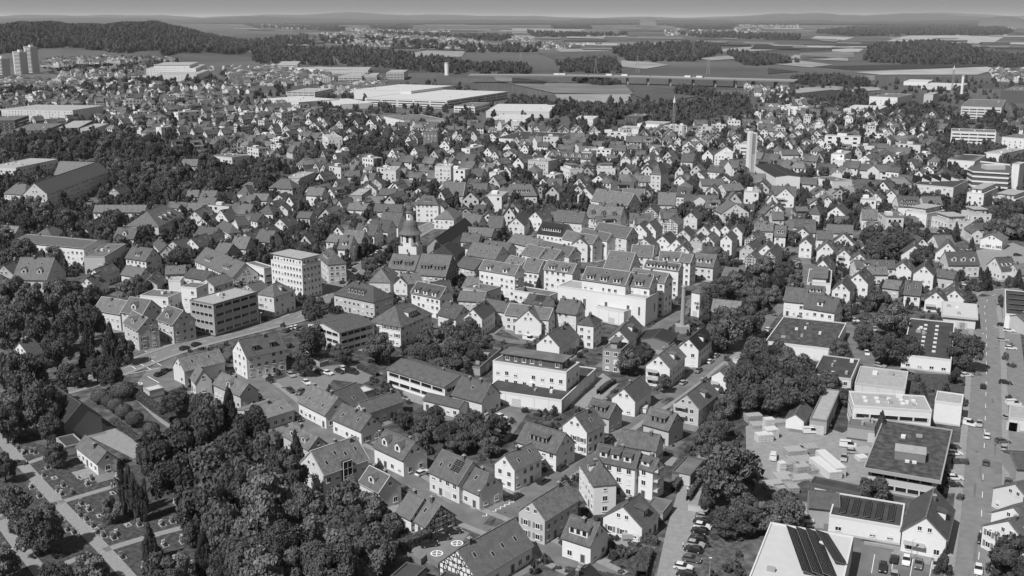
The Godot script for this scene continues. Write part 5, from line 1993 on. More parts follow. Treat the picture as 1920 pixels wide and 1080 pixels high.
func wooded_knoll(x0: float, x1: float, ytop: float, d: float) -> void:
	var m := MB.new()
	var f := FastNoiseLite.new()
	f.frequency = 0.05
	var top := CAMH + (HORIZON - ytop) / FPX * d
	var nx := 60
	var nz := 16
	var at := func(i: int, k: int) -> Vector3:
		var t := float(i) / nx
		var az := atan((lerpf(x0, x1, t) - 960.0) / FPX)
		var dd := d + (float(k) / nz - 0.5) * 1500.0
		var e := pow(maxf(0.0, sin(PI * t)), 0.22) * pow(maxf(0.0, sin(PI * float(k) / nz)), 0.4)
		return Vector3(sin(az) * dd, e * (top + 9.0 * f.get_noise_2d(i * 9.0, k * 40.0)) - 4.0, -cos(az) * dd)
	for i in nx:
		for k in nz: m.quad(at.call(i, k), at.call(i + 1, k), at.call(i + 1, k + 1), at.call(i, k + 1))
	var o := MeshInstance3D.new()
	o.name = numbered("forest_canopy")
	o.mesh = mesh([[m, M.leaf3]])
	add_child(o)
	o.set_meta("kind", "stuff")
	o.set_meta("label", "far wooded knoll standing up at the horizon")
	o.set_meta("category", "wood")

# ------------------------------------------------------------------ landmarks
func build_landmarks() -> void:
	for q in [[800, 452, 16], [818, 432, 16], [795, 472, 12], [830, 455, 14], [1385, 475, 9], [1560, 365, 16], [1640, 345, 20], [1600, 350, 16], [1690, 345, 12], [1450, 345, 10], [1880, 470, 30], [1855, 500, 20]]:
		claim(foot, P(q[0], q[1]), q[2])          # squares that stay open
	# the church tower: square shaft, octagon belfry, bell-shaped roof, lantern and onion cap
	var at := P(771, 503)
	var t := thing("church_tower", at, "white church tower with octagonal belfry, bell-shaped roof and onion-capped lantern", "church tower")
	t.rotation.y = -0.26
	var b := MB.new()
	b.box(Vector3(-4.7, -0.3, -4.7), Vector3(4.7, 12.2, 4.7))
	part("shaft", mesh([[b, M.wall0]]), t)
	b = MB.new()
	b.lathe([Vector2(4.9, 12.2), Vector2(4.9, 18.2)], 8, PI / 8)
	part("belfry", mesh([[b, M.wall0]]), t)
	for k in 4:
		var cr := MB.new()
		var a := Vector3([1, 1, -1, -1][k] * 4.68, 12.2, [1, -1, -1, 1][k] * 4.7)
		var u := Vector3(-signf(a.x) * 2.5, 0, 0)
		var v := Vector3(0, 0, -signf(a.z) * 2.5)
		var top := a * Vector3(0.72, 1, 0.72) + Vector3(0, 1.5, 0)
		cr.tri(a, a + u, top); cr.tri(a + v, a, top); cr.tri(a + u, a + v, top)
		part("corner_roof", mesh([[cr, M.roof2_0]]), t)
	var bell := MB.new()
	bell.lathe([Vector2(5.9, 18.0), Vector2(5.3, 18.6), Vector2(4.3, 19.7), Vector2(3.75, 21.2), Vector2(3.5, 22.6), Vector2(3.0, 23.8), Vector2(2.1, 24.6), Vector2(1.9, 24.8)], 16)
	part("bell_roof", mesh([[bell, M.roof3_0]]), t)
	var la := MB.new()
	la.lathe([Vector2(1.85, 24.7), Vector2(1.85, 28.6), Vector2(0, 28.6)], 8, PI / 8)
	part("lantern", mesh([[la, M.wall0]]), t)
	var on := MB.new()
	on.lathe([Vector2(2.3, 28.5), Vector2(2.0, 28.9), Vector2(1.75, 29.6), Vector2(1.85, 30.4), Vector2(1.5, 31.4), Vector2(0.7, 32.2), Vector2(0.2, 32.9), Vector2(0.09, 34.2), Vector2(0, 35.2)], 14)
	part("onion_cap", mesh([[on, M.roof2_0]]), t)
	for k in 8:
		var n := Vector3(sin(TAU * k / 8), 0, cos(TAU * k / 8))
		part("louvre_window", MESH.beam, t, Transform3D(Basis(wbasis(n).x * 1.3, Vector3.UP * 3.2, n * 0.2), n * 4.5 + Vector3(0, 15.6, 0)))
		if k % 2 == 0: part("lantern_window", MESH.beam, t, Transform3D(Basis(wbasis(n).x * 0.7, Vector3.UP * 1.5, n * 0.15), n * 1.7 + Vector3(0, 26.8, 0)))
	for n in [Vector3(0, 0, 1), Vector3(-1, 0, 0)]: part("window", MESH.beam, t, Transform3D(Basis(wbasis(n).x * 0.8, Vector3.UP * 1.3, n * 0.1), n * 4.7 + Vector3(0, 10, 0)))
	claim(foot, at + Vector3(2, 0, -6), 16.0)
	# low dark choir beside the tower
	var ch := thing("church_choir", P(838, 497), "black low choir roof between church tower and nave", "church")
	ch.basis = Basis((P(872, 408, 15) - P(815, 447, 15)).normalized(), Vector3.UP, (P(872, 408, 15) - P(815, 447, 15)).normalized().cross(Vector3.UP))
	var rr := RandomNumberGenerator.new()
	gable_parts(ch, 20.0, 15.0, 7.0, 11.0, 4, 0, {"bare": true, "chim": 0, "hip": 5.0}, rr)
	claim(foot, ch.position, 14.0)
	# the concrete bell tower: two slabs with clock panels between
	at = P(1406, 337)
	t = thing("bell_tower", at, "tall white concrete bell tower of two slabs with grey panels", "bell tower")
	t.rotation.y = 0.25
	b = MB.new()
	b.box(Vector3(-3.0, -0.3, -2.4), Vector3(-0.9, 37.0, 2.4))
	part("slab", mesh([[b, M.wall0]]), t)
	b = MB.new()
	b.box(Vector3(2.2, -0.3, -2.4), Vector3(3.1, 36.4, 2.4))
	part("slab", mesh([[b, M.wall0]]), t)
	b = MB.new()
	b.box(Vector3(-0.9, -0.3, -2.0), Vector3(2.2, 35.4, 2.0))
	part("shaft", mesh([[b, M.wall2]]), t)
	for k in 4: part("louvre_panel", MESH.grey_box, t, Transform3D(Basis().scaled(Vector3(2.6, 3.6, 0.3)), Vector3(0.65, 22.5 + k * 3.9, 2.0)))
	claim(foot, at, 5.0)
	# brick chimney
	at = P(1279, 622)
	t = thing("factory_chimney", at, "tall round brick chimney with pale cap beside the low dark roof", "chimney")
	b = MB.new()
	b.lathe([Vector2(1.0, -0.2), Vector2(0.98, 2), Vector2(0.74, 18.4)], 18)
	part("shaft", mesh([[b, M.wall3]]), t)
	b = MB.new()
	b.lathe([Vector2(0.74, 18.2), Vector2(0.96, 18.4), Vector2(0.96, 18.9), Vector2(0.75, 19.2), Vector2(0.6, 19.25), Vector2(0.6, 18.6)], 18)
	part("cap", mesh([[b, M.stone]]), t)
	for k in 3:
		b = MB.new()
		b.lathe([Vector2(0.95 - k * 0.08, 4.0 + k * 5.5), Vector2(0.99 - k * 0.08, 4.05 + k * 5.5), Vector2(0.97 - k * 0.08, 4.2 + k * 5.5)], 18)
		part("band", mesh([[b, M.metal]]), t)
	b = MB.new()
	b.box(Vector3(-2.6, -0.2, -2.6), Vector3(2.6, 2.8, 2.6))
	part("plinth", mesh([[b, M.concrete]]), t)
	# little drying tower with shed
	at = P(1308, 592)
	t = thing("fire_tower", at, "slim white hose tower with grey cap beside the small shed", "tower")
	t.basis = Basis((P(1320, 596) - P(1303, 592)).normalized(), Vector3.UP, (P(1320, 596) - P(1303, 592)).normalized().cross(Vector3.UP))
	gable_parts(t, 4.6, 4.6, 10.5, 12.0, 0, 2, {"bare": true, "chim": 0, "hip": 2.0}, rr)
	part("window", MESH.window0, t, Transform3D(Basis().scaled(Vector3(0.8, 1, 1)), Vector3(0, 6, 2.1)))
	part("garage_door", MESH.garage, t, Transform3D(Basis().scaled(Vector3(2.2, 2.4, 1)), Vector3(0, 1.3, 2.1)))
	# banded hexagonal office
	var hexpx := [Vector2(1814, 318), Vector2(1824, 323), Vector2(1892, 327), Vector2(1900, 320), Vector2(1893, 310), Vector2(1838, 304)]
	var ring := []
	var ctr := Vector3.ZERO
	for p in hexpx:
		ring.append(P(p.x, p.y, 14.0))
		ctr += ring[-1] / 6.0
	ctr.y = 0
	t = thing("office_block", ctr, "six-sided office block with alternating dark and white storey bands", "office block")
	for f in 4:
		for k in 2:
			b = MB.new()
			var y0 := f * 3.5 + (0.0 if k == 0 else 1.2) - (0.3 if f == 0 and k == 0 else 0.0)
			var y1 := f * 3.5 + (1.2 if k == 0 else 3.5)
			for i in 6:
				var s := 1.0 if k == 0 else 0.985
				var p: Vector3 = (ring[i] - ctr) * s
				var q: Vector3 = (ring[(i + 1) % 6] - ctr) * s
				b.quad(Vector3(p.x, y0, p.z), Vector3(q.x, y0, q.z), Vector3(q.x, y1, q.z), Vector3(p.x, y1, p.z))
				b.tri(Vector3(p.x, y1, p.z), Vector3(q.x, y1, q.z), Vector3(0, y1, 0))
			part("storey_band" if k == 0 else "window_band", mesh([[b, M.wall0 if k == 0 else M.wall5]]), t)
	b = MB.new()
	for i in 6:
		var p: Vector3 = (ring[i] - ctr) * 1.01
		var q: Vector3 = (ring[(i + 1) % 6] - ctr) * 1.01
		b.quad(Vector3(p.x, 13.9, p.z), Vector3(q.x, 13.9, q.z), Vector3(q.x, 14.9, q.z), Vector3(p.x, 14.9, p.z))
	part("parapet", mesh([[b, M.wall0]]), t)
	b = MB.new()
	b.box(Vector3(-6, 13.9, -5), Vector3(8, 17.0, 4))
	part("penthouse", mesh([[b, M.wall2]]), t)
	claim(foot, ctr, 24.0)
	# sawtooth rooflights on the workshop
	for k in 4:
		var p0 := P(1728 + k * 18, 338 - k * 0.5, 7.0)
		var s := thing("sawtooth_roof", Vector3(p0.x, 7.3, p0.z), "slanting sawtooth rooflight on the dark workshop hall", "rooflight", "sawtooth rooflights")
		b = MB.new()
		b.hexa([Vector3(-3.4, 0, 9), Vector3(3.4, 0, 9), Vector3(3.4, 0, -9), Vector3(-3.4, 0, -9), Vector3(-3.2, 2.8, 9), Vector3(-3.0, 2.8, 9), Vector3(-3.0, 2.8, -9), Vector3(-3.2, 2.8, -9)])
		part("slope", mesh([[b, M.roof0_0]]), s)
		b = MB.new()
		b.tri(Vector3(-3.4, 0, 9.03), Vector3(3.4, 0, 9.03), Vector3(-3.1, 2.8, 9.03))
		part("gable", mesh([[b, M.wall0]]), s)
	# three tower blocks under the wooded hill
	var tw := [[-12.0, 178.0, 143.0, 17.0, 50.0, 38.0, "low"], [25.0, 175.0, 138.5, 24.0, 46.0, 55.0, "middle"], [66.0, 175.0, 137.0, 26.0, 40.0, 63.0, "tallest"]]
	for k in 3:
		var px: float = [8, 42, 63][k]
		var g := PT(px, [145, 139, 136][k])
		var H: float = [40, 49, 58][k]
		t = thing("tower_block", g, ["shortest banded tower block below the wooded hill", "white-sided banded tower block, middle of three", "tallest banded tower block below the wooded hill"][k], "tower block", "tower blocks")
		t.rotation.y = -0.55
		b = MB.new()
		b.box(Vector3(-11, -4, -9), Vector3(11, H, 9))
		part("wall", mesh([[b, M.wall2]]), t)
		b = MB.new()
		b.box(Vector3(-13.5, -4, -6), Vector3(-11.05, H + 1.0, 9.6))
		part("end_slab", mesh([[b, M.wall0]]), t)
		b = MB.new()
		b.box(Vector3(-4, H, -4), Vector3(4, H + 4.5, 4))
		part("lift_house", mesh([[b, M.wall1]]), t)
		for f in int(H / 3.0):
			part("balcony_band", MESH.dome, t, Transform3D(Basis().scaled(Vector3(21, 1.2, 1.4)), Vector3(0, f * 3.0 + 0.9, 9.7)))
			part("window_band", MESH.beam, t, Transform3D(Basis().scaled(Vector3(21, 1.5, 0.3)), Vector3(0, f * 3.0 + 2.3, 9.05)))
		claim(foot, g, 16.0)
	# silo, sign pylon, stacks
	for q in [[838.0, 141.0, 5.0, 27.0, "white round concrete silo tower beside the factory", "silo"], [1803.0, 176.0, 2.2, 30.0, "slim white works stack at the edge of the fields", "stack"], [1655.0, 213.0, 0.0, 0.0, "", ""]]:
		if q[2] <= 0.0: continue
		at = P(q[0], q[1])
		t = thing("silo_tower", at, q[4], q[5])
		b = MB.new()
		b.lathe([Vector2(q[2], -0.5), Vector2(q[2], q[3]), Vector2(0, q[3])], 20)
		part("shaft", mesh([[b, M.wall0]]), t)
		b = MB.new()
		b.lathe([Vector2(q[2] * 1.05, q[3] - 2.0), Vector2(q[2] * 1.05, q[3] + 0.4), Vector2(0, q[3] + 0.5)], 20)
		part("cap", mesh([[b, M.wall2]]), t)
	# plant room standing on the dark flat hall
	var u0 := (P(1732, 862, 6.5) - P(1681, 855, 6.5)).normalized()
	at = P(1706, 858, 6.6)
	t = thing("roof_plant_room", at, "grey box plant room standing on the dark flat-roofed hall", "plant room")
	t.basis = Basis(u0, Vector3.UP, u0.cross(Vector3.UP))
	b = MB.new()
	b.box(Vector3(-3.9, 0, -2.6), Vector3(3.9, 2.3, 2.6))
	part("wall", mesh([[b, M.wall4]]), t)
	b = MB.new()
	b.box(Vector3(-4.0, 2.3, -2.7), Vector3(4.0, 2.55, 2.7))
	part("roof", mesh([[b, M.flat2]]), t)
	for k in 2: part("vent", MESH.dome, t, Transform3D(Basis().scaled(Vector3(1.1, 0.6, 0.8)), Vector3(k * 1.8 - 0.6, 0.3, 3.6)))
	viaduct()
	crane(P(1262, 262), 37.0, "lattice tower crane mast rising over the town roofs")
	crane(P(1784, 178), 40.0, "slim lattice mast at the works by the fields")
	for q in [[1117, 137, 34], [1195, 137, 40], [1327, 140, 36], [976, 118, 30], [590 + 37, 122, 24], [1300, 100, 44]]: pylon(PT(q[0], q[1]), q[2])
	var rows := [Vector2(1493, 991), Vector2(1511, 993), Vector2(1529, 995), Vector2(1547, 998)]
	for k in 4:      # the four slanting solar rows on the pale hall
		var a := P(rows[k].x, rows[k].y, 6.6)
		var e := P(rows[k].x + 33 + k * 2, rows[k].y + (90 if k < 3 else 62), 6.6)
		t = thing("solar_row", Vector3(a.x, 6.05, a.z), "long slanting row of solar panels on the pale flat roof", "solar panels", "solar rows on the pale hall")
		var d := (e - a).normalized()
		var n := int((e - a).length() / 1.06)
		for i in n:
			for j in 2:
				var side := d.cross(Vector3.UP)
				var up := (side * 0.94 + Vector3(0, 0.34, 0)).normalized()
				part("panel", MESH.solar, t, Transform3D(Basis(-d, up, -d.cross(up)), d * (i * 1.06 + 0.5) + up * (j * 1.7) + Vector3(0, 0.45, 0)))
func viaduct() -> void:
	var line := []
	var px := [[880, 139.5], [960, 140.0], [1100, 141.0], [1215, 143.5], [1300, 146.0], [1380, 148.6], [1440, 150.2], [1492, 151.6]]
	for q in px:
		var base := P(q[0], q[1] + 15.5)
		line.append(Vector3(base.x, 15.0, base.z))
	var t := thing("viaduct", Vector3.ZERO, "long grey motorway viaduct on tall piers crossing the fields", "viaduct")
	var dk := MB.new()
	var rl := MB.new()
	for i in line.size() - 1:
		var a: Vector3 = line[i]
		var b: Vector3 = line[i + 1]
		var s := (b - a).normalized().cross(Vector3.UP) * 14.0
		var dn := Vector3(0, -2.2, 0)
		dk.hexa([a - s + dn, a + s + dn, b + s + dn, b - s + dn, a - s, a + s, b + s, b - s])
		for k in [-1.0, 1.0]:
			var o: Vector3 = s * k * 0.99
			var w: Vector3 = s.normalized() * 0.2
			rl.hexa([a + o - w, a + o + w, b + o + w, b + o - w, a + o - w + Vector3(0, 1.3, 0), a + o + w + Vector3(0, 1.3, 0), b + o + w + Vector3(0, 1.3, 0), b + o - w + Vector3(0, 1.3, 0)])
	part("deck", mesh([[dk, M.asphalt]]), t)
	part("parapet", mesh([[rl, M.wall3]]), t)
	var pr := MB.new()
	pr.box(Vector3(-1.4, -0.5, -2.2), Vector3(1.4, 12.8, 2.2))
	var pm := mesh([[pr, M.concrete]])
	for x in [1177, 1215, 1257, 1300, 1341, 1379, 1413, 1455]:
		var best := Vector3.ZERO
		for i in line.size() - 1:
			var p0 := pixel(line[i])
			var p1 := pixel(line[i + 1])
			if x >= p0.x and x <= p1.x: best = line[i].lerp(line[i + 1], (x - p0.x) / (p1.x - p0.x))
		best.y = 0
		for k in [-1.0, 1.0]: part("pier", pm, t, Transform3D(Basis(), best + Vector3(0, 0, k * 7.0)))
	var lb := MB.new()
	lb.box(Vector3(-6.5, 0.9, -1.25), Vector3(5.2, 3.9, 1.25))
	var cb := MB.new()
	cb.box(Vector3(5.6, 0.6, -1.2), Vector3(8.0, 3.4, 1.2))
	var wb := MB.new()
	for wx in [-5.0, -3.6, 4.0, 6.8]: wb.box(Vector3(wx - 0.5, 0, -1.2), Vector3(wx + 0.5, 1.0, 1.2))
	for x in [1055.0, 1143.0, 1172.0, 1290.0, 1312.0, 1045.0]:
		for i in line.size() - 1:
			var p0 := pixel(line[i])
			var p1 := pixel(line[i + 1])
			if x >= p0.x and x < p1.x:
				var l := thing("lorry", line[i].lerp(line[i + 1], (x - p0.x) / (p1.x - p0.x)), "white box lorry driving over the motorway viaduct", "lorry", "lorries on the viaduct")
				var d: Vector3 = (line[i + 1] - line[i]).normalized()
				l.basis = Basis(d, Vector3.UP, d.cross(Vector3.UP))
				part("cargo_box", mesh([[lb, M.wall0]]), l)
				part("cab", mesh([[cb, M.paint2]]), l)
				part("wheels", mesh([[wb, M.tyre]]), l)
func crane(at: Vector3, h: float, lab: String) -> void:
	var t := thing("tower_crane", at, lab, "crane")
	var m := MB.new()
	for k in 4:
		var c := Vector3([1, 1, -1, -1][k], 0, [1, -1, -1, 1][k]) * 0.9
		m.bar(c, c + Vector3(0, h, 0), 0.28, Vector3(1, 0, 0))
		var c2 := Vector3([1, -1, -1, 1][k], 0, [-1, -1, 1, 1][k]) * 0.9
		for i in int(h / 2.0): m.bar(c + Vector3(0, i * 2.0, 0), c2 + Vector3(0, i * 2.0 + 2.0, 0), 0.16, Vector3(1, 0, 0))
	part("mast", mesh([[m, M.concrete]]), t)
	m = MB.new()
	m.lathe([Vector2(0.9, h), Vector2(1.5, h + 1.0), Vector2(1.2, h + 3.0), Vector2(0.15, h + 7.0), Vector2(0, h + 9.0)], 8)
	part("top", mesh([[m, M.wall1]]), t)
func pylon(at: Vector3, h: float) -> void:
	var t := thing("power_pylon", at, "grey lattice power pylon standing in the fields", "pylon", "power pylons")
	var m := MB.new()
	for k in 4:
		var c := Vector3([1, 1, -1, -1][k], 0, [1, -1, -1, 1][k]) * h * 0.1
		m.bar(c, Vector3(c.x * 0.12, h, c.z * 0.12), 0.35, Vector3(1, 0, 0))
		for i in 6:
			var f0 := i / 6.0
			var f1 := (i + 1) / 6.0
			var d := Vector3([1, -1, -1, 1][k], 0, [-1, -1, 1, 1][k]) * h * 0.1
			m.bar(c * (1.0 - f0 * 0.88) + Vector3(0, h * f0, 0), d * (1.0 - f1 * 0.88) + Vector3(0, h * f1, 0), 0.2, Vector3(1, 0, 0))
	part("lattice", mesh([[m, M.metal]]), t)
	m = MB.new()
	for i in 3: m.bar(Vector3(-h * 0.17, h * (0.7 + i * 0.12), 0), Vector3(h * 0.17, h * (0.7 + i * 0.12), 0), 0.35, Vector3.UP)
	part("arms", mesh([[m, M.metal]]), t)

# ------------------------------------------------------------------ cars
func car_meshes() -> void:
	# side outline (x forward) lofted with a narrowing cabin
	for k in 2:      # 0 car, 1 van
		var L := 4.4 if k == 0 else 5.0
		var W := 0.9 if k == 0 else 0.98
		var body := MB.new()
		var low := [Vector2(-0.5, 0.35), Vector2(-0.49, 0.75), Vector2(-0.44, 0.92), Vector2(0.2, 0.95), Vector2(0.42, 0.82), Vector2(0.49, 0.62), Vector2(0.5, 0.35)] if k == 0 else [Vector2(-0.5, 0.35), Vector2(-0.5, 1.05), Vector2(-0.48, 1.1), Vector2(0.3, 1.1), Vector2(0.45, 1.0), Vector2(0.5, 0.75), Vector2(0.5, 0.35)]
		for i in low.size() - 1:
			var a: Vector2 = low[i] * Vector2(L, 1)
			var b: Vector2 = low[i + 1] * Vector2(L, 1)
			var wa := W * (0.9 if i == 0 or i >= low.size() - 2 else 1.0)
			var wb := W * (0.9 if i + 1 == 0 or i + 1 >= low.size() - 2 else 1.0)
			body.quad(Vector3(a.x, a.y, wa), Vector3(b.x, b.y, wb), Vector3(b.x, b.y, -wb), Vector3(a.x, a.y, -wa))
			body.quad(Vector3(a.x, 0.3, wa), Vector3(b.x, 0.3, wb), Vector3(b.x, b.y, wb), Vector3(a.x, a.y, wa))
			body.quad(Vector3(b.x, 0.3, -wb), Vector3(a.x, 0.3, -wa), Vector3(a.x, a.y, -wa), Vector3(b.x, b.y, -wb))
		body.quad(Vector3(-L / 2, 0.3, -W), Vector3(L / 2, 0.3, -W), Vector3(L / 2, 0.3, W), Vector3(-L / 2, 0.3, W))
		var cab := MB.new()
		var top := MB.new()
		var y0 := 0.93 if k == 0 else 1.09
		var y1 := 1.42 if k == 0 else 1.95
		var x0 := -0.46 * L if k == 0 else -0.49 * L
		var x1 := 0.19 * L if k == 0 else 0.33 * L
		var q := [Vector3(x0, y0, W * 0.95), Vector3(x1, y0, W * 0.95), Vector3(x1, y0, -W * 0.95), Vector3(x0, y0, -W * 0.95), Vector3(x0 + 0.45 if k == 0 else x0 + 0.08, y1, W * 0.76), Vector3(x1 - 0.85, y1, W * 0.76), Vector3(x1 - 0.85, y1, -W * 0.76), Vector3(x0 + 0.45 if k == 0 else x0 + 0.08, y1, -W * 0.76)]
		cab.hexa(q)
		var t := []
		for i in 4: t.append(q[i + 4] * Vector3(1.0, 1, 1.03))
		top.hexa(t + [t[0] + Vector3(0.1, 0.07, -0.08), t[1] + Vector3(-0.1, 0.07, -0.08), t[2] + Vector3(-0.1, 0.07, 0.08), t[3] + Vector3(0.1, 0.07, 0.08)])
		if k == 1: top.box(Vector3(x0 - 0.01, y0, -W * 0.97), Vector3(x1 - 1.9, y1 - 0.2, W * 0.97))
		for p in 4:
			MESH["car%d_%d" % [k, p]] = mesh([[body, M["paint%d" % p]]])
			MESH["top%d_%d" % [k, p]] = mesh([[top, M["paint%d" % p]]])
		MESH["cab%d" % k] = mesh([[cab, M.glass]])
	var wh := MB.new()
	wh.lathe([Vector2(0.0, -0.11), Vector2(0.33, -0.11), Vector2(0.33, 0.11), Vector2(0.0, 0.11)], 12)
	var rim := MB.new()
	rim.lathe([Vector2(0.0, 0.115), Vector2(0.2, 0.114)], 10)
	MESH.wheel = mesh([[wh, M.tyre], [rim, M.metal]])
	for p in 2:
		var lm := MB.new()
		lm.box(Vector3(-0.05, -0.08, -0.16), Vector3(0.05, 0.08, 0.16))
		MESH["lamp%d" % p] = mesh([[lm, M.frame if p == 0 else M.dark]])
const COLOURS := ["white", "black", "dark grey", "silver"]
func car(at: Vector3, dir: Vector3, paint: int, van := 0, lab := "", grp := "") -> void:
	dir.y = 0
	dir = dir.normalized()
	var kind := "van" if van else "car"
	var o := thing("parked_" + kind, at + Vector3(0, 0.05, 0), lab if lab else "%s %s by %s" % [COLOURS[paint], kind, near_mark(pixel(at))], kind, grp if grp else kind + "s by " + near_mark(pixel(at)))
	o.basis = Basis(dir, Vector3.UP, dir.cross(Vector3.UP))
	part("body", MESH["car%d_%d" % [van, paint]], o)
	part("windows", MESH["cab%d" % van], o)
	part("roof", MESH["top%d_%d" % [van, paint]], o)
	for k in 4:
		var p := Vector3([1.35, 1.35, -1.35, -1.35][k], 0.33, [0.82, -0.82, 0.82, -0.82][k])
		part("wheel", MESH.wheel, o, Transform3D(Basis(Vector3(1, 0, 0), Vector3(0, 0, signf(p.z)), Vector3(0, -signf(p.z), 0)), p))
	var hl := 2.16 if van == 0 else 2.46
	for s in [-1.0, 1.0]:
		part("headlight", MESH.lamp0, o, Transform3D(Basis(), Vector3(hl, 0.66, s * 0.6)))
		part("tail_light", MESH.lamp1, o, Transform3D(Basis(), Vector3(-hl, 0.72, s * 0.66)))
# x y  dx dy (heading in the photograph)  paint  van
const CARS := """
1322 972 16 3 3 0,1316 981 -16 -3 1 0,1317 990 16 3 0 0,1312 999 -16 -3 1 0,1308 1014 -16 -3 1 0,1304 1024 16 3 3 0,1300 1034 -16 -3 1 0,1297 1052 16 3 2 0,1281 1067 16 3 0 0,1286 1080 -16 -3 1 0
1676 1051 4 -20 1 0,1699 1055 -3 20 0 0,1756 1064 -3 20 3 0,1840 1015 -1 20 1 0,1834 1072 -1 20 0 0,1877 975 1 -20 1 0,1878 1066 1 -20 3 1,1790 899 20 1 0 0,1788 912 20 1 1 0,1843 727 2 -20 1 0,1836 798 -1 20 3 0,1812 706 20 -1 0 0,1582 862 -3 20 3 0,1570 878 3 -20 0 1
1520 812 20 0 0 1,1507 978 20 2 0 1,1498 596 2 -20 3 0,1602 603 20 6 0 0,1624 604 20 8 2 0,1880 612 20 2 1 0,1892 622 20 2 0 0,1882 842 2 -20 3 0,1893 786 20 0 3 0,1815 797 20 5 0 1,1880 830 20 0 2 0
1019 905 20 -12 1 0,968 934 20 -12 1 0,1053 880 20 -12 1 0,1137 826 20 -12 3 0,1281 720 20 -15 3 0,1309 698 -20 15 2 0,1331 680 20 -15 0 0,1342 669 20 -15 3 0,1354 659 20 -15 2 0,992 638 20 4 0 1,1210 772 15 -16 0 1,1316 598 14 -16 1 0,1352 649 20 -15 3 0
546 706 14 10 3 0,507 716 14 8 1 0,563 738 -14 10 2 0,637 699 15 6 1 0,646 694 20 4 0 0,660 700 20 4 1 1,560 788 14 10 1 0,541 619 14 -8 3 0,548 617 14 -8 0 0,556 615 14 -8 0 0,537 622 14 -8 2 0,630 581 20 -2 1 0,837 625 20 -4 0 0,811 640 20 -4 0 0,919 636 10 8 1 0,944 751 20 6 0 1,902 776 20 6 0 1,948 803 10 -16 0 0,582 660 14 -6 0 0
850 1000 20 -3 1 0,828 1012 20 -3 1 0,805 1024 20 -3 1 0,792 890 20 -8 0 0,760 922 14 6 2 0,346 655 20 -8 1 0,368 648 20 -8 1 0,300 704 20 -8 1 0,312 697 20 -8 1 0,107 720 20 -2 0 0,210 688 20 -4 0 1,34 872 20 -4 2 0
648 509 14 -12 3 0,664 509 14 -12 1 0,649 522 14 -12 3 0,642 531 14 -12 1 0,708 474 14 -10 0 0,703 480 14 -10 2 0,722 498 14 -4 0 0,700 506 14 -6 0 0,727 470 14 -10 3 0,752 455 14 -10 2 0,816 420 14 -5 0 0,820 427 14 -5 3 0
1490 502 16 -2 0 1,1492 494 16 -2 0 0,1489 478 16 -4 1 0,1449 513 16 -8 0 0,1485 400 1 -12 0 0,1484 410 1 -12 0 0,1808 535 16 3 0 0,1820 470 14 0 0 0,1647 537 14 0 3 0,1908 480 14 0 1 0,1590 492 10 -6 3 0,1602 512 12 6 1 0,995 900 14 -8 2 0
1655 1068 -2 20 1 0,1676 1085 -2 20 3 0,1722 1062 -3 20 2 0,1775 888 20 1 3 0,1786 840 20 1 2 0,1790 853 20 1 0 0,1545 800 18 3 1 0,1610 805 3 -20 0 0,1590 838 20 2 0 1,1600 850 20 2 3 0,1450 860 4 -20 0 1,1620 905 3 -20 1 0,1880 640 20 2 3 0,1895 655 20 2 0 0,1885 720 20 2 1 0,1900 760 20 0 0 1,1890 905 3 -20 2 0,1880 1030 2 -20 0 0,1850 820 1 -20 0 0,1840 660 -1 20 3 0,1848 870 1 -20 2 0
880 790 14 5 3 0,920 770 14 5 2 0,905 800 14 5 1 0,940 785 14 5 0 0,575 720 14 10 0 0,590 728 14 10 3 0,545 735 14 10 1 0,600 700 14 4 2 0,615 702 14 4 0 0,1075 745 14 -12 1 0,1090 735 14 -12 0 0,1100 725 14 -12 3 0,1450 590 14 10 2 0,1440 620 14 -12 0 0,1530 640 14 3 1 0,1625 665 6 14 0 0,1650 688 14 3 3 0,1770 690 16 1 2 0,1700 700 16 1 1 0,1640 620 6 14 3 0
"""
func build_cars() -> void:
	for l in CARS.split("\n", false):
		for e in l.split(",", false):
			var f := e.split_floats(" ", false)
			var a := P(f[0] - f[2] * 0.5, f[1] - f[3] * 0.5)
			var b := P(f[0] + f[2] * 0.5, f[1] + f[3] * 0.5)
			car((a + b) * 0.5, b - a, int(f[4]), int(f[5]))
			claim(roadpts, (a + b) * 0.5, 2.0)
	for q in [[600, 205, 700, 216, 9], [500, 178, 540, 193, 7], [160, 262, 210, 252, 10], [1860, 215, 1900, 240, 8], [1740, 210, 1800, 222, 10], [1180, 247, 1110, 256, 7]]:
		for i in int(q[4]):
			var a := P(lerpf(q[0], q[2], float(i) / q[4]), lerpf(q[1], q[3], float(i) / q[4]))
			car(a, P(q[2], q[3]) - P(q[0], q[1]), (i * 7) % 4)

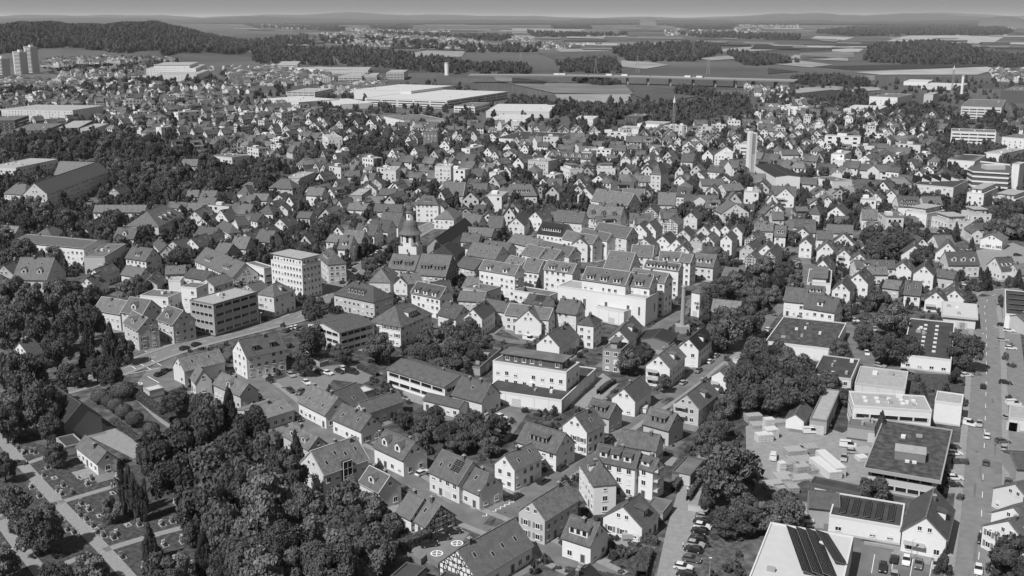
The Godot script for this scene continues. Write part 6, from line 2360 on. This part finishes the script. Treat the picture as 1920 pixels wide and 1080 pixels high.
# ------------------------------------------------------------------ cemetery, yard, hedges, lamps, people
const GRAVES := "27 830 0,35 842 1,48 848 2,45 852 0,60 848 1,67 850 0,92 840 2,90 878 1,83 893 0,102 897 3,149 895 3,174 900 1,165 909 0,120 912 1,110 922 0,117 928 1,137 926 2,75 932 0,60 915 1,154 946 1,148 958 2,168 957 0,163 975 1,152 968 0,187 968 3,176 989 1,190 996 0,183 1000 1,195 1006 0,214 1010 1,220 1003 2,240 985 3,262 985 1,305 985 0,324 979 0,340 973 1,352 972 2,230 1046 1,272 1066 0,310 1023 1,343 1017 0,365 996 1,345 1005 3,115 975 1,128 995 0,25 1040 1,10 1030 2,40 1010 0,330 1052 1,300 895 1,325 888 0,332 945 0,290 920 2,205 885 3,222 895 1,140 1000 0,447 1040 0,362 1062 1,212 925 3"
func grave(px: Vector2, kind: int, i: int) -> void:
	var at := P(px.x, px.y)
	var spots := [[60, 845, "by the upper cemetery gate"], [105, 875, "beneath the tree below the chapel house"], [165, 900, "in the bed below the chapel house wall"], [120, 922, "at the first path crossing"], [70, 930, "beside the kerb tree left of the path"], [158, 955, "in the first row past the crossing"], [185, 990, "in the row beside the small round tree"], [210, 1008, "at the second path crossing"], [250, 985, "in front of the slim columnar trees"], [325, 978, "along the second cross path"], [235, 1050, "below the second crossing"], [280, 1060, "behind the dark conical conifer"], [340, 1015, "below the second cross path"], [355, 1055, "at the foot of the leafy grove"], [305, 895, "beside the hedge under the chapel gable"], [325, 940, "in the shade of the columnar trees"], [130, 990, "beside the big round tree"], [25, 1030, "beside the side path"], [215, 888, "under the hedge of the chapel house"], [440, 1040, "at the far cross path"]]
	var best := 1e9
	var spot := ""
	for q in spots:
		var dd: float = px.distance_squared_to(Vector2(q[0], q[1]))
		if dd < best:
			best = dd
			spot = q[2]
	var o := thing("grave", at, "%s grave with %s %s" % [["pale", "stone-edged", "planted", "grey"][kind], ["upright headstone", "leafy planting", "small shrub", "low slab"][kind] + (" and tall stone" if i % 3 == 2 and kind != 3 else ""), spot], "grave", "graves on the cemetery lawn")
	o.rotation.y = 0.62 + 0.05 * sin(i * 3.1)
	var b := MB.new()
	for s in [-1.0, 1.0]:
		b.box(Vector3(s * 0.62 - 0.09, 0, -1.2), Vector3(s * 0.62 + 0.09, 0.2, 1.2)); b.box(Vector3(-0.53, 0, s * 1.11 - 0.09), Vector3(0.53, 0.19, s * 1.11 + 0.09))
	if kind != 2: part("kerb_stone", mesh([[b, M.stone]]), o)
	b = MB.new()
	b.box(Vector3(-0.53, 0, -1.02), Vector3(0.53, 0.13, 1.02))
	part("bed", mesh([[b, M.soil if kind != 3 else M.stone]]), o)
	if kind != 3:
		b = MB.new()
		b.box(Vector3(-0.42, 0, -1.35), Vector3(0.42, 1.0 + 0.15 * (i % 3), -1.14)); b.box(Vector3(-0.55, 0, -1.4), Vector3(0.55, 0.22, -1.08))
		part("headstone", mesh([[b, M.stone if i % 3 else M.wall0]]), o)
	for k in (3 if kind < 3 else 1):
		part("planting", MESH.bush1 if (i + k) % 2 else MESH.bush0, o, Transform3D(Basis().scaled(Vector3(0.42, 0.55 + 0.2 * (k % 2), 0.42)), Vector3(0.18 * (k - 1), 0.1, 0.65 - k * 0.55)))
func hedge(px: Array, w: float, h: float, lab: String) -> void:
	var line := smooth_line(px)
	var o := thing("hedge", line[0], lab, "hedge")
	var r := RandomNumberGenerator.new()
	r.seed = int(px[0].x)
	var len := 0.0
	for i in line.size() - 1: len += line[i].distance_to(line[i + 1])
	var m := MB.new()
	for i in int(len * 120.0 * (w + h) * 0.35):
		var t := r.randf() * (line.size() - 1.001)
		var c: Vector3 = line[int(t)].lerp(line[int(t) + 1], t - int(t)) - line[0]
		var d: Vector3 = (line[int(t) + 1] - line[int(t)]).normalized()
		var s := d.cross(Vector3.UP)
		var f := r.randf() * (2.0 * h + w)
		var n := Vector3.UP
		var p := Vector3.ZERO
		if f < h:
			p = s * w * 0.5 + Vector3(0, f, 0)
			n = s
		elif f < 2.0 * h:
			p = -s * w * 0.5 + Vector3(0, f - h, 0)
			n = -s
		else: p = s * (f - 2.0 * h - w * 0.5) + Vector3(0, h, 0)
		p += Vector3(r.randfn(), r.randfn(), r.randfn()) * 0.07
		n = (n + Vector3(r.randfn(), r.randfn(), r.randfn()) * 0.45).normalized()
		var x := n.cross(Vector3(r.randfn(), r.randfn(), r.randfn())).normalized() * 0.17
		var y := n.cross(x)
		var g := r.randf_range(0.5, 0.95)
		m.col = Color(g, g, g)
		m.tri(c + p - x - y, c + p + x - y * 0.6, c + p + y)
		m.tri(c + p - x * 0.8 + y * 0.6, c + p + x * 0.7 - y, c + p + x + y * 0.7)
	part("foliage", mesh([[m, M.leaf1]]), o)
	var core := ribbon(line, w * 0.8, h * 0.93, 0.0, h)
	var cm := part("stems", mesh([[core, M.leaf3]]), o)
	cm.position = -line[0]
	for p in line: claim(roadpts, p, w)
func wall_run(px: Array, w: float, h: float, mat: Material, lab: String, called := "garden_wall") -> void:
	var line := []
	for p in px: line.append(P(p.x, p.y))
	var o := thing(called, line[0], lab, "wall" if called == "garden_wall" else "fence")
	var m := part("wall_body" if called == "garden_wall" else "fence_body", mesh([[ribbon(line, w, h, 0.0, h + 0.2), mat]]), o)
	m.position = -line[0]
	if called != "garden_wall":
		for p in line: part("post", MESH.beam, o, Transform3D(Basis().scaled(Vector3(0.12, h + 0.3, 0.12)), p - line[0] + Vector3(0, h * 0.5 + 0.1, 0)))
	else:
		var c := part("coping", mesh([[ribbon(line, w + 0.12, h + 0.08, 0.0, 0.08), M.stone]]), o)
		c.position = -line[0]
func lamp(px: Vector2, top: float, lean: Vector2, lab: String) -> void:
	var at := P(px.x, px.y)
	var o := thing("street_lamp", at, lab, "street lamp", "street lamps")
	var m := MB.new()
	m.lathe([Vector2(0.11, 0), Vector2(0.07, top * 0.6), Vector2(0.055, top)], 8)
	part("pole", mesh([[m, M.metal]]), o)
	m = MB.new()
	var e := Vector3(lean.x, top + 0.25, lean.y)
	m.bar(Vector3(0, top, 0), e, 0.09, Vector3(0, 0, 1))
	part("arm", mesh([[m, M.metal]]), o)
	m = MB.new()
	m.box(e + Vector3(-0.32, -0.08, -0.14), e + Vector3(0.32, 0.08, 0.14))
	part("lamp_head", mesh([[m, M.frame]]), o)
func stack(px: Vector2, sx: float, sy: float, sz: float, turn: float, wrapped: bool, lab: String) -> void:
	var o := thing("material_stack", P(px.x, px.y), lab, "stack", "stacks in the builders' yard")
	o.rotation.y = turn
	var r := RandomNumberGenerator.new()
	r.seed = int(px.x * 3 + px.y)
	var n := maxi(1, int(sy / 0.55))
	for i in n:
		var m := MB.new()
		var k := maxi(1, int(sx / 1.1))
		for j in k:
			var x0 := -sx * 0.5 + sx * j / k
			m.box(Vector3(x0 + 0.04, i * 0.6 + 0.1, -sz * 0.5 + r.randf() * 0.12), Vector3(x0 + sx / k - 0.04, i * 0.6 + 0.57, sz * 0.5 - r.randf() * 0.12))
		part("bundle", mesh([[m, M.wrap if wrapped else [M.lumber, M.concrete, M.stone][r.randi() % 3]]]), o)
	for i in 3: part("bearer", MESH.beam, o, Transform3D(Basis().scaled(Vector3(sx * 0.96, 0.1, 0.12)), Vector3(0, 0.05, (i - 1) * sz * 0.38)))
func person_mesh(mat_top: Material, mat_low: Material) -> ArrayMesh:
	# one body from blended capsules, meshed as surface nets
	var bones := [[Vector3(0, 0.95, 0), Vector3(0, 1.4, 0), 0.14, 0.17], [Vector3(0, 1.4, 0), Vector3(0, 1.55, 0), 0.08, 0.06], [Vector3(0, 1.62, 0.01), Vector3(0, 1.7, 0.0), 0.1, 0.1],
		[Vector3(0.19, 1.4, 0), Vector3(0.25, 1.12, -0.02), 0.06, 0.05], [Vector3(0.25, 1.12, -0.02), Vector3(0.24, 0.86, 0.08), 0.048, 0.04], [Vector3(0.24, 0.86, 0.08), Vector3(0.23, 0.76, 0.1), 0.04, 0.025],
		[Vector3(-0.19, 1.4, 0), Vector3(-0.25, 1.12, -0.04), 0.06, 0.05], [Vector3(-0.25, 1.12, -0.04), Vector3(-0.25, 0.86, 0.0), 0.048, 0.04], [Vector3(-0.25, 0.86, 0), Vector3(-0.24, 0.76, 0.02), 0.04, 0.025],
		[Vector3(0.09, 0.95, 0), Vector3(0.1, 0.5, 0.1), 0.1, 0.07], [Vector3(0.1, 0.5, 0.1), Vector3(0.1, 0.08, 0.1), 0.065, 0.045], [Vector3(0.1, 0.05, 0.08), Vector3(0.1, 0.04, 0.24), 0.045, 0.04],
		[Vector3(-0.09, 0.95, 0), Vector3(-0.1, 0.5, -0.02), 0.1, 0.07], [Vector3(-0.1, 0.5, -0.02), Vector3(-0.1, 0.1, -0.18), 0.065, 0.045], [Vector3(-0.1, 0.06, -0.2), Vector3(-0.1, 0.04, -0.06), 0.045, 0.04]]
	var c := 0.035
	var lo := Vector3(-0.42, -0.07, -0.42)
	var N := Vector3i(24, 54, 24)
	var val := PackedFloat32Array()
	val.resize(N.x * N.y * N.z)
	for i in N.x:
		for j in N.y:
			for k in N.z:
				var p := lo + Vector3(i, j, k) * c
				var s := 0.0
				for b in bones:
					var d: Vector3 = b[1] - b[0]
					var h := clampf((p - b[0]).dot(d) / d.length_squared(), 0.0, 1.0)
					s += exp(-32.0 * ((p - b[0] - d * h).length() - lerpf(b[2], b[3], h)))
				val[(i * N.y + j) * N.z + k] = -log(maxf(s, 1e-20)) / 32.0
	var idx := func(i: int, j: int, k: int) -> int: return (i * N.y + j) * N.z + k
	var V := {}
	for i in N.x - 1:
		for j in N.y - 1:
			for k in N.z - 1:
				var acc := Vector3.ZERO
				var cnt := 0
				for e in 12:
					var ax := e / 4
					var o1 := e % 2
					var o2 := (e / 2) % 2
					var a := Vector3i.ZERO
					a[(ax + 1) % 3] = o1
					a[(ax + 2) % 3] = o2
					var b := a
					b[ax] = 1
					var fa := val[idx.call(i + a.x, j + a.y, k + a.z)]
					var fb := val[idx.call(i + b.x, j + b.y, k + b.z)]
					if (fa < 0.0) != (fb < 0.0):
						acc += Vector3(a).lerp(Vector3(b), fa / (fa - fb))
						cnt += 1
				if cnt: V[Vector3i(i, j, k)] = lo + (Vector3(i, j, k) + acc / cnt) * c
	var tp := MB.new()
	var lw := MB.new()
	var sk := MB.new()
	for i in range(1, N.x - 1):
		for j in range(1, N.y - 1):
			for k in range(1, N.z - 1):
				for ax in 3:
					var o := Vector3i.ZERO
					o[ax] = 1
					var fa := val[idx.call(i, j, k)]
					var fb := val[idx.call(i + o.x, j + o.y, k + o.z)]
					if (fa < 0.0) == (fb < 0.0): continue
					var u := Vector3i.ZERO
					u[(ax + 1) % 3] = 1
					var w := Vector3i.ZERO
					w[(ax + 2) % 3] = 1
					var q := Vector3i(i, j, k)
					var ps := [V.get(q - u - w), V.get(q - w), V.get(q), V.get(q - u)]
					if ps.has(null): continue
					var y: float = ps[0].y
					var m := sk if y > 1.5 or (y < 0.86 and absf(ps[0].x) > 0.19) else (tp if y > 0.93 else lw)
					if fa < 0.0: m.quad(ps[0], ps[1], ps[2], ps[3])
					else: m.quad(ps[3], ps[2], ps[1], ps[0])
	return mesh([[tp, mat_top], [lw, mat_low], [sk, M.skin]])
func build_small() -> void:
	var i := 0
	for g in GRAVES.split(",", false):
		var f := g.split_floats(" ", false)
		grave(Vector2(f[0], f[1]), int(f[2]), i)
		i += 1
	hedge([Vector2(248, 737), Vector2(285, 765), Vector2(325, 793)], 2.6, 2.2, "tall clipped hedge beside the narrow cemetery walk")
	hedge([Vector2(212, 790), Vector2(245, 815), Vector2(262, 830)], 1.6, 1.2, "low hedge below the clipped round trees")
	hedge([Vector2(1262, 925), Vector2(1278, 900), Vector2(1287, 880)], 1.4, 2.0, "dark hedge along the lane beside the terrace garden")
	hedge([Vector2(1192, 1010), Vector2(1215, 1020), Vector2(1232, 1022)], 2.0, 1.8, "clipped hedge block behind the trailer")
	hedge([Vector2(1202, 1085), Vector2(1208, 1060), Vector2(1215, 1040)], 2.4, 2.0, "thick dark hedge beside the lane lawn")
	hedge([Vector2(752, 1030), Vector2(780, 1020), Vector2(805, 1008)], 2.4, 2.2, "round-topped hedge beside the three black cars")
	hedge([Vector2(1060, 1072), Vector2(1120, 1080), Vector2(1180, 1092)], 1.2, 1.0, "low garden hedge by the street lamp")
	hedge([Vector2(185, 882), Vector2(215, 873), Vector2(240, 865)], 1.4, 1.4, "hedge under the gable of the chapel house")
	hedge([Vector2(1768, 880), Vector2(1762, 905), Vector2(1760, 925)], 2.2, 1.6, "hedge strip beside the penthouse-topped hall")
	hedge([Vector2(1785, 868), Vector2(1815, 870)], 1.6, 1.2, "short hedge at the roadside parking bay")
	hedge([Vector2(1795, 935), Vector2(1806, 938)], 1.8, 1.2, "round hedge clump at the road edge by the gabled house")
	hedge([Vector2(672, 690), Vector2(690, 698), Vector2(708, 706)], 1.8, 1.4, "hedge below the courtyard maple")
	hedge([Vector2(1122, 740), Vector2(1140, 725), Vector2(1152, 718)], 1.4, 1.6, "hedge beside the crossroads house")
	hedge([Vector2(1290, 940), Vector2(1306, 915), Vector2(1316, 895)], 1.0, 1.6, "thin hedge on the tree side of the lane")
	wall_run([Vector2(1290, 957), Vector2(1322, 962), Vector2(1355, 968)], 0.25, 1.6, M.wall2, "pale garden wall at the head of the parked cars")
	wall_run([Vector2(764, 1046), Vector2(790, 1060), Vector2(800, 1050), Vector2(822, 1066)], 0.12, 1.5, M.wall4, "dark panel fence beside the painted circles", "panel_fence")
	wall_run([Vector2(583, 680), Vector2(600, 688), Vector2(616, 683)], 0.4, 1.6, M.concrete, "curved concrete planter wall below the balcony house")
	wall_run([Vector2(1620, 1020), Vector2(1700, 1034), Vector2(1790, 1048)], 0.3, 0.6, M.concrete, "low concrete edging along the customer car park")
	lamp(Vector2(902, 958), 5.5, Vector2(-0.5, 0.2), "slim street lamp at the corner of the half-hipped house")
	lamp(Vector2(1107, 1050), 5.5, Vector2(-0.4, 0.2), "slim street lamp in front of the white-walled house")
	lamp(Vector2(1866, 1035), 5.5, Vector2(-1.6, -0.3), "curved street lamp beside the main road tree")
	lamp(Vector2(1772, 1076), 4.5, Vector2(0, 0.2), "car park lamp beside the young tree")
	lamp(Vector2(1708, 1050), 5.0, Vector2(0.5, 0), "twin-armed car park lamp by the white car")
	lamp(Vector2(490, 628), 9.0, Vector2(0.5, 0.1), "tall street lamp on the uphill main street")
	lamp(Vector2(580, 560), 9.0, Vector2(0.5, 0.1), "tall street lamp below the white office block")
	lamp(Vector2(664, 492), 8.0, Vector2(0.5, 0.1), "tall street lamp by the first street terrace")
	lamp(Vector2(706, 465), 8.0, Vector2(0.5, 0.1), "tall street lamp by the second street terrace")
	lamp(Vector2(282, 690), 6.0, Vector2(-1.0, 0.1), "traffic signal mast over the stop line")
	lamp(Vector2(710, 845), 6.0, Vector2(0.4, 0.1), "street lamp at the end of the dormer house")
	lamp(Vector2(58, 700), 5.0, Vector2(0, 0.2), "globe lamp beside the white woodland house")
	lamp(Vector2(1330, 1085), 5.0, Vector2(0, 0.2), "lamp in the dry grass beside the parked cars")
	lamp(Vector2(1845, 660), 7.0, Vector2(-1.2, 0), "curved lamp on the straight of the main road")
	var k := 0
	for q in [[1480, 880, 5, 2.2, 4, 0], [1500, 885, 4, 2.2, 4, 0], [1515, 884, 3, 1.6, 4, 0], [1530, 882, 3, 1.4, 4, 0], [1490, 855, 6, 2.6, 4, 0], [1515, 850, 5, 2.2, 4, 0], [1547, 885, 4, 2.6, 11, 1], [1556, 878, 3, 2.8, 13, 1], [1500, 866, 7, 1.4, 5, 0], [1465, 885, 2, 3.0, 2, 1], [1470, 895, 5, 0.6, 5, 0], [1500, 897, 6, 0.6, 4, 0], [1412, 790, 5, 2.6, 3, 0], [1425, 800, 6, 1.6, 4, 0], [1445, 820, 4, 3.2, 3, 1], [1432, 826, 5, 2.2, 3, 1], [1440, 808, 3, 4.0, 2.5, 1], [1402, 780, 4, 2, 3, 0], [1470, 795, 10, 1.2, 3, 0], [1450, 912, 5, 1.6, 4, 0], [1470, 918, 5, 1.4, 3, 0], [1485, 922, 3, 2, 3, 0], [1620, 850, 5, 1.6, 5, 0], [1615, 862, 3, 1.2, 3, 1], [1535, 868, 4, 1.4, 4, 0]]:
		var hw: String = "knee-high" if q[3] < 1.0 else ("waist-high" if q[3] < 1.5 else ("shoulder-high" if q[3] < 2.1 else ("man-high" if q[3] < 2.5 else "towering")))
		var lw: String = "narrow" if q[2] < 3.5 else ("broad" if q[2] < 5.5 else "very broad")
		var near: String = "by the thicket" if q[0] < 1460 else ("beside the dark hall" if q[0] > 1590 else ("near the shelter roof" if q[1] > 890 else "in mid-yard"))
		stack(Vector2(q[0], q[1]), q[2], q[3], q[4], 0.2 + 0.06 * sin(k * 2.3), q[5] == 1, "%s %s stack of %s %s" % [hw, lw, "white wrapped blocks" if q[5] == 1 else "boards and slabs", near])
		k += 1
	# trailer beside the hedge
	var tr := thing("trailer", P(1178, 1012), "small covered grey trailer parked on the drive", "trailer")
	tr.basis = Basis((P(1192, 1012) - P(1165, 1012)).normalized(), Vector3.UP, (P(1192, 1012) - P(1165, 1012)).normalized().cross(Vector3.UP))
	var b := MB.new()
	b.hexa([Vector3(-1.5, 0.5, 0.8), Vector3(1.5, 0.5, 0.8), Vector3(1.5, 0.5, -0.8), Vector3(-1.5, 0.5, -0.8), Vector3(-1.4, 1.7, 0.7), Vector3(1.4, 1.7, 0.7), Vector3(1.4, 1.7, -0.7), Vector3(-1.4, 1.7, -0.7)])
	part("cover", mesh([[b, M.wall3]]), tr)
	b = MB.new()
	b.bar(Vector3(1.5, 0.5, 0), Vector3(2.7, 0.45, 0), 0.12, Vector3.UP)
	part("drawbar", mesh([[b, M.metal]]), tr)
	for s in [-1.0, 1.0]: part("wheel", MESH.wheel, tr, Transform3D(Basis(Vector3(1, 0, 0), Vector3(0, 0, s), Vector3(0, -s, 0)), Vector3(0, 0.33, s * 0.85)))
	var pm := [person_mesh(M.wall1, M.dark), person_mesh(M.dark, M.wall3)]
	k = 0
	for q in [[1281, 1029, 0.4, "person in a light top standing behind the parked cars"], [210, 916, 1.2, "person in a light top on the cemetery path"], [215, 915, 1.4, "person in dark clothes on the cemetery path"], [1289, 924, 2.6, "person in a light top walking up the lane"], [1293, 921, 2.5, "person in dark clothes walking up the lane"]]:
		var p := thing("person", P(q[0], q[1]) + Vector3(0, 0.09, 0), q[3], "person", "people on foot")
		p.rotation.y = q[2]
		part("body", pm[[0, 0, 1, 0, 1][k]], p)
		k += 1

# ------------------------------------------------------------------ the rest of the town: past what one can tell apart
func far_house(wall: String, rt: String, sd: int, kind: int) -> ArrayMesh:
	# kinds: 0 gabled, 1 with a long dormer, 2 with a cross gable, 3 hipped, 4 flat block, 5 with a low annex, 6 steep and narrow
	var r := RandomNumberGenerator.new()
	r.seed = sd
	var W := MB.new()
	var R := MB.new()
	var G := MB.new()
	var hx := 0.47
	var hz := 0.46
	var e: float = [0.56, 0.52, 0.58, 0.62, 1.0, 0.5, 0.55][kind]
	W.hexa([Vector3(-hx, -0.02, hz), Vector3(hx, -0.02, hz), Vector3(hx, -0.02, -hz), Vector3(-hx, -0.02, -hz), Vector3(-hx, e, hz), Vector3(hx, e, hz), Vector3(hx, e, -hz), Vector3(-hx, e, -hz)], false)
	var rows := 3 if kind == 4 else 2
	var fh := e / rows
	for s in [-1.0, 1.0]:
		for f in rows:
			for i in 4:
				var x := -0.33 + i * 0.22
				if r.randf() < 0.75: G.box(Vector3(x - 0.05, f * fh + fh * 0.3, s * hz - 0.006), Vector3(x + 0.05, f * fh + fh * 0.75, s * hz + 0.006))
			for i in 3:
				var z := -0.26 + i * 0.26
				if r.randf() < 0.75: G.box(Vector3(s * hx - 0.006, f * fh + fh * 0.3, z - 0.06), Vector3(s * hx + 0.006, f * fh + fh * 0.75, z + 0.06))
		if kind == 4: continue
		var rx := 0.5 if kind != 3 else 0.18
		var a := Vector3(-s * 0.5, e - 0.03, s * 0.5)
		var b := Vector3(s * 0.5, e - 0.03, s * 0.5)
		R.quad(a, b, Vector3(s * rx, 1.0, 0), Vector3(-s * rx, 1.0, 0))
		if kind == 3: R.tri(b, Vector3(s * 0.5, e - 0.03, -s * 0.5), Vector3(s * rx, 1.0, 0))
		else:
			W.tri(Vector3(s * hx, e, s * hz), Vector3(s * hx, e, -s * hz), Vector3(s * hx, 0.97, 0))
			R.quad(b - Vector3(0, 0.03, 0), a - Vector3(0, 0.03, 0), Vector3(-s * rx, 0.97, 0), Vector3(s * rx, 0.97, 0))
			G.box(Vector3(s * hx - 0.006, e + 0.1, -0.06), Vector3(s * hx + 0.006, e + 0.22, 0.06))
	if kind == 4:
		R.box(Vector3(-0.46, 0.97, -0.45), Vector3(0.46, 1.02, 0.45))
		W.box(Vector3(-0.1, 1.0, -0.3), Vector3(0.15, 1.18, 0.05))
	else: R.box(Vector3(0.12, 0.85, -0.1), Vector3(0.18, 1.12, -0.03))
	if kind == 1:
		for s in [-1.0, 1.0]:
			W.box(Vector3(-0.25, e + 0.06, minf(s * 0.08, s * 0.36)), Vector3(0.2, 0.82, maxf(s * 0.08, s * 0.36))); R.box(Vector3(-0.28, 0.82, minf(s * 0.04, s * 0.4)), Vector3(0.23, 0.86, maxf(s * 0.04, s * 0.4))); G.box(Vector3(-0.2, e + 0.14, s * 0.363 - 0.004), Vector3(0.15, 0.78, s * 0.363 + 0.004))
	if kind == 2:
		for s in [-1.0, 1.0]:
			var p := [Vector3(-0.22 * s, e, s * 0.52), Vector3(0.18 * s, e, s * 0.52), Vector3(-0.02 * s, 0.93, s * 0.52), Vector3(-0.02 * s, 0.93, 0)]
			W.tri(p[0], p[1], p[2]); W.quad(Vector3(-0.22 * s, 0, s * 0.52), Vector3(0.18 * s, 0, s * 0.52), p[1], p[0])
			R.quad(p[1], Vector3(0.18 * s, e, 0.1 * s), p[3], p[2]); R.quad(Vector3(-0.22 * s, e, 0.1 * s), p[0], p[2], p[3])
	if kind == 5:
		W.box(Vector3(0.47, -0.02, -0.3), Vector3(0.85, 0.3, 0.3)); R.box(Vector3(0.45, 0.3, -0.33), Vector3(0.88, 0.34, 0.33))
	return mesh([[W, M[wall]], [R, M[rt]], [G, M.glass]])
const FILL := """
1.0|-10 175 130 190 330 178 420 180 470 195 640 215 700 240 700 265 640 270 540 300 330 290 320 262 200 255 0 250
1.0|230 150 330 152 480 150 480 180 430 178 300 180 240 185 100 190 60 185
1.0|640 285 760 300 830 290 960 285 1160 270 1300 265 1300 395 1160 380 1000 385 960 400 640 400 600 380 560 330
1.0|470 195 720 225 830 245 960 240 1000 262 920 285 780 290 660 262 600 240
1.0|1270 245 1420 235 1500 215 1640 220 1770 235 1760 330 1700 350 1660 400 1600 430 1320 420 1270 395
1.0|1280 235 1420 220 1430 200 1480 195 1560 200 1660 215 1800 230 1760 250 1640 240 1280 262
0.9|1400 162 1480 168 1490 180 1440 195 1400 185
1.0|960 240 1160 255 1270 245 1290 275 1150 285 1030 282 960 290
0.7|1560 410 1760 400 1860 430 1880 530 1740 560 1560 530 1500 480
0.7|320 395 640 385 660 440 620 480 500 480 330 470
0.6|600 440 760 400 980 400 1290 420 1290 480 1100 440 960 450 860 460 690 470
0.9|1880 225 1935 225 1935 250 1880 250
"""
const HAMLETS := """
900|600 64 700 62 860 72 920 82 915 95 850 92 700 88 610 78
260|480 42 600 50 600 56 480 52
240|600 52 720 55 860 60 700 62
420|70 93 180 90 300 106 340 118 250 125 120 118
160|100 122 330 122 400 132 300 146 120 146
140|0 150 120 152 220 150 120 172 0 172
200|1862 136 1930 132 1930 156 1870 152
120|960 68 1060 84 1130 84 1060 92 960 95
160|1240 58 1420 56 1440 64 1250 68
140|1700 42 1920 40 1930 52 1880 56
160|300 36 480 40 480 46 330 42
160|1000 38 1300 40 1300 46 1000 45
120|1380 44 1500 46 1500 52 1390 52
300|420 130 560 128 640 150 560 162 440 160
160|690 145 720 150 716 176 640 180 600 172
"""
func build_fill() -> void:
	var r := RandomNumberGenerator.new()
	r.seed = 31
	var lists := []
	for k in 12: lists.append([])
	var polys := []
	for l in FILL.split("\n", false):
		var f: PackedStringArray = l.split("|")
		polys.append([float(f[0]), pts(f[1])])
	var z := -540.0
	while z > -2050.0:
		var x := -1000.0
		while x < 1000.0:
			x += r.randf_range(13.0, 19.0)
			var p := Vector3(x + r.randf_range(-2, 2), 0, z + r.randfn() * absf(z) * 0.009)
			var px := pixel(p)
			if px.x < -20 or px.x > 1940: continue
			var dens := 0.0
			for q in polys:
				if inside(px, q[1]): dens = maxf(dens, q[0])
			if r.randf() > dens: continue
			var l := r.randf_range(9.0, 16.0) * (1.0 if r.randf() < 0.85 else 1.5)
			var w := r.randf_range(8.0, 12.0)
			if taken(foot, p, 6.0) or taken(roadpts, p, 3.0): continue
			var ang := 1.05 + 0.35 * sin(x * 0.006 + 1.0) + 0.3 * sin(z * 0.009) + (PI / 2 if sin(x * 0.021) * sin(z * 0.017) > 0.25 else 0.0) + r.randfn() * 0.06
			var k := r.randi() % 12
			if k in [8, 9] and r.randf() < 0.45: k = 3
			if k in [8, 9]: l *= 1.5
			if k == 11: w *= 0.8
			lists[k].append(Transform3D(Basis(Vector3.UP, ang) * Basis.from_scale(Vector3(l, r.randf_range(7.5, 12.5), w)), p))
			claim(foot, p, 5.0)
		z += z * r.randf_range(0.032, 0.044)
	for l in HAMLETS.split("\n", false):
		var f: PackedStringArray = l.split("|")
		var poly := pts(f[1])
		var lo := Vector2(1e9, 1e9)
		var hi := -lo
		for p in poly:
			lo = lo.min(p)
			hi = hi.max(p)
		var n := 0
		var guard := 0
		while n < int(f[0]) and guard < 9000:
			guard += 1
			var px := Vector2(r.randf_range(lo.x, hi.x), r.randf_range(lo.y, hi.y))
			if not inside(px, poly): continue
			var at := PT(px.x, px.y)
			if taken(foot, at, 7.0): continue
			claim(foot, at, 7.0)
			var s := clampf(at.length() / 5000.0, 1.0, 1.8)
			lists[r.randi() % 12].append(Transform3D(Basis(Vector3.UP, 0.4 + (PI / 2 if r.randf() < 0.4 else 0.0) + r.randfn() * 0.2) * Basis.from_scale(Vector3(r.randf_range(11, 18), r.randf_range(8, 11), r.randf_range(9, 12)) * s), at))
			n += 1
	var o := thing("distant_houses", Vector3.ZERO, "mass of small white gabled houses of the outer quarters and far villages", "houses")
	o.set_meta("kind", "stuff")
	for k in 12: many("houses", far_house("wall%d" % [0, 0, 1, 2, 0, 1, 2, 3, 0, 1, 0, 1][k], "roof%s" % ["1_0", "2_1", "1_1", "2_0", "1_2", "2_2", "3_0", "1_0", "3_1", "2_0", "2_1", "1_1"][k] if not k in [8, 9] else "flat%d" % [2, 1][k - 8], k, [0, 1, 2, 0, 0, 3, 5, 1, 4, 4, 2, 6][k]), lists[k], o)

func _ready() -> void:
	var cam := Camera3D.new()
	cam.position = Vector3(0, CAMH, 0)
	cam.rotation.x = -pitch
	cam.fov = rad_to_deg(2.0 * atan(540.0 / FPX))
	cam.near = 0.5
	cam.far = 120000.0
	add_child(cam)
	cam.current = true
	var sky := ProceduralSkyMaterial.new()
	sky.sky_top_color = grey(0.19)
	sky.sky_horizon_color = grey(0.212)
	sky.sky_curve = 0.25
	sky.ground_bottom_color = grey(0.10)
	sky.ground_horizon_color = grey(0.212)
	sky.sun_angle_max = 0.0
	var env := Environment.new()
	env.background_mode = Environment.BG_SKY
	env.sky = Sky.new()
	env.sky.sky_material = sky
	env.tonemap_mode = Environment.TONE_MAPPER_LINEAR
	env.tonemap_exposure = 1.14
	env.sdfgi_enabled = true
	env.ssao_enabled = true
	env.ssil_enabled = true
	env.fog_enabled = true
	env.fog_density = 0.00002
	env.fog_light_color = grey(0.46)
	var we := WorldEnvironment.new()
	we.environment = env
	add_child(we)
	var sun := DirectionalLight3D.new()
	sun.light_energy = 1.5
	sun.light_angular_distance = 0.5
	sun.shadow_enabled = true
	var az := deg_to_rad(42.0)
	var el := deg_to_rad(50.0)
	var dir := Vector3(sin(az) * cos(el), -sin(el), -cos(az) * cos(el))
	sun.basis = Basis.looking_at(dir, Vector3.UP)
	add_child(sun)
	make_materials()
	make_pieces()
	make_trees()
	car_meshes()
	build_ground()
	build_roads()
	build_gables()
	build_flats()
	build_landmarks()
	build_fill()
	build_cars()
	build_small()
	build_green()
